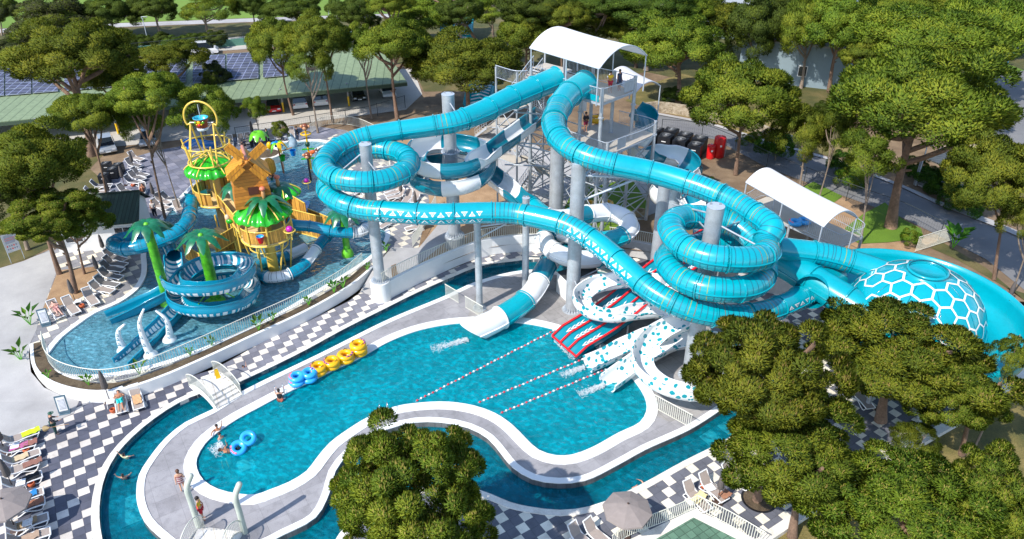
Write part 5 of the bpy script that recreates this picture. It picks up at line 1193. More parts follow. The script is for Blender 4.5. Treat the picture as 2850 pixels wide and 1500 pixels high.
tube_slide('tube_slide', 'blue and white banded children\'s tube slide swinging round the right plastic palm', PK2, .46, 1.75, (KB, KB, KB, GELW, KB, GELW, KB, KB, GELW, KB, GELW), per=5)
flume('kids_slide', 'low blue children\'s slide end left of the tall lime palm', [at(480,800,2.1), at(440,822,1.7), at(400,842,1.3), at(350,866,1.0), at(302,888,.85)], u_prof(.62, .35), lambda k, i, q: KB, .2, 0, 1.8)
flume('kids_slide', 'short bright blue curved slide behind the bucket tower', [at(520,400,3.6), at(540,392,3.4), at(565,396,2.7), at(592,400,1.6)], u_prof(.5, .25), lambda k, i, q: BLUE, .2, 0, 2)
fsp = thing('zebra_prop', 'lime green struts tying the zebra slide to its palm', 'brace', (cz_.x, cz_.y, W0), world=True)
for a, z in ((200, 2.6), (260, 2.3), (330, 2.2), (20, 2.0), (240, 1.5), (300, 1.4)): MB().tube([pol(cz_, .35, a, z+.2), pol(cz_, 2.2, a, z)], .05, LIMEB, 6).build('strut', fsp)
# water tusks
def tusk(label, base, tip, side):
    b = at(*base); zt = zfor(b.x, b.y, tip[1]); e = at(tip[0], tip[1], zt); t = thing('water_tusk', label, 'water spout', tuple(b), world=True, group='white tusk spouts')
    P_ = spline([b, b.lerp(e, .3)+V((side*.28, 0, 0)), b.lerp(e, .7)+V((side*.42, 0, .05)), e], .1); n = len(P_)
    MB().tube(P_, [.24*(1-i/n)+.06 for i in range(n)], GELW, 12).build('tusk', t); MB().lathe((b.x, b.y, 0), [(.5, b.z), (.46, b.z+.12), (.3, b.z+.28), (.22, b.z+.4)], GELW, 18).build('foot', t)
    for k in range(5):
        i = int(n*(.12+.15*k)); p = P_[i]; r_ = .24*(1-i/n)+.06+.012; m = MB(); q = [V((p.x+dx_*r_, p.y-r_, p.z+dz_)) for dx_, dz_ in ((-.5, -.13), (.5, -.13), (0, .15))]; g = [V((p.x+dx_*r_*.5, p.y-r_-.004, p.z+dz_*.5)) for dx_, dz_ in ((-.5, -.13), (.5, -.13), (0, .15))]
        m.add(q, [(0, 1, 2)], TEALD).add(g, [(0, 1, 2)], GELW).build('triangle', t)
tusk('white tusk spout left of the zebra slide\'s end', (346,974,W0), (347,902), -1); tusk('white tusk spout astride the middle of the zebra slide\'s run', (420,988,W0), (400,860), -1); tusk('white tusk spout right of the zebra slide\'s run', (472,945,W0), (433,864), 1)
# totem poles, dolphin, buckets and small spouts
def head(m, c, r, mat, face):
    m.ell(c, (r, r*.95, r), mat, 14, 10); m.ell(c+V((0, -r*.65, -r*.2)), (r*.6, r*.45, r*.5), face, 10, 8)
    for sx in (-1, 1): m.ell(c+V((sx*r*1.05, 0, r*.1)), (r*.42, r*.2, r*.45), face, 8, 6); m.ell(c+V((sx*r*.33, -r*.92, r*.3)), (r*.13, r*.1, r*.16), BLACK, 6, 5)
BRN = pm('cocoa_gelcoat', (.22, .06, .02), .4, coat=.3); PEACH = pm('peach_gelcoat', (.72, .36, .18), .4)
def totem(lb, base, toppy, mat, items):
    b = at(*base); zt = zfor(b.x, b.y, toppy); t = thing('spray_totem', lb, 'spray post', tuple(b), world=True); MB().tube([b, V((b.x, b.y, zt))], .1, mat, 10).build('pole', t)
    for f, kd in items:
        c = V((b.x, b.y, b.z+(zt-b.z)*f)); m = MB()
        if kd == 'monkey': head(m, c+V((0, 0, .2)), .36, BRN, PEACH); nm = 'monkey_head'
        elif kd == 'ring': m.tube([c+V((.5*cos(a*.4), .5*sin(a*.4), 0)) for a in range(16)], .08, YELB, 8, closed=True); nm = 'spray_ring'
        elif kd == 'fish': m.ell(c+V((.35, 0, .1)), (.42, .14, .24), pm('fish_orange', (.7, .14, .03), .4, var=.4, scale=7), 12, 8, Matrix.Rotation(-.5, 3, 'Y')).add([c+V((.6, 0, .3)), c+V((.95, 0, .62)), c+V((.9, 0, .2))], [(0, 1, 2)], BRN); nm = 'fish'
        elif kd == 'ball': m.ell(c, (.26, .26, .3), pm('dark_green', (.01, .06, .03), .4), 10, 8); nm = 'bulb'
        else: m.bar(c+V((-.65, 0, -.05)), c+V((.65, 0, .08)), .3, .06, GREEN); nm = 'leaf_seat'
        m.build(nm, t)
totem('yellow spray post topped by a monkey head and ring', (866,470,W0), 358, YELB, [(1.0, 'monkey'), (.88, 'ring'), (.62, 'ball'), (.40, 'fish'), (.5, 'leaf')]); totem('dark spray post with a monkey on a green leaf', (866,503,W0), 438, BLACK, [(1.0, 'monkey'), (.95, 'leaf')])
def ball_spout(lb, p, par=None):
    c = at(*p); t = thing('ball_spout', lb, 'spray toy', tuple(c), world=True, group='magenta ball spouts'); MB().ell(c+V((0, 0, .15)), (.27, .27, .25), MAG, 14, 10).build('ball', t); MB().tube([c+V((.42*cos(a*.4), .42*sin(a*.4), 0)) for a in range(16)], .05, YEL, 6, closed=True).tube([c+V((.1, 0, -.02)), V((c.x+.1, c.y, c.z-.8))], .04, YEL, 6).build('ring_stand', t)
ball_spout('magenta ball spout in a yellow ring standing in the water', (853,506,1.8)); ball_spout('magenta ball spout on the front tower\'s railing', (806,642,f2z+1.1))
db = at(815,408,W0); dl = thing('dolphin_figure', 'grey white dolphin figure leaning at the far pool edge', 'figure', tuple(db), world=True)
sp2 = spline([db, db+V((.1, .05, .5)), db+V((-.05, .1, 1.0)), db+V((-.12, .05, 1.35)), db+V((-.05, -.2, 1.55))], .12); n = len(sp2)
m = MB(); m.tube(sp2, [.5*(1-.75*abs(i/n-.15))*(1 if i < n*.8 else .6) for i in range(n)], pm('dolphin_grey', (.32, .42, .50), .35, var=.2), 12).build('body', dl)
for sx in (-1, 1): MB().add([db+V((sx*.3, 0, .75)), db+V((sx*.8, -.1, .3)), db+V((sx*.42, 0, .4))], [(0, 1, 2), (2, 1, 0)], MATS['dolphin_grey']).build('flipper', dl)
tb = at(790,482,W0); tt = thing('bucket_tree', 'brown trunked bucket palm with yellow, green and blue leaves and hanging pails', 'spray post', tuple(tb), world=True); ztp = zfor(tb.x, tb.y, 400)
MB().tube(spline([tb, tb.lerp(V((tb.x-.15, tb.y, ztp)), .6), V((tb.x-.15, tb.y, ztp))], .2), .1, pm('copper_brown', (.30, .12, .06), .5), 8).tube([V((tb.x-.1, tb.y, ztp-.9)), V((tb.x+1.3, tb.y, ztp-.4))], .06, MATS['copper_brown'], 6).build('trunk', tt)
for k, mt in enumerate((YELB, LIMEB, BLUE, SKYB, LIMEB, YELB)):
    o0 = len(tt.children); fronds(tt, V((tb.x-.15, tb.y, ztp)), 1, 1.1, .7, mt, 'frond', k*1.05, .2)
for dx_, dz_, mt in ((.15, -1.55, GREEN), (1.35, -.95, BLUE)): MB().lathe((tb.x+dx_, tb.y-.1, ztp+dz_), [(.22, -.3), (.34, .3)], mt, 14, caps=False).build('pail', tt)
MB().ell((tb.x-1.0, tb.y, ztp-.2), (.3, .3, .42), YELB, 12, 8).build('mango', tt)
gb = at(726,420,W0); gt = thing('spray_palm', 'small bright green spray palm by the far pool edge', 'spray post', tuple(gb), world=True); zg = zfor(gb.x, gb.y, 372); MB().tube([gb, V((gb.x, gb.y, zg))], .09, pm('orange_pole', (.7, .35, .05), .4), 8).build('pole', gt); fronds(gt, V((gb.x, gb.y, zg)), 8, 1.2, .55, LIMEB, 'frond', .1, .34)
ht = at(757,500,W0); hh_ = thing('thatched_totem', 'orange thatched hood over a monkey figure beside the windmill', 'figure', tuple(ht), world=True); zh0, zh1 = zfor(ht.x, ht.y, 478), zfor(ht.x, ht.y, 442)
m = MB(); m.lathe((ht.x, ht.y, 0), [(.55, zh0), (.62, zh0+.4), (.55, zh1-.3), (.3, zh1), (.02, zh1+.05)], stripe_mat('thatch', (.80, .38, .03), (.45, .17, .01), 0, .09, .3, axis='ang', var=.3), 24, caps=False).build('thatch_hood', hh_); m = MB(); head(m, V((ht.x, ht.y-.2, zh0-.25)), .36, BRN, PEACH); m.build('monkey_head', hh_); MB().tube([ht, V((ht.x, ht.y, zh0))], .15, GREEND, 8).build('pole', hh_)
pk = at(742,600,f2z+.9); rb_ = thing('rail_bucket', 'small red pail with blue inside on the front tower\'s rail', 'bucket', tuple(at(726,655,f2z+1.0)), world=True); q = at(724,662,f2z+.9); MB().lathe(q, [(.17, -.45), (.30, .15)], REDP, 14, caps=False).lathe(q, [(.30, .13), (.28, .15), (.2, -.2)], SKYB, 14, caps=False).build('pail', rb_)
fl_ = at(632,605,5.2); t = thing('flower_relief', 'cream flower with green leaves fixed to the stair panel', 'ornament', tuple(fl_), world=True); m = MB(); m.ell(fl_, (.2, .15, .26), pm('cream_gel', (.8, .6, .4), .4), 10, 8).build('petals', t); MB().ell(fl_+V((.15, -.05, -.35)), (.3, .15, .22), GREEN, 10, 6).build('leaves', t)
for lb, px, py, r in [('round stone planter holding a young pine in the children\'s pool', 745,448,1.75), ('round planter at the right end of the children\'s pool', 925,440,1.9)]:
    b = at(px, py, W0-.2); t = thing('round_planter', lb, 'planter', tuple(b), world=True, group='round planters in the pool'); MB().lathe((b.x, b.y, 0), [(r, b.z), (r, b.z+.95), (r-.35, b.z+.95), (r-.35, b.z+.8)], MATS['coping_stone'], 36, False, False).build('rim', t); MB().lathe((b.x, b.y, 0), [(r-.3, b.z+.82), (.02, b.z+.9)], MATS['soil'], 30, caps=False).build('soil', t)
# ================================================================= LOUNGERS, TABLES, PARASOLS
def make_lounger(sling=SLING, up_=.62):
    t = thing('sun_lounger', 'x', 'sun lounger'); L_, w = 1.95, .33; kn = .55
    bk_ = (V((0, kn, .36)), V((0, 1.02, .36+up_)))
    for sx in (-1, 1):
        m = MB(); x = sx*w
        m.tube(spline([(x, -.95, .30), (x, -.4, .33), (x, kn, .36), bk_[1]+V((x, 0, 0))], .12), .042, WHP, 7).tube(spline([(x*1.06, -.9, .28), (x*1.12, -.72, .03), (x*1.12, -.35, .10), (x*1.1, .0, .24), (x*1.12, .45, .05), (x*1.1, .8, .03), (x*1.05, .62, .34)], .1), .036, WHP, 7); m.build('side_frame', t)
    MB().tube([(-w, -.95, .30), (w, -.95, .30)], .042, WHP, 7).build('end_bar', t); MB().tube([bk_[1]+V((-w, 0, 0)), bk_[1]+V((w, 0, 0))], .045, WHP, 7).build('end_bar', t)
    MB().add([(-w, -.93, .31), (w, -.93, .31), (w, -.3, .335), (-w, -.3, .335), (w, kn, .355), (-w, kn, .355)], [(0, 1, 2, 3), (3, 2, 4, 5)], sling).build('seat', t)
    MB().add([bk_[0]+V((-w, 0, 0)), bk_[0]+V((w, 0, 0)), bk_[1]+V((w, 0, 0)), bk_[1]+V((-w, 0, 0))], [(0, 1, 2, 3)], sling).build('backrest', t); return t
def make_table():
    t = thing('side_table', 'x', 'side table'); m = MB(); m.slab([V((-.24, -.24, .42)), V((.24, -.24, .42)), V((.24, .24, .42)), V((-.24, .24, .42))], .05, WHP).build('table_top', t)
    for a in ((-1, -1), (1, -1), (1, 1), (-1, 1)): MB().tube([(a[0]*.2, a[1]*.2, .37), (a[0]*.23, a[1]*.23, 0)], .03, WHP, 5).build('leg', t)
    return t
def make_pot():
    t = thing('clay_pot', 'x', 'pot'); MB().lathe((0, 0, 0), [(.12, 0), (.19, .12), (.2, .24), (.15, .3), (.13, .27), (.12, .1)], POT, 16, caps=False).build('pot_body', t); return t
def make_closed():
    t = thing('closed_parasol', 'x', 'parasol'); MB().tube([(0, 0, .05), (0, 0, 2.55)], .028, BROWNM, 7).build('pole', t); m = MB(); n = 16; vs = []
    for r, z in ((.03, 2.6), (.09, 2.4), (.14, 1.9), (.17, 1.3), (.11, 1.15)):
        for i in range(n): k = 1+.28*(i % 2); vs.append((r*k*cos(2*pi*i/n), r*k*sin(2*pi*i/n), z))
    m.add(vs, [(j*n+i, j*n+(i+1) % n, (j+1)*n+(i+1) % n, (j+1)*n+i) for j in range(4) for i in range(n)], UMBD, True).build('folded_canopy', t); MB().lathe((0, 0, 0), [(.32, 0), (.34, .05), (.2, .1), (.05, .14)], BROWNM, 18).build('base', t); return t
def make_open():
    t = thing('open_parasol', 'x', 'parasol'); MB().tube([(0, 0, .05), (0, 0, 2.4)], .028, BROWNM, 7).build('pole', t); m = MB(); n = 8; vs = [(0, 0, 2.5)]
    for r, z in ((.6, 2.36), (1.3, 2.08), (1.32, 1.98)): vs += [(r*cos(2*pi*(i+.5)/n), r*sin(2*pi*(i+.5)/n), z) for i in range(n)]
    m.add(vs, [(0, 1+i, 1+(i+1) % n) for i in range(n)]+[(1+j*n+i, 1+(j+1)*n+i, 1+(j+1)*n+(i+1) % n, 1+j*n+(i+1) % n) for j in range(2) for i in range(n)], UMB).build('canopy', t); MB().ell((0, 0, 2.53), (.06, .06, .05), BROWNM, 8, 5).build('finial', t)
    for i in range(n): MB().tube([(0, 0, 2.46), (1.28*cos(2*pi*(i+.5)/n), 1.28*sin(2*pi*(i+.5)/n), 2.05)], .012, BROWNM, 4).build('rib', t)
    MB().lathe((0, 0, 0), [(.32, 0), (.34, .05), (.2, .1), (.05, .14)], BROWNM, 18).build('base', t); return t
LT, LG, TB, PT, CPr, OPr = make_lounger(), make_lounger(SLINGG), make_table(), make_pot(), make_closed(), make_open()
USED = set()
def put(o, p, rz, label, group, sc=1.):
    if o.name in USED: return dup(o, tuple(p), rz, sc, label, group)
    USED.add(o.name); PROTO[o.name] = [(c, list(c.children)) for c in o.children]; o.location = tuple(p); o.rotation_euler = (0, 0, rz); o['label'] = label; o['group'] = group; return o
def lounger(fx, fy, hx, hy, z, label, pr=LT, group='sun loungers'):
    a, b = at(fx, fy, z+.3), at(hx, hy, z+.5); d = b-a; c = (a+b)/2; return put(pr, (c.x, c.y, z), atan2(d.y, d.x)-pi/2, label, group, .95)
ROW = [(90,1203,24,1220,'with a lime towel, first in the left edge row'),(95,1231,6,1250,'second in the left edge row, piled with coloured things'),(106,1256,18,1282,'with a cream towel, third in the left edge row'),(106,1284,8,1312,'with a brown towel, fourth in the left edge row'),(112,1320,18,1348,'with black clothes, fifth in the left edge row'),(116,1366,20,1394,'with a blue bag, sixth in the left edge row'),(119,1393,22,1420,'half under the open parasol at the left edge'),(127,1438,32,1466,'with a tan towel below the open parasol'),(133,1478,36,1506,'last at the bottom left corner')]
loung = [lounger(*q[:4], 0, 'white framed sun lounger '+q[4], group='sun loungers at the left edge') for q in ROW]
l_sun = lounger(340,1150,331,1092,0,'lounger with the sunbathing man below the curved planter wall'); l_tow = lounger(388,1140,374,1082,0,'lounger with a tan towel beside the sunbathing man')
for q in [(1966,1413,1918,1357,'with a pale yellow towel, nearest the river by the folded parasol'),(2012,1386,1962,1334,'right of the clay pot on the right terrace'),(2086,1347,2024,1306,'half under the pine by the tree pit'),(1690,1512,1650,1472,'left of the open parasol at the bottom'),(1640,1520,1612,1488,'at the bottom edge, leftmost near the open parasol'),(2120,1315,2070,1275,'hidden under the tree pit pine'),(2410,1120,2395,1095,'under the pines beside the far checkered corner'),(2835,890,2815,868,'at the right edge behind the bowl')]: lounger(*q[:4], 0 if q[0] < 2800 else U, 'sun lounger '+q[4], group='sun loungers on the right terrace')
for q in [(351,724,296,706,'farthest in the row beside the children\'s pool'),(355,737,292,724,'second from the house in the pool side row'),(347,752,283,738,'third from the house in the pool side row'),(344,773,279,757,'fourth from the house in the pool side row'),(334,794,267,778,'fifth from the house in the pool side row'),(320,811,253,794,'sixth from the house in the pool side row'),(271,851,238,808,'left of the pot table, facing the water'),(217,874,183,834,'right of the woman lying in pink'),(173,885,143,845,'with a pink skinned sunbather at the path end')]: lounger(*q[:4], U, 'grey lounger '+q[4], LG if q[1] < 800 else LT, 'sun loungers beside the children\'s pool')
for q in [(397,464,352,449,'back row left, beside the upper folded parasol'),(404,446,358,430,'farthest left on the back terrace'),(415,489,368,475,'behind the tilted pine trunk on the terrace'),(407,500,360,484,'next to the middle folded parasol'),(399,509,350,498,'above the first clay pot'),(377,539,328,520,'left of the curled sunbather'),(391,547,398,517,'carrying the curled up sunbather'),(361,559,310,540,'beside the second clay pot'),(341,581,297,568,'with red and yellow towels'),(472,580,425,564,'right of the slim folded parasol, front'),(472,566,437,547,'right of the slim folded parasol, behind'),(493,554,461,546,'against the bucket tower\'s trunk pines'),(508,595,488,564,'turned towards the bucket tower'),(290,533,247,531,'alone on the grass, lower'),(301,515,268,512,'alone on the grass, upper'),(266,607,262,596,'just behind the pool house roof')]: lounger(*q[:4], U, 'lounger on the back terrace '+q[4], LG if q[0] % 2 else LT, 'sun loungers on the back terrace')
for q in [(608,412,605,384,'leftmost of the row by the far pool edge'),(641,410,639,380,'second in the row by the far pool edge'),(672,406,669,376,'behind the two children'),(691,403,689,373,'behind the man in pale blue'),(736,396,734,366,'near the green spray palm'),(757,394,754,364,'just right of the green spray palm'),(777,392,773,361,'left of the man in the white shirt'),(814,388,810,358,'behind the dolphin figure')]: lounger(*q[:4], U, 'lounger '+q[4], group='sun loungers by the far pool edge')
for q in [(996,532,985,516,'leftmost under the left blue helix'),(1016,536,1003,520,'second under the left blue helix'),(1076,530,1105,517,'top one of the stack under the blue coil'),(1078,540,1110,527,'middle one of the group under the blue coil'),(1084,550,1118,538,'lowest of the group under the blue coil'),(1128,560,1138,540,'beside the folded brown parasol under the coil'),(1066,628,1085,612,'peeping below the triangle tube, left'),(1138,636,1172,624,'below the triangle tube on the checkered floor'),(1150,560,1160,538,'by the curved white wall'),(1040,520,1052,504,'right behind the left pillar')]: lounger(*q[:4], U, 'lounger '+q[4], group='sun loungers under the left blue helix')
for px, py, z, lb in [(47,1254,0,'by the second left edge lounger'),(64,1356,0,'by the black clothes lounger'),(83,1468,0,'at the bottom left with papers'),(312,1130,0,'left of the sunbathing man'),(1975,1370,0,'between the two right terrace loungers'),(221,849,U,'beside the pot at the path end'),(320,555,U,'by the second clay pot'),(390,482,U,'on the back terrace'),(625,404,U,'by the far pool edge row'),(795,390,U,'behind the white shirted man')]: put(TB, at(px, py, z), .4, 'small square white side table '+lb, 'white side tables')
for px, py, z, lb in [(316,1147,0,'under the table by the sunbathing man'),(1957,1357,0,'standing behind the yellow towel lounger'),(230,856,U,'at the path end lounger'),(371,519,U,'upper one on the back terrace'),(337,561,U,'lower one on the back terrace'),(76,1258,0,'at the left edge beside a table, upper'),(90,1353,0,'at the left edge beside a table, lower'),(633,408,U,'dark red one by the far pool edge')]: put(PT, at(px, py, z), .2, 'round terracotta ash pot '+lb, 'terracotta pots')
for px, py, z, lb in [(307,1119,0,'behind the sunbathing man\'s table'),(1997,1399,0,'on its dark disc base on the right terrace'),(19,1262,0,'second from top at the left edge'),(40,1363,0,'grey one over the black clothes lounger'),(295,716,U,'nearest the pool house wall'),(279,776,U,'on the bare earth edge of the lounger row'),(212,845,U,'by the path end table'),(374,474,U,'upper one on the back terrace'),(347,517,U,'middle one on the back terrace'),(308,556,U,'lower one on the back terrace'),(433,565,U,'slim dark one by the trunk pines'),(706,388,U,'behind the man in pale blue'),(1118,558,U,'brown one under the blue coil'),(1158,590,U,'short brown one by the curved wall'),(2447,1140,0,'pale one among the pines below the bowl'),(2800,850,U,'grey one at the right edge under the pines')]: put(CPr, at(px, py, z), .3*px, 'folded taupe parasol '+lb, 'folded parasols', .85 if z else .95)
put(OPr, at(48,1478,0), .2, 'open taupe parasol over the left edge loungers', 'open parasols'); put(OPr, at(1738,1492,0), .1, 'open octagonal taupe parasol at the bottom right of centre', 'open parasols')
def towel(lb, p, rz, c, L_=1.0, w=.5, tilt=0.):
    t = thing('towel', lb, 'towel', tuple(p), rz); m = MB(); n, k = 10, 6; r = random.Random(int(p.x*99)); vs = []
    for i in range(n+1):
        for j in range(k+1): vs.append((-w/2+w*j/k+.03*sin(i*1.7), -L_/2+L_*i/n, .03*sin(i*1.3+j*2.1)+.03+tilt*i/n+r.uniform(0, .015)))
    m.add(vs, [(i*(k+1)+j, i*(k+1)+j+1, (i+1)*(k+1)+j+1, (i+1)*(k+1)+j) for i in range(n) for j in range(k)], cloth(c), True).build('cloth', t); return t
def on(l, dy, dz=.36): return V(l.location)+V((-sin(l.rotation_euler.z)*dy, cos(l.rotation_euler.z)*dy, dz))
for l, dy, c, lb in [(loung[0],-.55,(.55,.75,.02),'lime yellow'),(loung[1],-.5,(.30,.13,.10),'brown'),(loung[1],.0,(.55,.12,.35),'magenta print'),(loung[2],.2,(.60,.48,.30),'cream'),(loung[3],-.6,(.27,.13,.10),'dark brown'),(loung[4],-.3,(.01,.01,.015),'black'),(loung[5],-.1,(.02,.22,.55),'bright blue'),(loung[6],-.4,(.33,.14,.08),'rust brown'),(loung[7],.1,(.38,.26,.14),'tan'),(loung[8],.1,(.42,.30,.22),'sand'),(l_tow,.0,(.62,.36,.18),'wide tan')]: towel('%s towel spread on a %s' % (lb, 'lounger at the left edge' if l is not l_tow else 'lounger beside the sunbathing man'), on(l, dy), l.rotation_euler.z, c)
towel('pale yellow towel on the right terrace lounger', at(1945,1385,.42), 2.3, (.80, .66, .35)); towel('brown towel hanging at the right terrace lounger\'s foot', at(2018,1376,.42), 2.2, (.36, .17, .10), .7); towel('red and yellow towel on the back terrace lounger', at(330,572,U+.4), 1.2, (.75, .2, .03), .8)
# ================================================================= POOL FURNITURE
def footbridge(label, a, b, w, rise):
    """arched foot bridge of white steps with railings"""
    t = thing('footbridge', label, 'bridge', tuple(a), world=True); d = V((b.x-a.x, b.y-a.y, 0)); L_ = d.length; d.normalize(); s = V((-d.y, d.x, 0))*w/2
    n = 12; prof = []
    for i in range(n): f0, f1 = i/n, (i+1)/n; z = rise*min(1, min(i+1, n-i)/4.0); prof.append((f0, f1, z))
    for f0, f1, z in prof:
        p, q = a+d*L_*f0, a+d*L_*f1; m = MB(); m.slab([V((p.x, p.y, z))-s, V((q.x, q.y, z))-s, V((q.x, q.y, z))+s, V((p.x, p.y, z))+s], .3, MATS['step_stone']).build('step', t)
    for sg in (-1, 1):
        m = MB(); A = [V((a.x, a.y, 0))+d*L_*(i/20)+s*sg*1.06+V((0, 0, rise*sin(pi*i/20)**.7*1.0)) for i in range(21)]
        m.band([p-V((0, 0, .42)) for p in A], [p+V((0, 0, .05)) for p in A], WHITE).build('side_beam', t)
        fence('bridge_railing', A, 1.0, 'cream railing on the %s side of the %s' % ('near' if sg < 0 else 'far', 'footbridge by the planter' if a.x < -17 and a.y > 32 else 'footbridge at the bottom edge'), CREAM, .13, .016, .05, panel=9)
    return t
stripe_mat('step_stone', (.72, .69, .64), (.58, .53, .45), .5, .5, .12, var=.06)
footbridge('arched white stepped footbridge with a yellow sign, crossing the river', at(562,1058,0), at(640,1122,0), 1.75, .62)
footbridge('white stepped footbridge at the bottom edge below the two curved posts', at(625,1480,0), at(560,1590,0), 2.0, .8)
ws = thing('wet_floor_sign', 'yellow folding wet floor sign on the footbridge', 'sign', tuple(at(606,1048,.85)), .6)
for sy in (-1, 1): MB().slab([V((-.16, sy*.2, 0)), V((.16, sy*.2, 0)), V((.1, sy*.04, .62)), V((-.1, sy*.04, .62))], .02, YELB).build('sign_leaf', ws)
for lb, px, py, pt in [('bent topped cream post left of the lifeguard', 553, 1464, 1334), ('bent topped cream post standing right of the lifeguard', 682, 1483, 1358)]:
    b = at(px, py, ISZ); zt = zfor(b.x, b.y, pt); t = thing('curved_post', lb, 'post', tuple(b), world=True, group='bent cream posts'); MB().tube(spline([b, b+V((0, 0, zt*.5)), b+V((0, 0, zt-.8)), b+V((.05, .07, zt-.5)), b+V((.24, .28, zt-.08))], .12), .16, CREAMG, 16).build('post_body', t); MB().ell(b+V((.24, .28, zt-.08)), (.16, .16, .16), CREAMG, 12, 8).build('rounded_tip', t)
def ladder(lb, p, d):
    t = thing('pool_ladder', lb, 'ladder', tuple(p), world=True, group='pool ladders'); s = V((-d.y, d.x, 0))*.25
    for sg in (-1, 1): MB().tube(spline([p+s*sg-d*.55, p+s*sg-d*.5+V((0, 0, .55)), p+s*sg-d*.2+V((0, 0, .85)), p+s*sg+d*.12+V((0, 0, .5)), p+s*sg+d*.15-V((0, 0, .9))], .08), .024, pm('chrome', (.6, .62, .64), .15, .9), 7).build('handrail', t)
    for k in range(3): MB().bar(p-s+d*.15-V((0, 0, .1+.28*k)), p+s+d*.15-V((0, 0, .1+.28*k)), .08, .03, WHP).build('rung', t)
ladder('steel pool ladder with a woman climbing at the far side', at(782,1104,.06), V((.42, -.9, 0)).normalized()); ladder('steel pool ladder at the near side of the main pool\'s waist', at(1068,1146,.06), V((-.35, .93, 0)).normalized())
# lane ropes
fr_ = MB().lathe((0, 0, 0), [(.02, -.075), (.07, -.05), (.07, .05), (.02, .075)], pm('float_red', (.65, .03, .05), .4), 10, ax=(1, 0, 0)); 
fo = fr_.build('float'); fw2 = MB().lathe((0, 0, 0), [(.02, -.075), (.07, -.05), (.07, .05), (.02, .075)], WHP, 10, ax=(1, 0, 0)).build('float'); mr, mw = fo.data, fw2.data
bpy.data.objects.remove(fo); bpy.data.objects.remove(fw2)
for lb, a, b in [('longest lane rope of red and white floats from the racing slide', (1156,1117), (1545,918)), ('middle lane rope of red and white floats', (1330,1121), (1636,994)), ('nearest lane rope of red and white floats to the lower dotted slide', (1392,1150), (1690,1026))]:
    p, q = at(*a, -.03), at(*b, -.03); t = thing('lane_rope', lb, 'lane rope', tuple(p), world=True, group='lane ropes'); MB().tube([p, q], .012, WHP, 5).build('rope', t); n = int((q-p).length/.31); an = atan2((q-p).y, (q-p).x)
    for i in range(n):
        o = bpy.data.objects.new('float', mw if i % 2 else mr); col.objects.link(o); o.parent = t; c = p.lerp(q, (i+.5)/n); o.location = c-p+V((0, 0, .02*sin(i))); o.rotation_euler = (0, 0, an)
# inflatable rings
def make_ring():
    t = thing('swim_ring', 'x', 'swim ring'); MB().tube([V((.34*cos(2*pi*i/28), .34*sin(2*pi*i/28), .15)) for i in range(28)], .165, pm('ring_yellow', (.90, .46, .0), .28, var=.05, coat=.5), 14, closed=True).build('tube', t)
    m = MB()
    for k in range(7): a = .3+.24*k; m.ell((.40*cos(a), .40*sin(a), .30), (.055, .075, .02), NAVY if k % 2 else PINK, 8, 4)
    m.build('print', t)
    for sx in (-1, 1): MB().tube(spline([(sx*.30, -.12, .3), (sx*.36, 0, .37), (sx*.30, .12, .3)], .04), .018, BLACK, 5).build('handle', t)
    return t
YR = make_ring(); k = 0
for px, py, n, pos in [(1001,985,3,'rightmost'),(965,1003,2,'second from right'),(927,1021,2,'third from right'),(888,1038,2,'nearest the blue floats')]:
    for i in range(n):
        p = at(px, py, .09)+V((R.uniform(-.05, .05)+(.12 if i == 0 and n == 3 else 0), R.uniform(-.04, .04), .31*i)); put(YR, p, R.uniform(0, 6), 'yellow swim ring, %s of the %s yellow stack' % (('bottom', 'top' if n == 2 else 'middle', 'top')[i], pos), 'yellow swim rings stacked on the island', 1.2)
put(YR, at(1690,570,.9), .5, 'yellow swim ring on the turf beneath the slide tower', 'loose yellow swim rings', 1.2); put(YR, at(1641,570,.9), 1.5, 'orange yellow ring left of the one beneath the tower', 'loose yellow swim rings', 1.1); put(YR, at(1657,338,ZL+.02), .9, 'orange swim ring on the tower\'s lower deck', 'loose yellow swim rings', 1.5)
def make_double():
    t = thing('double_float', 'x', 'double float'); mt = SKYB
    for sx in (-1, 1): MB().tube([V((sx*.42+.38*cos(2*pi*i/26), .38*sin(2*pi*i/26), .17)) for i in range(26)], .18, mt, 14, closed=True).build('ring', t)
    MB().ell((0, 0, .17), (.3, .34, .17), mt, 12, 8).build('middle_pad', t)
    m = MB()
    for k in range(5): a = 2.2+.35*k; m.ell((-.42+.44*cos(a), .44*sin(a), .33), (.09, .1, .02), PINK, 8, 4)
    m.build('print', t); return t
DF = make_double()
put(DF, at(845,1062,.09), .45, 'lower blue double float on the island edge', 'blue double floats'); put(DF, at(845,1060,.09)+V((.03, .02, .34)), .5, 'upper blue double float stacked on the island edge', 'blue double floats')
o = put(DF, at(680,1243,-.1), .95, 'blue double float tilted upright in the main pool with a swimmer', 'blue double floats', .92); o.rotation_euler = (.35, -.25, .95); o.location.z = .12
put(DF, at(2225,622,zp+.1), .3, 'blue and red double float on the racing start platform', 'blue double floats')
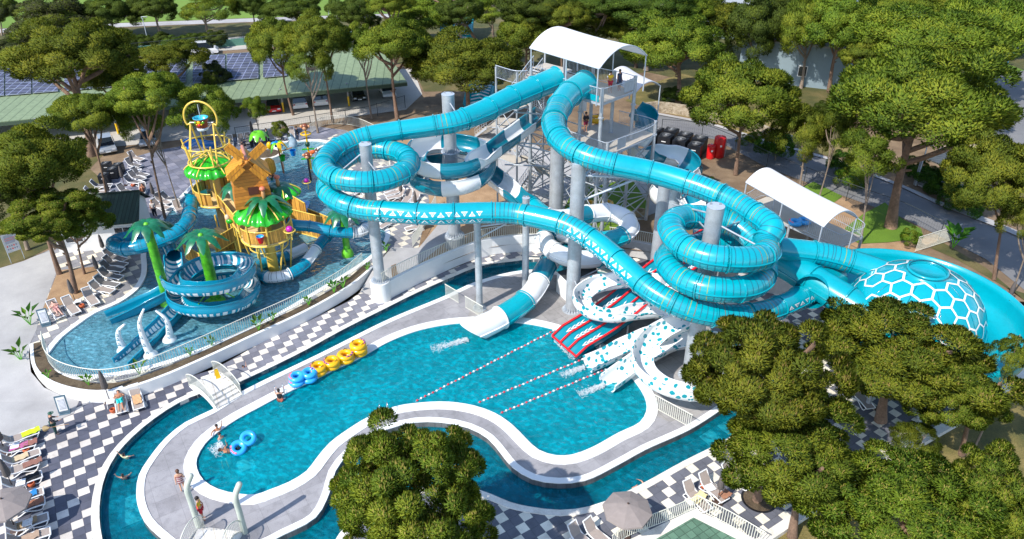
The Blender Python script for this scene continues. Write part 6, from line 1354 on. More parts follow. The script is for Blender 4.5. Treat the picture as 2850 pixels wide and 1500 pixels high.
# splash foam at slide ends, and by the swimmers
def splash(lb, a, b, w, n, seed, h=.25):
    r = random.Random(seed); p, q = at(*a, -.04), at(*b, -.04); m = MB(); d = q-p; s = V((-d.y, d.x, 0)).normalized()
    for i in range(n):
        f = r.random()**1.3; c = p+d*f+s*r.gauss(0, w*(.35+.65*f))+V((0, 0, r.random()*h*(1-f)+.01)); e = r.uniform(.01, .038)*(1.3-f*.6); m.ell(c, (e*1.6, e, e*.5), FOAM, 6, 4)
    o = m.build('water_splash'); o['kind'] = 'stuff'; return tag(o, lb, 'splash')
splash('white foam trailing from the wide white slide end', (1302,948), (1200,972), .24, 1000, 1); splash('white foam at the upper dotted slide\'s exit', (1626,1025), (1560,1045), .2, 700, 2); splash('white foam at the lower dotted slide\'s exit', (1680,1075), (1610,1098), .22, 800, 3); splash('foam along the racing slide\'s red foot', (1545,950), (1600,1000), .12, 500, 4, .1); splash('spray kicked up by the pair of swimmers', (620,1245), (590,1262), .32, 420, 5, .5)
for px, py, L_, z in [(362,1400,1,-1.14),(362,1440,1,-1.14),(1748,1103,.8,-1.34),(1978,1218,1,-1.14),(2030,1190,1,-1.14),(684,1292,.9,-1.34),(1505,955,.7,-1.34)]:
    c = at(px, py, z+.01); struct(MB().box(c, (L_*1.1, L_*1.1, .02), pm('pale_tile', (.35, .8, .88), .5), x=V((.8, .5, 0))).build('pool_floor_panel'))
# machines by the road
def make_unit():
    t = thing('heat_pump', 'x', 'heat pump'); MB().box((0, 0, .65), (1.15, 1.15, 1.3), DKGREY).build('casing', t); MB().lathe((0, 0, 1.3), [(.5, 0), (.5, .07), (.42, .08)], BLACK, 24, caps=False).build('fan_rim', t)
    m = MB(); 
    for r in (.12, .22, .32, .42): m.tube([(r*cos(a*.3), r*sin(a*.3), 1.36) for a in range(21)], .012, GREYP, 4, closed=True)
    m.build('fan_guard', t); MB().ell((0, 0, 1.36), (.09, .09, .03), GREYP, 8, 4).build('fan_hub', t); MB().box((0, -.585, .9), (.4, .02, .07), WHP).build('badge', t); MB().box((0, .585, .3), (.9, .02, .2), REDP).build('red_panel', t); return t
HP = make_unit()
for i, (px, py) in enumerate([(1832,358),(1868,368),(1907,380),(1948,390),(1815,372),(1853,384),(1894,395),(1936,408),(1800,348),(1795,362)]):
    put(HP, at(px, py, U+1.3)-V((0, 0, 1.3)), -.5, 'dark box heat pump with round top fan, %s' % ('back row, left of centre', 'back row, second', 'back row, third', 'back row, nearest the big red tank', 'front row, first by the tower leg', 'front row, second', 'front row, third', 'front row, beside the small red tank', 'partly behind the tower leg, far one', 'partly behind the tower leg, near one')[i], 'heat pumps by the road', 1.25)
for i, (px, py) in enumerate([(292,447),(310,462),(285,478),(325,450)]): put(HP, at(px, py, U+1.3)-V((0, 0, 1.3)), .2, 'dark machine box behind the left terrace, %s' % ('farthest', 'middle', 'nearest the grass', 'right hand')[i], 'machine boxes behind the back terrace', .8)
for lb, px, py, pt, r in [('tall red water tank by the heat pumps', 1998, 436, 380, .62), ('short red water tank with a white label', 1976, 440, 402, .44)]:
    b = at(px, py, U); zt = zfor(b.x, b.y, pt); t = thing('red_tank', lb, 'tank', tuple(b), world=True, group='red tanks'); MB().lathe((b.x, b.y, 0), [(r*.9, b.z), (r, b.z+.1), (r, zt-.12), (r*.9, zt-.02), (.05, zt+.04)], REDP if r > .5 else RED, 28, True).build('shell', t); MB().ell((b.x, b.y, zt+.05), (.08, .08, .06), STEEL, 8, 5).build('valve', t); MB().box((b.x, b.y-r-.005, b.z+(zt-b.z)*.62), (.2, .02, .2), WHP).build('label_plate', t)
    if r > .5: MB().tube([V((b.x+r+.1, b.y, b.z)), V((b.x+r+.1, b.y, zt-.3))], .04, STEEL, 6).build('pipe', t)
def lamp(lb, base, toppy, arm=.6):
    b = at(*base); zt = zfor(b.x, b.y, toppy); t = thing('street_lamp', lb, 'street lamp', tuple(b), world=True, group='street lamps'); MB().tube([b, V((b.x, b.y, zt))], [.09, .055], STEEL, 8).build('pole', t); MB().tube(spline([V((b.x, b.y, zt)), V((b.x-arm*.3, b.y, zt+.25)), V((b.x+arm, b.y, zt+.3))], .2), .045, STEEL, 6).build('arm', t); MB().ell((b.x+arm, b.y, zt+.27), (.3, .13, .08), GREYP, 10, 6).build('lamp_head', t)
lamp('slim pale lamp post on the verge behind the carport', (417,134,U), 52); lamp('lamp post among the dark pines at the top edge', (918,62,U), 27, .3); lamp('grey lamp post leaning over the hedge by the roadside shelter', (2548,516,U), 412, .3)
bs = at(2801,186,U); t = thing('blue_sign', 'small bright blue sign on a post at the road bend', 'sign', tuple(bs), world=True); MB().tube([bs, bs+V((0, 0, 1.6))], .05, SKYB, 6).build('post', t); MB().box(bs+V((0, 0, 1.9)), (.9, .06, .6), SKYB).build('plate', t)
# boards
ib = thing('info_board', 'white pool rules board on two legs at the grass edge', 'sign', tuple(at(48,730,U)), world=True); l0, l1 = at(32,733,U), at(69,720,U); up2 = V((0, 0, 1)); dd = (l1-l0)
for p in (l0, l1): MB().tube([p, p+up2*2.6], .03, STEEL, 6).build('leg', ib)
bq = [l0+up2*.95, l1+up2*.95, l1+up2*2.65, l0+up2*2.65]; MB().add(bq, [(0, 1, 2, 3), (3, 2, 1, 0)], WHP).build('board', ib)
bp2 = lambda u, v, e=.03: bq[0].lerp(bq[1], u).lerp(bq[3].lerp(bq[2], u), v)+V((dd.y, -dd.x, 0)).normalized()*e
def board_print(t, f, rows, cols, mat1, mat2):
    m = MB()
    for r_ in range(rows):
        u0, u1 = (.12, .9-.05*(r_ % 3)); v = .90-.05*r_; m.add([f(u0, v-.012), f(u1, v-.012), f(u1, v+.012), f(u0, v+.012)], [(0, 1, 2, 3)], mat1 if r_ in (3, 5) else mat2)
    for a in range(cols):
        for b in range(2): u, v = .12+.8*a/cols, .34-.16*b; m.add([f(u, v-.04), f(u+.09, v-.04), f(u+.09, v+.04), f(u, v+.04)], [(0, 1, 2, 3)], mat2 if (a+b) % 3 else mat1)
    m.build('printed_lines', t)
GPR = pm('print_grey', (.28, .3, .42), .6); board_print(ib, bp2, 9, 5, RED, GPR)
for lb, px, py, z, rz in [('grey framed floor sign on the paving beside the cleaner', 182, 1150, 0, .35), ('dark framed floor sign standing at the concrete path\'s end', 130, 905, U, .5)]:
    t = thing('floor_sign', lb, 'sign', tuple(at(px, py, z)), rz, group='floor signs'); MB().box((0, .05, .04), (.62, .5, .08), pm('slate_blue', (.10, .17, .22), .4)).build('foot', t); fr2 = MB().box((0, .02, .75), (.66, .05, 1.25), MATS['slate_blue'], z=V((0, .18, 1))).build('frame', t); MB().box((0, -.012, .78), (.5, .02, 1.0), WHP, z=V((0, .18, 1))).build('sheet', t)
    m = MB(); m.box((0, -.035, .78), (.36, .012, .7), stripe_mat('print_rows', (.78, .78, .78), (.3, .32, .42), 0, .09, .35, axis='z'), z=V((0, .18, 1))); m.build('printed_lines', t)
cb = thing('green_bin', 'dark green slatted bin behind the pool house roof', 'bin', tuple(at(340,600,U)), .3); MB().lathe((0, 0, 0), [(.38, 0), (.45, .9), (.5, .95), (.3, 1.0)], stripe_mat('bin_slats', (.02, .16, .11), (.005, .05, .04), 0, .12, .25, axis='ang'), 20).build('bin_body', cb)
co = thing('hose_coil', 'tan coil of hose lying on the bare ground under the tower', 'hose', tuple(at(1779,598,U)), world=True); oc = at(1779,598,U+.1); m = MB()
m.tube([V((oc.x+(.75-.05*(i % 9))*cos(i*.35), oc.y+(.75-.05*(i % 9))*sin(i*.35), oc.z+.05*(i//9))) for i in range(90)], .06, pm('hose_tan', (.42, .34, .22), .7), 6).build('coil', co)
# small green-floored pool corner at the bottom
gq = [at(1930,1440,.03), at(1812,1508,.03), at(1700,1600,.03), at(2300,1640,.03), at(2090,1520,.03)]; struct(MB().poly([gq], MATS['hex_green']).build('green_basin_floor')); go = [at(1933,1415,.02), at(1745,1505,.02), at(1600,1620,.02), at(2400,1650,.02), at(2110,1502,.02)]
struct(MB().poly([go, [V((p.x, p.y, .02)) for p in gq]], MATS['coping_stone']).build('basin_edging'))
fence('pool_railing', [at(1700,1530,0), at(1738,1500,0), at(1850,1455,0), at(1934,1418,0)], 1.1, 'cream railing left of the corner round the green floored basin', CREAM, .14); fence('pool_railing', [at(1936,1418,0), at(2020,1460,0), at(2120,1520,0)], 1.1, 'cream railing right of the corner round the green floored basin', CREAM, .14)
tp = at(2112,1390,0); t = thing('tree_pit', 'round dark tree pit cut into the checkered terrace', 'tree pit', tuple(tp), world=True); MB().lathe((tp.x, tp.y, 0), [(.98, .012), (.86, .03), (.84, -.05)], BLACK, 36, caps=False).build('steel_ring', t); MB().lathe((tp.x, tp.y, 0), [(.86, .012), (.02, .02)], MATS['soil'], 30, caps=False).build('soil', t)
# ================================================================= PEOPLE
def person(label, base, yaw, pose='stand', top=None, bottom=None, hair=HAIR, skin=SKIN, sc=1., dress=None, legc=None, sleeves=True, tilt=None, hat=None, arms=None):
    """one skinned body; clothes and hair are separate close-fitting pieces. Faces -Y at yaw 0"""
    J = dict(pel=(0, 0, .95), wai=(0, 0, 1.10), che=(0, 0, 1.32), nec=(0, .0, 1.49), hd0=(0, -.015, 1.57), hd1=(0, -.02, 1.66), hd2=(0, -.01, 1.74),
             sL=(.17, 0, 1.42), eL=(.22, .02, 1.14), wL=(.23, -.06, .90), mL=(.23, -.08, .83), sR=(-.17, 0, 1.42), eR=(-.22, .02, 1.14), wR=(-.23, -.06, .90), mR=(-.23, -.08, .83),
             hL=(.09, 0, .90), kL=(.10, -.02, .50), aL=(.10, .02, .09), tL=(.11, -.14, .03), hR=(-.09, 0, .90), kR=(-.10, -.02, .50), aR=(-.10, .02, .09), tR=(-.11, -.14, .03))
    if pose == 'crossed': J.update(eL=(.24, -.06, 1.16), wL=(.02, -.20, 1.20), mL=(-.06, -.19, 1.20), eR=(-.24, -.06, 1.16), wR=(-.02, -.19, 1.15), mR=(.06, -.18, 1.14))
    if pose == 'walk': J.update(kL=(.10, -.16, .53), aL=(.10, -.02, .13), tL=(.11, -.17, .06), kR=(-.10, .06, .50), aR=(-.10, .26, .12), tR=(-.11, .14, .03), wL=(.23, .10, .93), wR=(-.23, -.2, .95), mL=(.23, .10, .86), mR=(-.23, -.25, .90))
    if pose == 'reach': J.update(eR=(-.36, -.18, 1.40), wR=(-.30, -.45, 1.45), mR=(-.29, -.53, 1.46))
    if pose == 'arms_up': J.update(eL=(.30, -.1, 1.62), wL=(.36, -.1, 1.88), mL=(.38, -.1, 1.96), eR=(-.34, -.22, 1.40), wR=(-.40, -.42, 1.36), mR=(-.41, -.5, 1.36))
    if pose == 'carry': J.update(eL=(.30, -.05, 1.18), wL=(.2, -.30, 1.12), mL=(.18, -.37, 1.13), eR=(-.32, -.12, 1.20), wR=(-.30, -.38, 1.15), mR=(-.29, -.46, 1.15), nec=(0, -.03, 1.48), hd0=(0, -.07, 1.55), hd1=(0, -.1, 1.63), hd2=(0, -.1, 1.71))
    if pose == 'climb': J.update(eL=(.30, -.18, 1.30), wL=(.28, -.42, 1.46), mL=(.28, -.48, 1.50), eR=(-.30, -.18, 1.30), wR=(-.28, -.42, 1.46), mR=(-.28, -.48, 1.50), kL=(.10, -.25, .62), aL=(.10, -.05, .28), tL=(.10, -.2, .22))
    if pose == 'curl': J.update(kL=(.10, -.42, 1.0), aL=(.10, -.12, .72), tL=(.10, -.26, .66), kR=(-.1, -.40, .98), aR=(-.10, -.10, .70), tR=(-.10, -.24, .64), wL=(.1, -.3, 1.18), mL=(.06, -.36, 1.2), wR=(-.1, -.3, 1.18), mR=(-.06, -.36, 1.2))
    if pose == 'lie': J.update(eL=(.33, .0, 1.2), wL=(.16, -.16, 1.10), mL=(.08, -.17, 1.1), eR=(-.33, .0, 1.2), wR=(-.16, -.16, 1.08), mR=(-.08, -.17, 1.08), tL=(.14, -.10, -.02), tR=(-.14, -.10, -.02), aL=(.13, .02, .06), aR=(-.13, .02, .06))
    if pose == 'swim': J.update(eL=(.38, -.12, 1.56), wL=(.42, -.2, 1.82), mL=(.42, -.2, 1.9), eR=(-.40, -.08, 1.36), wR=(-.48, -.2, 1.18), mR=(-.5, -.24, 1.12), kL=(.12, .04, .5), aL=(.14, .12, .1), tL=(.14, .08, -.03), kR=(-.16, .02, .52), aR=(-.2, .2, .14), tR=(-.2, .18, 0), hd0=(0, -.05, 1.56), hd1=(0, -.10, 1.64), hd2=(0, -.12, 1.72))
    if arms: J.update(arms)
    Rr = dict(pel=(.155, .11), wai=(.135, .095), che=(.165, .11), nec=(.058, .058), hd0=(.078, .085), hd1=(.092, .105), hd2=(.075, .085), sL=(.062,)*2, eL=(.044,)*2, wL=(.032, .026), mL=(.04, .02), hL=(.092,)*2, kL=(.060,)*2, aL=(.042,)*2, tL=(.042, .028))
    ED = [('pel', 'wai'), ('wai', 'che'), ('che', 'nec'), ('nec', 'hd0'), ('hd0', 'hd1'), ('hd1', 'hd2'), ('che', 'sL'), ('sL', 'eL'), ('eL', 'wL'), ('wL', 'mL'), ('che', 'sR'), ('sR', 'eR'), ('eR', 'wR'), ('wR', 'mR'), ('pel', 'hL'), ('hL', 'kL'), ('kL', 'aL'), ('aL', 'tL'), ('pel', 'hR'), ('hR', 'kR'), ('kR', 'aR'), ('aR', 'tR')]
    rad = lambda k: Rr.get(k) or Rr[k[0]+'L']
    def skin_mesh(nodes, grow, scale={}):
        ns = list(nodes); ix = {k: i for i, k in enumerate(ns)}; me = bpy.data.meshes.new('b'); me.from_pydata([J[k] if isinstance(k, str) else k[1] for k in ns], [(ix[a], ix[b]) for a, b in ED if a in ix and b in ix], [])
        ob = bpy.data.objects.new('b', me); col.objects.link(ob); ob.modifiers.new('s', 'SKIN'); ss = ob.modifiers.new('u', 'SUBSURF'); ss.levels = ss.render_levels = 1
        for i, k in enumerate(ns): v = me.skin_vertices[0].data[i]; q = rad(k); g = grow+scale.get(k, 0); v.radius = (q[0]+g, q[1]+g); v.use_root = i == 0
        dg = bpy.context.evaluated_depsgraph_get(); e = ob.evaluated_get(dg); m2 = bpy.data.meshes.new_from_object(e); vs = [V(v.co) for v in m2.vertices]; fs = [tuple(p.vertices) for p in m2.polygons]
        bpy.data.objects.remove(ob); bpy.data.meshes.remove(m2); return vs, fs
    t = thing('person', label, 'person', tuple(base), yaw); t.scale = (sc,)*3
    if tilt is not None: t.rotation_euler = (tilt[0], tilt[1], yaw)
    vs, fs = skin_mesh(J.keys(), 0); m = MB(); m.add(vs, fs, skin, True)
    hd = V(J['hd1']); fd = V((0, -1, 0))
    m.ell(hd+V((0, -.105, -.005)), (.016, .022, .022), skin, 6, 5)
    for sx in (-1, 1):
        m.ell(hd+V((sx*.095, .01, 0)), (.012, .025, .032), skin, 6, 5); m.ell(hd+V((sx*.035, -.098, .025)), (.012, .008, .008), BLACK, 6, 4)
        w_, h_ = V(J['wL' if sx > 0 else 'wR']), V(J['mL' if sx > 0 else 'mR']); d = (h_-w_).normalized(); S, N = frame(d, V((0, .3, 1)))
        for k in range(4): a = h_+S*(.021*(k-1.5)); m.tube([a, a+d*(.045-.006*abs(k-1.2))-N*.006, a+d*(.078-.010*abs(k-1.2))-N*.024], [.0105, .0095, .007], skin, 5)
        m.tube([w_+d*.03+S*.03*sx, w_+d*.065+S*.058*sx-N*.01, w_+d*.095+S*.062*sx-N*.018], [.012, .011, .008], skin, 5)
    m.ell(hd+V((0, -.09, -.055)), (.022, .008, .006), pm('lips', (.4, .12, .1), .5), 6, 4); m.build('body', t)
    def wear(nm, nodes, grow, mat, scale={}): a, b = skin_mesh(nodes, grow, scale); MB().add(a, b, mat, True).build(nm, t)
    def mid(a, b, f): return V(J[a]).lerp(V(J[b]), f)
    if top:
        J2 = dict(J); nd = ['pel', 'wai', 'che', 'sL', 'sR']+(['eL', 'eR'] if sleeves else [])+(['wL', 'wR'] if sleeves == 'long' else [])
        sv = dict(J)
        if sleeves and sleeves != 'long': J['eL'], J['eR'] = tuple(mid('sL', 'eL', .6)), tuple(mid('sR', 'eR', .6))
        wear('shirt', nd, .022, cloth(top)); J.update(sv)
    if bottom:
        sv = dict(J); nd = ['pel', 'hL', 'hR', 'kL', 'kR']
        if legc == 'long': nd += ['aL', 'aR']
        else: J['kL'], J['kR'] = tuple(mid('hL', 'kL', .8)), tuple(mid('hR', 'kR', .8))
        wear('trousers' if legc == 'long' else 'shorts', nd, .026, cloth(bottom), {'kL': .02, 'kR': .02}); J.update(sv)
    if dress:
        z0, z1 = .55, 1.36; MB().lathe((0, 0, 0), [(.25, z0), (.2, .8), (.165, 1.05), (.16, 1.2), (.13, 1.36)], cloth(dress), 16, caps=False).build('dress', t)
    mt = hat or hair; hm = MB(); hm.ell(hd+V((0, .022, .045)), (.108, .118, .098), mt, 12, 8)
    if hat: hm.lathe(hd+V((0, -.03, .05)), [(.10, 0), (.17, -.01)], mt, 12, caps=False)
    else: hm.ell(hd+V((0, .06, -.03)), (.085, .06, .09), mt, 10, 6)
    hm.build('hat' if hat else 'hair', t); return t
Y_ = (.82, .50, .02)
person('lifeguard in yellow shirt and red shorts standing with folded arms', at(566,1446,ISZ), 1.9, 'crossed', top=Y_, bottom=(.55,.02,.04))
w_ = person('woman in a striped swimsuit walking along the island edge', at(512,1370,ISZ), 3.6, 'walk', skin=SKIN, hair=pm('brown_hair', (.12, .05, .025), .6)); MB().lathe((0, 0, 0), [(.18, .83), (.19, .95), (.16, 1.1), (.19, 1.26), (.17, 1.34)], stripe_mat('swim_stripes', (.62, .50, .48), (.25, .04, .06), 0, .14, .5, axis='z'), 16, caps=False).build('swimsuit', w_)
w_.children[-1].scale = (1, .72, 1)
cl_ = person('cleaner in dark clothes and green cap carrying a broom and sack', at(158,1208,.0), 2.2, 'carry', top=(.02,.02,.03), bottom=(.015,.06,.055), legc='long', sleeves='long', hat=pm('cap_green', (.02, .10, .07), .6))
br = thing('broom', 'long broom held by the cleaner in dark clothes', 'broom', tuple(at(160,1200,1.0)), world=True); a_, b_ = at(138,1190,.7), at(192,1180,1.3); MB().tube([a_, b_], .018, pm('broom_wood', (.30, .17, .08), .6), 6).build('handle', br); MB().lathe(a_, [(.04, 0), (.2, .4)], pm('straw', (.35, .26, .13), .9), 10, ax=(a_-b_)).build('straw_head', br)
sb = l_sun; sbz = sb.rotation_euler.z
def lying(lb, l, **kw):
    z = l.rotation_euler.z; p = on(l, -.95, .46); return person(lb, p, z, 'lie', tilt=(radians(-78), 0), **kw)
lying('man sunbathing on his back in turquoise shorts', l_sun, bottom=(.02,.55,.52), skin=SKINT)
ch = [o for o in bpy.data.objects if o.get('label', '').startswith('grey lounger with a pink skinned')][0]; lying('pale sunbather lying on the lounger at the path end', ch, bottom=(.6,.3,.28), skin=pm('pink_skin', (.70, .40, .32), .55))
ch = [o for o in bpy.data.objects if o.get('label', '').startswith('lounger on the back terrace carrying the curled')][0]; person('sunbather curled up on a back terrace lounger', on(ch, -.75, .0), ch.rotation_euler.z, 'curl', tilt=(radians(-62), 0), bottom=(.3,.1,.05), skin=SKINT)
person('lifeguard in yellow shirt and red shorts on the tower\'s upper deck', at(1697,257,ZU), .3, 'crossed', top=Y_, bottom=(.5,.03,.05), skin=SKINT); person('woman in a dark dress beside the lifeguard on the upper deck', at(1722,252,ZU), .6, 'stand', dress=(.035,.05,.09), top=(.035,.05,.09), skin=SKINT)
person('man in dark jacket and maroon shorts on the tower\'s lower deck', at(1629,366,ZL), .2, 'crossed', top=(.02,.022,.03), bottom=(.25,.02,.06), sleeves='long', skin=SKINT)
person('child in dark clothes by the far pool edge', at(684,417,U), .3, 'stand', top=(.03,.04,.09), bottom=(.015,.015,.03), sc=.72); person('smaller child in brown beside the dark clothed child', at(677,419,U), .2, 'stand', top=(.12,.07,.06), bottom=(.02,.02,.03), sc=.66)
person('man in pale blue shirt pointing by the far pool edge', at(703,415,U), .9, 'reach', top=(.45,.62,.78), bottom=(.012,.015,.03), legc='long', sleeves='long'); person('dark clothed man behind the pointing man', at(714,407,U), .5, 'stand', top=(.02,.02,.025), bottom=(.015,.015,.02), legc='long', sleeves='long')
person('person in green and white by the green spray palm', at(746,398,U), .7, 'walk', top=(.06,.2,.09), bottom=(.02,.03,.03), legc='long'); person('man in white shirt and dark trousers by the loungers', at(787,394,U), .2, 'walk', top=(.72,.73,.74), bottom=(.03,.04,.07), legc='long')
person('man in black jacket at the far pool corner', at(830,392,U), 1.6, 'stand', top=(.015,.016,.02), bottom=(.03,.045,.09), legc='long', sleeves='long'); person('person in white top walking on the back terrace', at(433,604,U), .4, 'stand', top=(.72,.66,.62), bottom=(.02,.025,.04), legc='long', hair=pm('fair_hair', (.3, .18, .08), .6))
# swimmers: feet hang under the surface
def swimmer(lb, px, py, z, yaw, tilt, pose='swim', **kw): return person(lb, at(px, py, z), yaw, pose, tilt=tilt, **kw)
swimmer('boy in a pale shirt swimming in the river at the left', 372,1286,-1.05,3.0,(radians(-28),0), top=(.62,.68,.42), bottom=(.02,.3,.45), sc=.8); swimmer('boy raising an arm in the river at the left', 357,1338,-1.0,3.5,(radians(-34),0), bottom=(.02,.03,.1), sc=.82)
swimmer('person waving an arm in the main pool near the blue float', 617,1244,-1.15,.4,(radians(-10),0), 'arms_up', sc=.95, skin=SKINT, bottom=(.05,.02,.02)); swimmer('dark haired swimmer next to the waving one', 632,1264,-1.25,.9,(radians(-12),0), 'stand', sc=.92)
swimmer('swimmer clinging to the upright blue double float', 690,1262,-.55,1.9,(radians(-62),0), 'climb', bottom=(.01,.01,.015), skin=SKINT); swimmer('swimmer diving just under the surface below the splash', 630,1300,-.9,.5,(radians(-70),0), bottom=(.02,.05,.12), top=(.4,.4,.38), sc=.95)
swimmer('woman with long dark hair climbing the far pool ladder', 786,1140,-.85,3.3,(0,0), 'climb', top=(.012,.012,.015), sleeves=False, bottom=(.3,.08,.05)); swimmer('child in magenta shirt paddling in the river by the footbridge', 691,1058,-1.0,.9,(radians(-15),0), 'arms_up', top=(.62,.02,.20), sc=.68)
swimmer('swimmer stretched out in the river at the lower right', 1738,1372,-.5,-1.3,(radians(-80),0), bottom=(.5,.24,.18), sc=.9)
# ================================================================= TREES
def crown_mesh(name, seed, ncl, rc, nlf, ln, wd, zmin=-.3, hollow=.8, candle=0., mats=(LEAF, LEAFY, LEAFD, TIP), yel=.3, flat=.8, lobe=.16):
    """many needle tufts on puffs of a lobed crown; unit half-width"""
    r = random.Random(seed); g = np.random.default_rng(seed); cl = []; ph = [r.uniform(0, 6.28) for _ in range(4)]
    for i in range(ncl):
        for tries in range(30):
            z = r.uniform(zmin, 1); a = r.uniform(0, 2*pi); q = sqrt(max(0, 1-z*z)); rad = hollow+r.uniform(-.14, .16) if r.random() > .22 else r.uniform(.25, .7)
            rad *= 1+lobe*(sin(2*a+ph[0])*.5+sin(3*a+ph[1]+2*z)*.6+sin(5*z+ph[2])*.4)
            c = V((q*cos(a)*rad, q*sin(a)*rad, z*rad*(.9 if z > 0 else .7)))
            if all((c-o[0]).length > rc*.62 for o in cl): break
        cl.append((c, rc*r.uniform(.65, 1.3), r.random()))
    VV, MM, NN = [], [], []
    nrm = lambda x: x/np.maximum(np.linalg.norm(x, axis=-1, keepdims=True), 1e-6)
    for c, R_, tone in cl:
        out = np.array((c+V((0, 0, .35))).normalized()); n = int(nlf*(R_/rc)**2); cc = np.array(c)
        d = nrm(g.normal(size=(n, 3))); fl = d@out < -.35; d[fl] *= -1
        rr = np.where(g.random(n) > .15, g.uniform(.72, 1.06, n), g.uniform(.3, .7, n)); p = cc+d*np.array((1, 1, flat))*(R_*rr)[:, None]
        up = nrm(d*.8+np.array((0, 0, .55))+g.uniform(-1, 1, (n, 3))*.55); l = (ln*g.uniform(.6, 1.35, n))[:, None]; w = (wd*g.uniform(.7, 1.3, n))[:, None]
        s = nrm(np.cross(up, d+g.uniform(-.7, .7, (n, 3))))*w; nn = nrm(d*.75+out*.45+g.uniform(-1, 1, (n, 3))*.30)
        m = np.zeros(n, int); f = g.random(n); m[(f < .12) | ((tone < yel) & (f < .6))] = 1; m[f > .84] = 2
        if candle:
            k = int(candle*(R_/rc)); dc = nrm(g.normal(size=(k, 3))*np.array((.6, .6, .3))+np.array((0, 0, 1))); pc = cc+dc*np.array((1, 1, flat))*R_; h = (ln*g.uniform(.9, 1.6, k))[:, None]
            p = np.r_[p, pc]; up = np.r_[up, np.tile((0, 0, 1.), (k, 1))]; l = np.r_[l, h]; s = np.r_[s, nrm(g.normal(size=(k, 3))*np.array((1, 1, 0)))*wd*.9]; nn = np.r_[nn, nrm(dc+np.array((0, 0, .3)))]; m = np.r_[m, np.full(k, 3)]
        q = np.stack([p-up*l*.25, p+up*l*.35+s, p+up*l, p+up*l*.35-s], 1); gn = np.cross(q[:, 1]-q[:, 0], q[:, 3]-q[:, 0]); bad = (gn*nn).sum(1) < 0
        q[bad] = q[bad][:, [0, 3, 2, 1]]; VV.append(q); MM.append(m); NN.append(nn)
    q = np.concatenate(VV); m = np.concatenate(MM); nn = np.concatenate(NN); n = len(q); me = bpy.data.meshes.new(name)
    me.vertices.add(4*n); me.vertices.foreach_set('co', q.astype(np.float32).ravel()); me.loops.add(4*n); me.loops.foreach_set('vertex_index', np.arange(4*n, dtype=np.int32))
    me.polygons.add(n); me.polygons.foreach_set('loop_start', np.arange(0, 4*n, 4, dtype=np.int32))
    for x in mats: me.materials.append(x)
    me.polygons.foreach_set('material_index', m.astype(np.int32)); me.polygons.foreach_set('use_smooth', np.ones(n, bool)); me.update(calc_edges=True)
    me.normals_split_custom_set_from_vertices(np.repeat(nn, 4, 0).astype(np.float32).tolist())
    return me, [c for c, _, _ in cl]
def trunk_mesh(name, seed, cl, bark, rad=.05, fork=.55, nl=9):
    """unit height to the crown centre; limbs run to the clumps"""
    r = random.Random(seed+50); m = MB(); w = r.uniform(-.12, .12), r.uniform(-.12, .12)
    tp = [V((w[0]*sin(pi*t)*.6, w[1]*sin(pi*t)*.6, t)) for t in [i/8 for i in range(9)]]
    m.tube(tp, [rad*(1.35 if i == 0 else 1.08 if i == 1 else 1-.55*i/8) for i in range(9)], bark, 9)
    ch = r.sample(cl, min(nl, len(cl)))
    for i, c in enumerate(ch):
        t = fork+(.98-fork)*i/max(1, nl-1); a = V((w[0]*sin(pi*t)*.6, w[1]*sin(pi*t)*.6, t)); b = V((c.x*.85, c.y*.85, 1+c.z*.28))
        mid = a.lerp(b, .5)+V((r.uniform(-.06, .06), r.uniform(-.06, .06), -.04))
        m.tube(spline([a, mid, b], .12), None or [rad*(.5-.4*k/20) for k in range(len(spline([a, mid, b], .12)))], bark, 5)
    for k in range(2):
        t = r.uniform(.3, fork); a = r.uniform(0, 6.28); p = V((w[0]*sin(pi*t)*.6, w[1]*sin(pi*t)*.6, t)); e = p+V((cos(a)*.09, sin(a)*.09, .02)); m.tube([p, e], [rad*.3, rad*.2], bark, 5)
    o = m.build(name); me = o.data; bpy.data.objects.remove(o); return me
KINDS = {}
def kind(k, seed, bark=BARK, rad=.05, fork=.55, **kw):
    me, cl = crown_mesh('crown_'+k, seed, **kw); KINDS[k] = (me, trunk_mesh('trunk_'+k, seed, cl, bark, rad, fork))
kind('u1', 1, ncl=85, rc=.215, nlf=800, ln=0.050, wd=0.0105, yel=.45)
kind('u2', 2, ncl=75, rc=.225, nlf=800, ln=0.050, wd=0.0105, zmin=-.2, yel=.35)
kind('u3', 8, ncl=95, rc=.20, nlf=800, ln=0.050, wd=0.0105, zmin=-.45, yel=.4)
kind('s1', 3, BARKG, .05, .45, ncl=48, rc=.20, nlf=600, ln=0.060, wd=0.0080, zmin=-.6, hollow=.72, yel=.4)
kind('s2', 4, BARKG, .045, .4, ncl=42, rc=.21, nlf=600, ln=0.060, wd=0.0080, zmin=-.7, hollow=.7, yel=.25)
kind('d1', 5, BARKG, .055, ncl=80, rc=.22, nlf=800, ln=0.050, wd=0.0105, zmin=-.7, yel=.08, mats=(LEAFD, LEAF, LEAFD, TIP))
kind('o1', 6, BARKG, .05, ncl=70, rc=.22, nlf=800, ln=0.050, wd=0.0105, zmin=-.8, yel=.2, mats=(LEAFO, LEAF, LEAFD, TIP))
kind('n1', 7, BARK, .06, .5, ncl=190, rc=.135, nlf=850, ln=0.046, wd=0.0080, zmin=-.75, hollow=.84, candle=26, yel=.3)
kind('n2', 9, BARK, .06, .5, ncl=150, rc=.15, nlf=900, ln=0.048, wd=0.0085, zmin=-.7, hollow=.8, candle=16, yel=.45)
kind('n3', 12, BARK, .06, .5, ncl=130, rc=.155, nlf=900, ln=0.048, wd=0.0085, zmin=-.8, hollow=.76, candle=16, yel=.4)
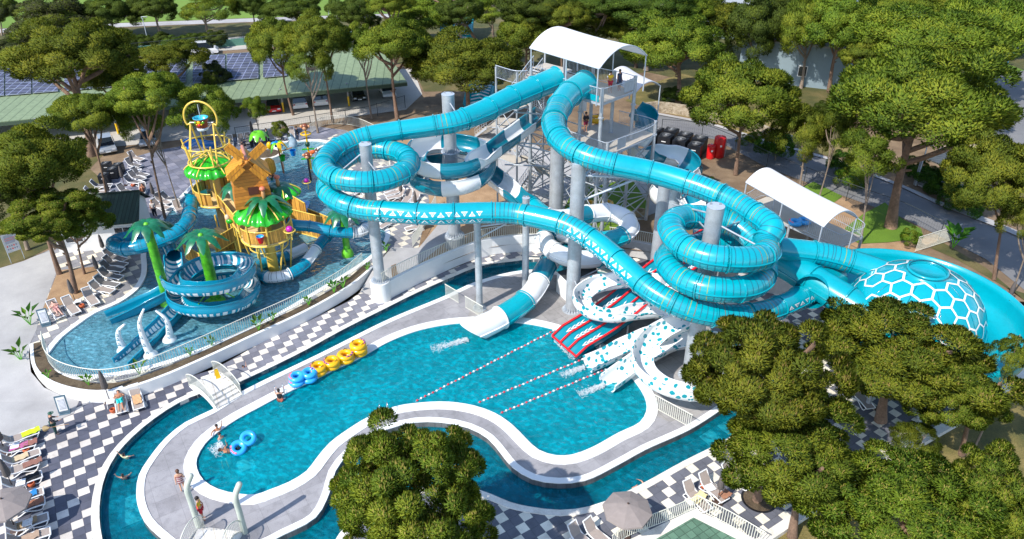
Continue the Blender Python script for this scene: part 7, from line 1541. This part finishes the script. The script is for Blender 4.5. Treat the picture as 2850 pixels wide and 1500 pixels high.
kind('b1', 10, BARKG, .04, .2, ncl=40, rc=.26, nlf=350, ln=0.065, wd=0.0160, zmin=-.8, yel=.5, mats=(LEAFG, LEAFL, LEAFD, LEAFL))
kind('b2', 13, BARKG, .03, .2, ncl=40, rc=.26, nlf=350, ln=0.065, wd=0.0160, zmin=-.8, yel=.7, mats=(LEAFL, LEAFY, LEAFG, LEAFL))
K_ = 1.10637
def tree(k, label, cx, cy, hw, hh, base=None, hc=9., z0=U, tr=1., cat='tree', name='pine_tree', group=None):
    cx, cy, hw, hh = cx*K_, cy*K_, hw*K_, hh*K_
    if base:
        b = at(base[0]*K_, base[1]*K_, z0); zc = max(z0+1.0, zfor(b.x, b.y, cy))
    else:
        zc = z0+hc; c = at(cx, cy, zc); b = V((c.x, c.y, z0))
    c = at(cx, cy, zc); d = proj(c)[2]; th = atan2(CZ-zc, hypot(c.x, c.y)); rw = hw*d/CF; hm = hh*d/CF
    rh = sqrt(max(hm*hm-(rw*sin(th))**2, (.36*rw)**2))/cos(th); rh = max(.42*rw, min(1.15*rw, rh))
    t = thing(name, label, cat, tuple(b), group=group); me, tm = KINDS[k]; rz = R.uniform(0, 6.28)
    o = bpy.data.objects.new('crown', me); col.objects.link(o); o.parent = t; o.location = c-b; o.scale = (rw, rw, rh); o.rotation_euler = (0, 0, rz)
    o2 = bpy.data.objects.new('trunk', tm); col.objects.link(o2); o2.parent = t; D = c-b; X = V((rw*tr, 0, 0)); Y = V((0, rw*tr, 0))
    ca, sa = cos(rz), sin(rz); M = Matrix(((rw*tr*ca, -rw*tr*sa, D.x, 0), (rw*tr*sa, rw*tr*ca, D.y, 0), (0, 0, D.z, 0), (0, 0, 0, 1))); o2.matrix_local = M
    return t
# foreground (sightings in 2576-wide pixels)
tree('n1', 'big bushy pine at the bottom centre overhanging the lazy river', 1042, 1250, 200, 195, hc=6.5, z0=0)
tree('n2', 'tall bushy pine growing from the round tree pit beside the loungers', 1925, 945, 180, 172, (1905, 1258), z0=0)
tree('n3', 'pine with lower broad crown just right of the tree pit, trunk on the deck edge', 2000, 1130, 185, 150, (1992, 1352), z0=-.3)
tree('n2', 'wide pine spreading in front of the hexagon bowl', 2270, 885, 215, 150, (2215, 1060), z0=0)
tree('n3', 'loose pine right of the checkered corner under the bowl', 2395, 985, 125, 95, (2420, 1140), z0=0)
tree('s2', 'thin half bare young pine on the dry grass by the terrace edge', 2300, 1110, 70, 60, (2281, 1190), z0=-.3, tr=.8)
tree('n1', 'broad pine filling the lower right corner foreground', 2290, 1290, 220, 130, hc=6, z0=-.3)
tree('n3', 'pine at the extreme lower right corner of the photo', 2490, 1270, 130, 140, hc=6, z0=-.3)
tree('s1', 'leaning pine with reddish trunk on the dry grass at the right edge', 2545, 900, 55, 95, (2455, 1120), z0=-.3, tr=.9)
# right edge and right middle
tree('u3', 'pine with twin pale trunks at the right edge above the road', 2490, 455, 108, 125, (2500, 705), tr=.8)
tree('s1', 'slim pine with sawn off limb at the right edge near the bowl', 2575, 560, 60, 120, (2545, 740), tr=.8)
tree('u1', 'great umbrella pine with a thick trunk on the small lawn', 2312, 275, 200, 150, (2240, 572), tr=1.35)
tree('u2', 'broad pine behind the great umbrella pine, above the house', 2330, 110, 170, 95, (2300, 330))
tree('u2', 'pine crown at the top right between house and side road', 2470, 100, 110, 110, (2450, 250))
tree('d1', 'dark pine at the top right corner', 2545, 45, 80, 75, (2520, 150))
tree('u1', 'pine crown at the top edge over the pale blue house', 2110, 80, 105, 95, (2085, 232))
tree('s1', 'straight trunked pine before the pale blue house', 2015, 75, 80, 110, (2015, 222))
tree('u3', 'pine right of the tower with forked trunks near the red tanks', 1862, 255, 130, 110, (1850, 440), tr=.8)
tree('s1', 'thin loose pine on the bare earth behind the long sail canopy', 2015, 345, 75, 110, (2010, 478), tr=.8)
tree('s2', 'thin pale pine standing on the lawn corner', 2170, 400, 90, 85, (2165, 612), tr=.75)
tree('s2', 'thin pine beside the earth path near the dark fence', 2105, 340, 60, 90, (2060, 498), tr=.7)
tree('u1', 'umbrella pine directly right of the tower\'s white canopy', 1690, 125, 118, 85, (1705, 262), tr=1.1)
tree('u2', 'flat pine crown left behind the tower canopy', 1480, 70, 85, 50, (1500, 160))
tree('u3', 'pine crown behind the tower canopy\'s ridge', 1590, 70, 80, 55, (1600, 170))
tree('u2', 'pine crown at the top edge left of the pale house', 1790, 55, 95, 60, (1800, 160))
tree('d1', 'dark pine before the pale house at the top', 1905, 80, 80, 95, (1900, 200))
tree('d1', 'dark pine at the top edge over the tower', 1640, 18, 110, 45, hc=9)
tree('d1', 'dark crown at the top edge above the flat pine', 1500, 15, 90, 40, hc=9)
tree('u1', 'pine crown between tower and chevron slide', 1330, 95, 75, 70, (1325, 190))
tree('d1', 'dark pine at the top edge right of the far chevron slide', 1340, 22, 90, 45, hc=9)
tree('u1', 'pine crown left of the far chevron slide', 1070, 45, 95, 55, (1210, 120))
tree('s1', 'pine at the top edge above the far chevron slide', 1235, 28, 75, 45, (1245, 110))
tree('u1', 'wide pine left of the tower in front of the half hidden chevron slide', 1168, 170, 140, 85, (1180, 300))
tree('u2', 'pine with spreading bare limbs at the carport\'s right end', 985, 120, 98, 72, (1000, 302))
tree('u1', 'tall pine with several bare trunks before the carport middle', 800, 110, 78, 72, (838, 312), tr=.8)
tree('u2', 'tall pine leaning left of the multi trunk pine group', 700, 128, 72, 82, (738, 290), tr=.8)
tree('s1', 'pine with browned needles amid the trunk group', 775, 170, 62, 62, (800, 335), tr=.8)
tree('s1', 'slender pine between trunk group and carport end', 905, 110, 50, 60, (935, 300), tr=.8)
tree('u1', 'large umbrella pine on the left hiding the solar roof', 190, 150, 138, 95, (232, 392), tr=1.4)
tree('u3', 'round pine crown right of the large left umbrella pine', 290, 190, 70, 55, (300, 330))
tree('u2', 'pine crown in front of the solar panels left of centre', 420, 155, 88, 52, (445, 280))
tree('o1', 'small dense conifer by the solar panels', 540, 195, 34, 48, (545, 265))
tree('u3', 'pine with forked trunk beside the lounger terrace', 385, 245, 95, 68, (415, 548), tr=.7)
tree('u2', 'pine crown over the lounger terrace\'s left end', 225, 295, 85, 68, (278, 552), tr=.8)
tree('s1', 'bushy pine right behind the tipping bucket', 520, 285, 80, 75, (518, 375))
tree('s1', 'straight slim pine beside the bucket tower\'s left side', 350, 310, 60, 60, (452, 530), tr=.6)
tree('s2', 'young wispy pine between bucket tower and car yard', 640, 280, 36, 45, (655, 352), tr=.7)
tree('s2', 'wispy young pine in the round planter of the children\'s pool', 705, 330, 25, 30, (715, 425), tr=.9)
tree('u1', 'big pine at the left edge above the info board', 85, 420, 130, 105, (150, 690), tr=.9)
tree('n3', 'pine with crooked trunk on the bare earth bed by the pool house', 130, 540, 115, 70, (190, 738), tr=.9)
tree('u3', 'pine crown shading the pool house\'s left end', 215, 560, 60, 55, (213, 690), tr=1.0)
tree('d1', 'dark pine at the far left edge in shade', 10, 470, 90, 130, hc=6)
tree('o1', 'grey green conifer at the upper left beyond the car lane', 130, 55, 110, 60, (120, 118), name='conifer')
tree('d1', 'pine with four dark trunks at the top left lawn edge', 285, 30, 65, 45, (295, 95))
tree('d1', 'pine at the top edge by the pale path', 385, 25, 60, 40, (405, 92))
tree('s1', 'loose pine at the top edge over the lamp post', 530, 25, 75, 45, (525, 90))
tree('d1', 'pine leaning at the top edge over the pale path', 630, 15, 40, 35, (640, 72))
tree('d1', 'dark pine at the top edge above the carport', 735, 25, 75, 40, (760, 95))
tree('d1', 'very dark pine at the top edge left of the far chevron slide', 890, 35, 60, 50, (895, 115))
tree('o1', 'conifer at the far upper left corner', 0, 20, 40, 55, (5, 90), name='conifer')
tree('o1', 'low grey green conifer at the left edge behind the car lane', 20, 130, 45, 30, hc=2.5, name='conifer')
for i, (x, y, w, h, lb) in enumerate([(1160,30,60,40,'pine in the wood beyond the left chevron slide, at the top edge'), (1420,45,60,45,'pine in the wood behind the flat crown'), (1720,25,70,45,'pine in the wood above the umbrella pine'), (1990,20,70,50,'pine in the wood over the house at the top'), (2260,25,90,50,'pine in the wood at the top edge right of the house'), (2400,25,80,50,'pine in the wood at the top edge towards the corner'), (2540,-20,90,60,'pine in the wood beyond the corner'), (980,15,60,40,'pine in the wood above the carport\'s right end'), (2190,150,70,55,'pine in the wood leaning over the pale house gable')]):
    tree(('d1', 'u2', 'u3')[i % 3], lb, x, y, w, h, hc=8.5)
# shrubs and hedges
def shrub(k, lb, px, py, hw, hh, z0=U, name='shrub', group=None): return tree(k, lb, px, py, hw, hh, (px, py+hh*.75), z0=z0, name=name, cat='shrub', group=group)
shrub('b2', 'bright green shrub by the fence behind the red tanks', 1885, 350, 30, 22); shrub('b1', 'rounded green tree on the earth by the road', 1950, 370, 46, 44)
shrub('b2', 'yellow green shrub on the road verge', 2150, 440, 42, 40); shrub('b1', 'dark green bush beside the thick pine trunk', 2110, 410, 30, 34)
shrub('b1', 'low bush at the foot of the red tanks', 1780, 458, 24, 14); shrub('b2', 'small yellow green bush by the lawn and fence', 2290, 595, 24, 24)
for i, (x, y) in enumerate([(2330,445),(2365,470),(2400,500),(2435,520),(2385,455),(2300,420),(2450,490)]): shrub('b1', ('dark hedge bush behind the roadside shelter, %s' % ('leftmost', 'second', 'third by the pavement', 'fourth by the pavement', 'behind the third', 'nearest the lamp post', 'at its right end')[i]), x, y, 36, 30, group='hedge bushes along the pavement')
for i, (x, y) in enumerate([(350,110),(400,105),(445,112),(490,105),(540,100),(300,125),(1700,240),(1770,235),(1820,215),(2040,290),(2090,275)]):
    shrub('d1', ('bush behind the green wall beside the lamp post', 'bush right of the lamp post', 'bush before the far lawn\'s middle', 'bush left of the white van', 'bush at the right end of the row behind the green wall', 'bush at the left end of the row behind the green wall', 'dark bush under the umbrella pine', 'dark bush on the slope behind the grey canopy', 'dark bush at the pale house corner', 'bush by the white gable', 'bush below the pale blue house')[i], x, y, 34, 22, group='background bushes')
def leafy(lb, px, py, z, h, n=7, seed=1, name='leafy_plant', group=None, cat='plant', wide=.28):
    r = random.Random(seed); b = at(px, py, z); t = thing(name, lb, cat, tuple(b), group=group); m = MB(); s = MB()
    for i in range(n):
        a = 2*pi*i/n+r.uniform(-.3, .3); L_ = h*r.uniform(.6, 1.); tip = V((cos(a)*L_*.55, sin(a)*L_*.55, L_*.85)); mid = V((cos(a)*L_*.25, sin(a)*L_*.25, L_*.7)); w = V((-sin(a), cos(a), 0))*L_*wide*.5
        s.tube([(0, 0, 0), tuple(mid*.8)], .02, LIMEB, 4, False)
        m.add([mid*.75, mid+w+V((0, 0, .02)), tip, mid-w+V((0, 0, .02))], [(0, 1, 2, 3)], LEAFG if i % 3 else LEAFL)
    m.build('leaves', t); s.build('stems', t); return t
for i, (px, py) in enumerate([(135,1052),(248,1072),(390,1042),(530,990),(590,962),(720,920),(760,892),(860,850),(955,802),(1022,752),(1075,700),(930,815)]):
    leafy('young broad leafed plant in the soil bed outside the pool railing, number along the bed unmarked', px, py, U+.05, .85+.25*(i % 3), 6, i, group='plants in the planter bed')
for i, o in enumerate([o for o in bpy.data.objects if o.name.startswith('leafy_plant')]):
    o['label'] = 'broad leafed plant in the railing planter ' + ('at its round left end', 'near the parasol and loungers', 'above the two loungers', 'left of the white footbridge', 'just right of the white footbridge', 'below the zebra slide', 'near the lime slide foot', 'in the bed\'s middle stretch', 'left of the white plinth', 'behind the white plinth', 'at its far right end', 'between middle and plinth')[i]
leafy('big bright banana-like plant by the tall cream railing', 2652, 690, U, 2.6, 14, 40, wide=.34); leafy('drooping dark palm plant at the concrete path edge', 85, 905, U, 2.0, 8, 41, wide=.2); leafy('drooping plant on the left edge of the concrete path', 60, 1005, .6, 2.0, 8, 42, wide=.2)
# ================================================================= CAMERA AND LIGHT
cam = bpy.data.objects.new('camera', bpy.data.cameras.new('camera')); col.objects.link(cam); scn.camera = cam
cam.matrix_world = Matrix(((CR.x, CU.x, -FW.x, 0), (CR.y, CU.y, -FW.y, 0), (CR.z, CU.z, -FW.z, CZ), (0, 0, 0, 1)))
cam.data.sensor_width = 36; cam.data.sensor_fit = 'HORIZONTAL'; cam.data.lens = 36*CF/CW; cam.data.clip_end = 3000; cam.data.clip_start = .5
EL, AZ = radians(47), atan2(-2.17, -2.28)          # towards the sun
sd = V((cos(EL)*cos(AZ), cos(EL)*sin(AZ), sin(EL)))
sun = bpy.data.lights.new('sun', 'SUN'); sun.energy = 3.4; sun.angle = radians(.5); sun.color = (1, .95, .87)
so = bpy.data.objects.new('sun', sun); col.objects.link(so); so.rotation_euler = (-sd).to_track_quat('-Z', 'Y').to_euler(); so.location = (0, 0, 60)
w = bpy.data.worlds.new('World'); scn.world = w; w.use_nodes = True; t = w.node_tree
sk = t.nodes.new('ShaderNodeTexSky'); sk.sky_type = 'NISHITA'; sk.sun_disc = False; sk.sun_elevation = EL; sk.sun_rotation = pi/2-AZ; sk.air_density = 1.; sk.dust_density = .6; sk.ozone_density = 2.
t.links.new(sk.outputs[0], t.nodes['Background'].inputs[0]); t.nodes['Background'].inputs[1].default_value = .15
vs = scn.view_settings; vs.view_transform = 'Standard'; vs.look = 'None'; vs.exposure = .72; vs.gamma = 1; vs.use_curve_mapping = False
scn.render.film_transparent = False
scn.cycles.max_bounces = 8; scn.cycles.transparent_max_bounces = 12; scn.cycles.use_denoising = True
for o in bpy.data.objects:
    if 'org' in o: del o['org']
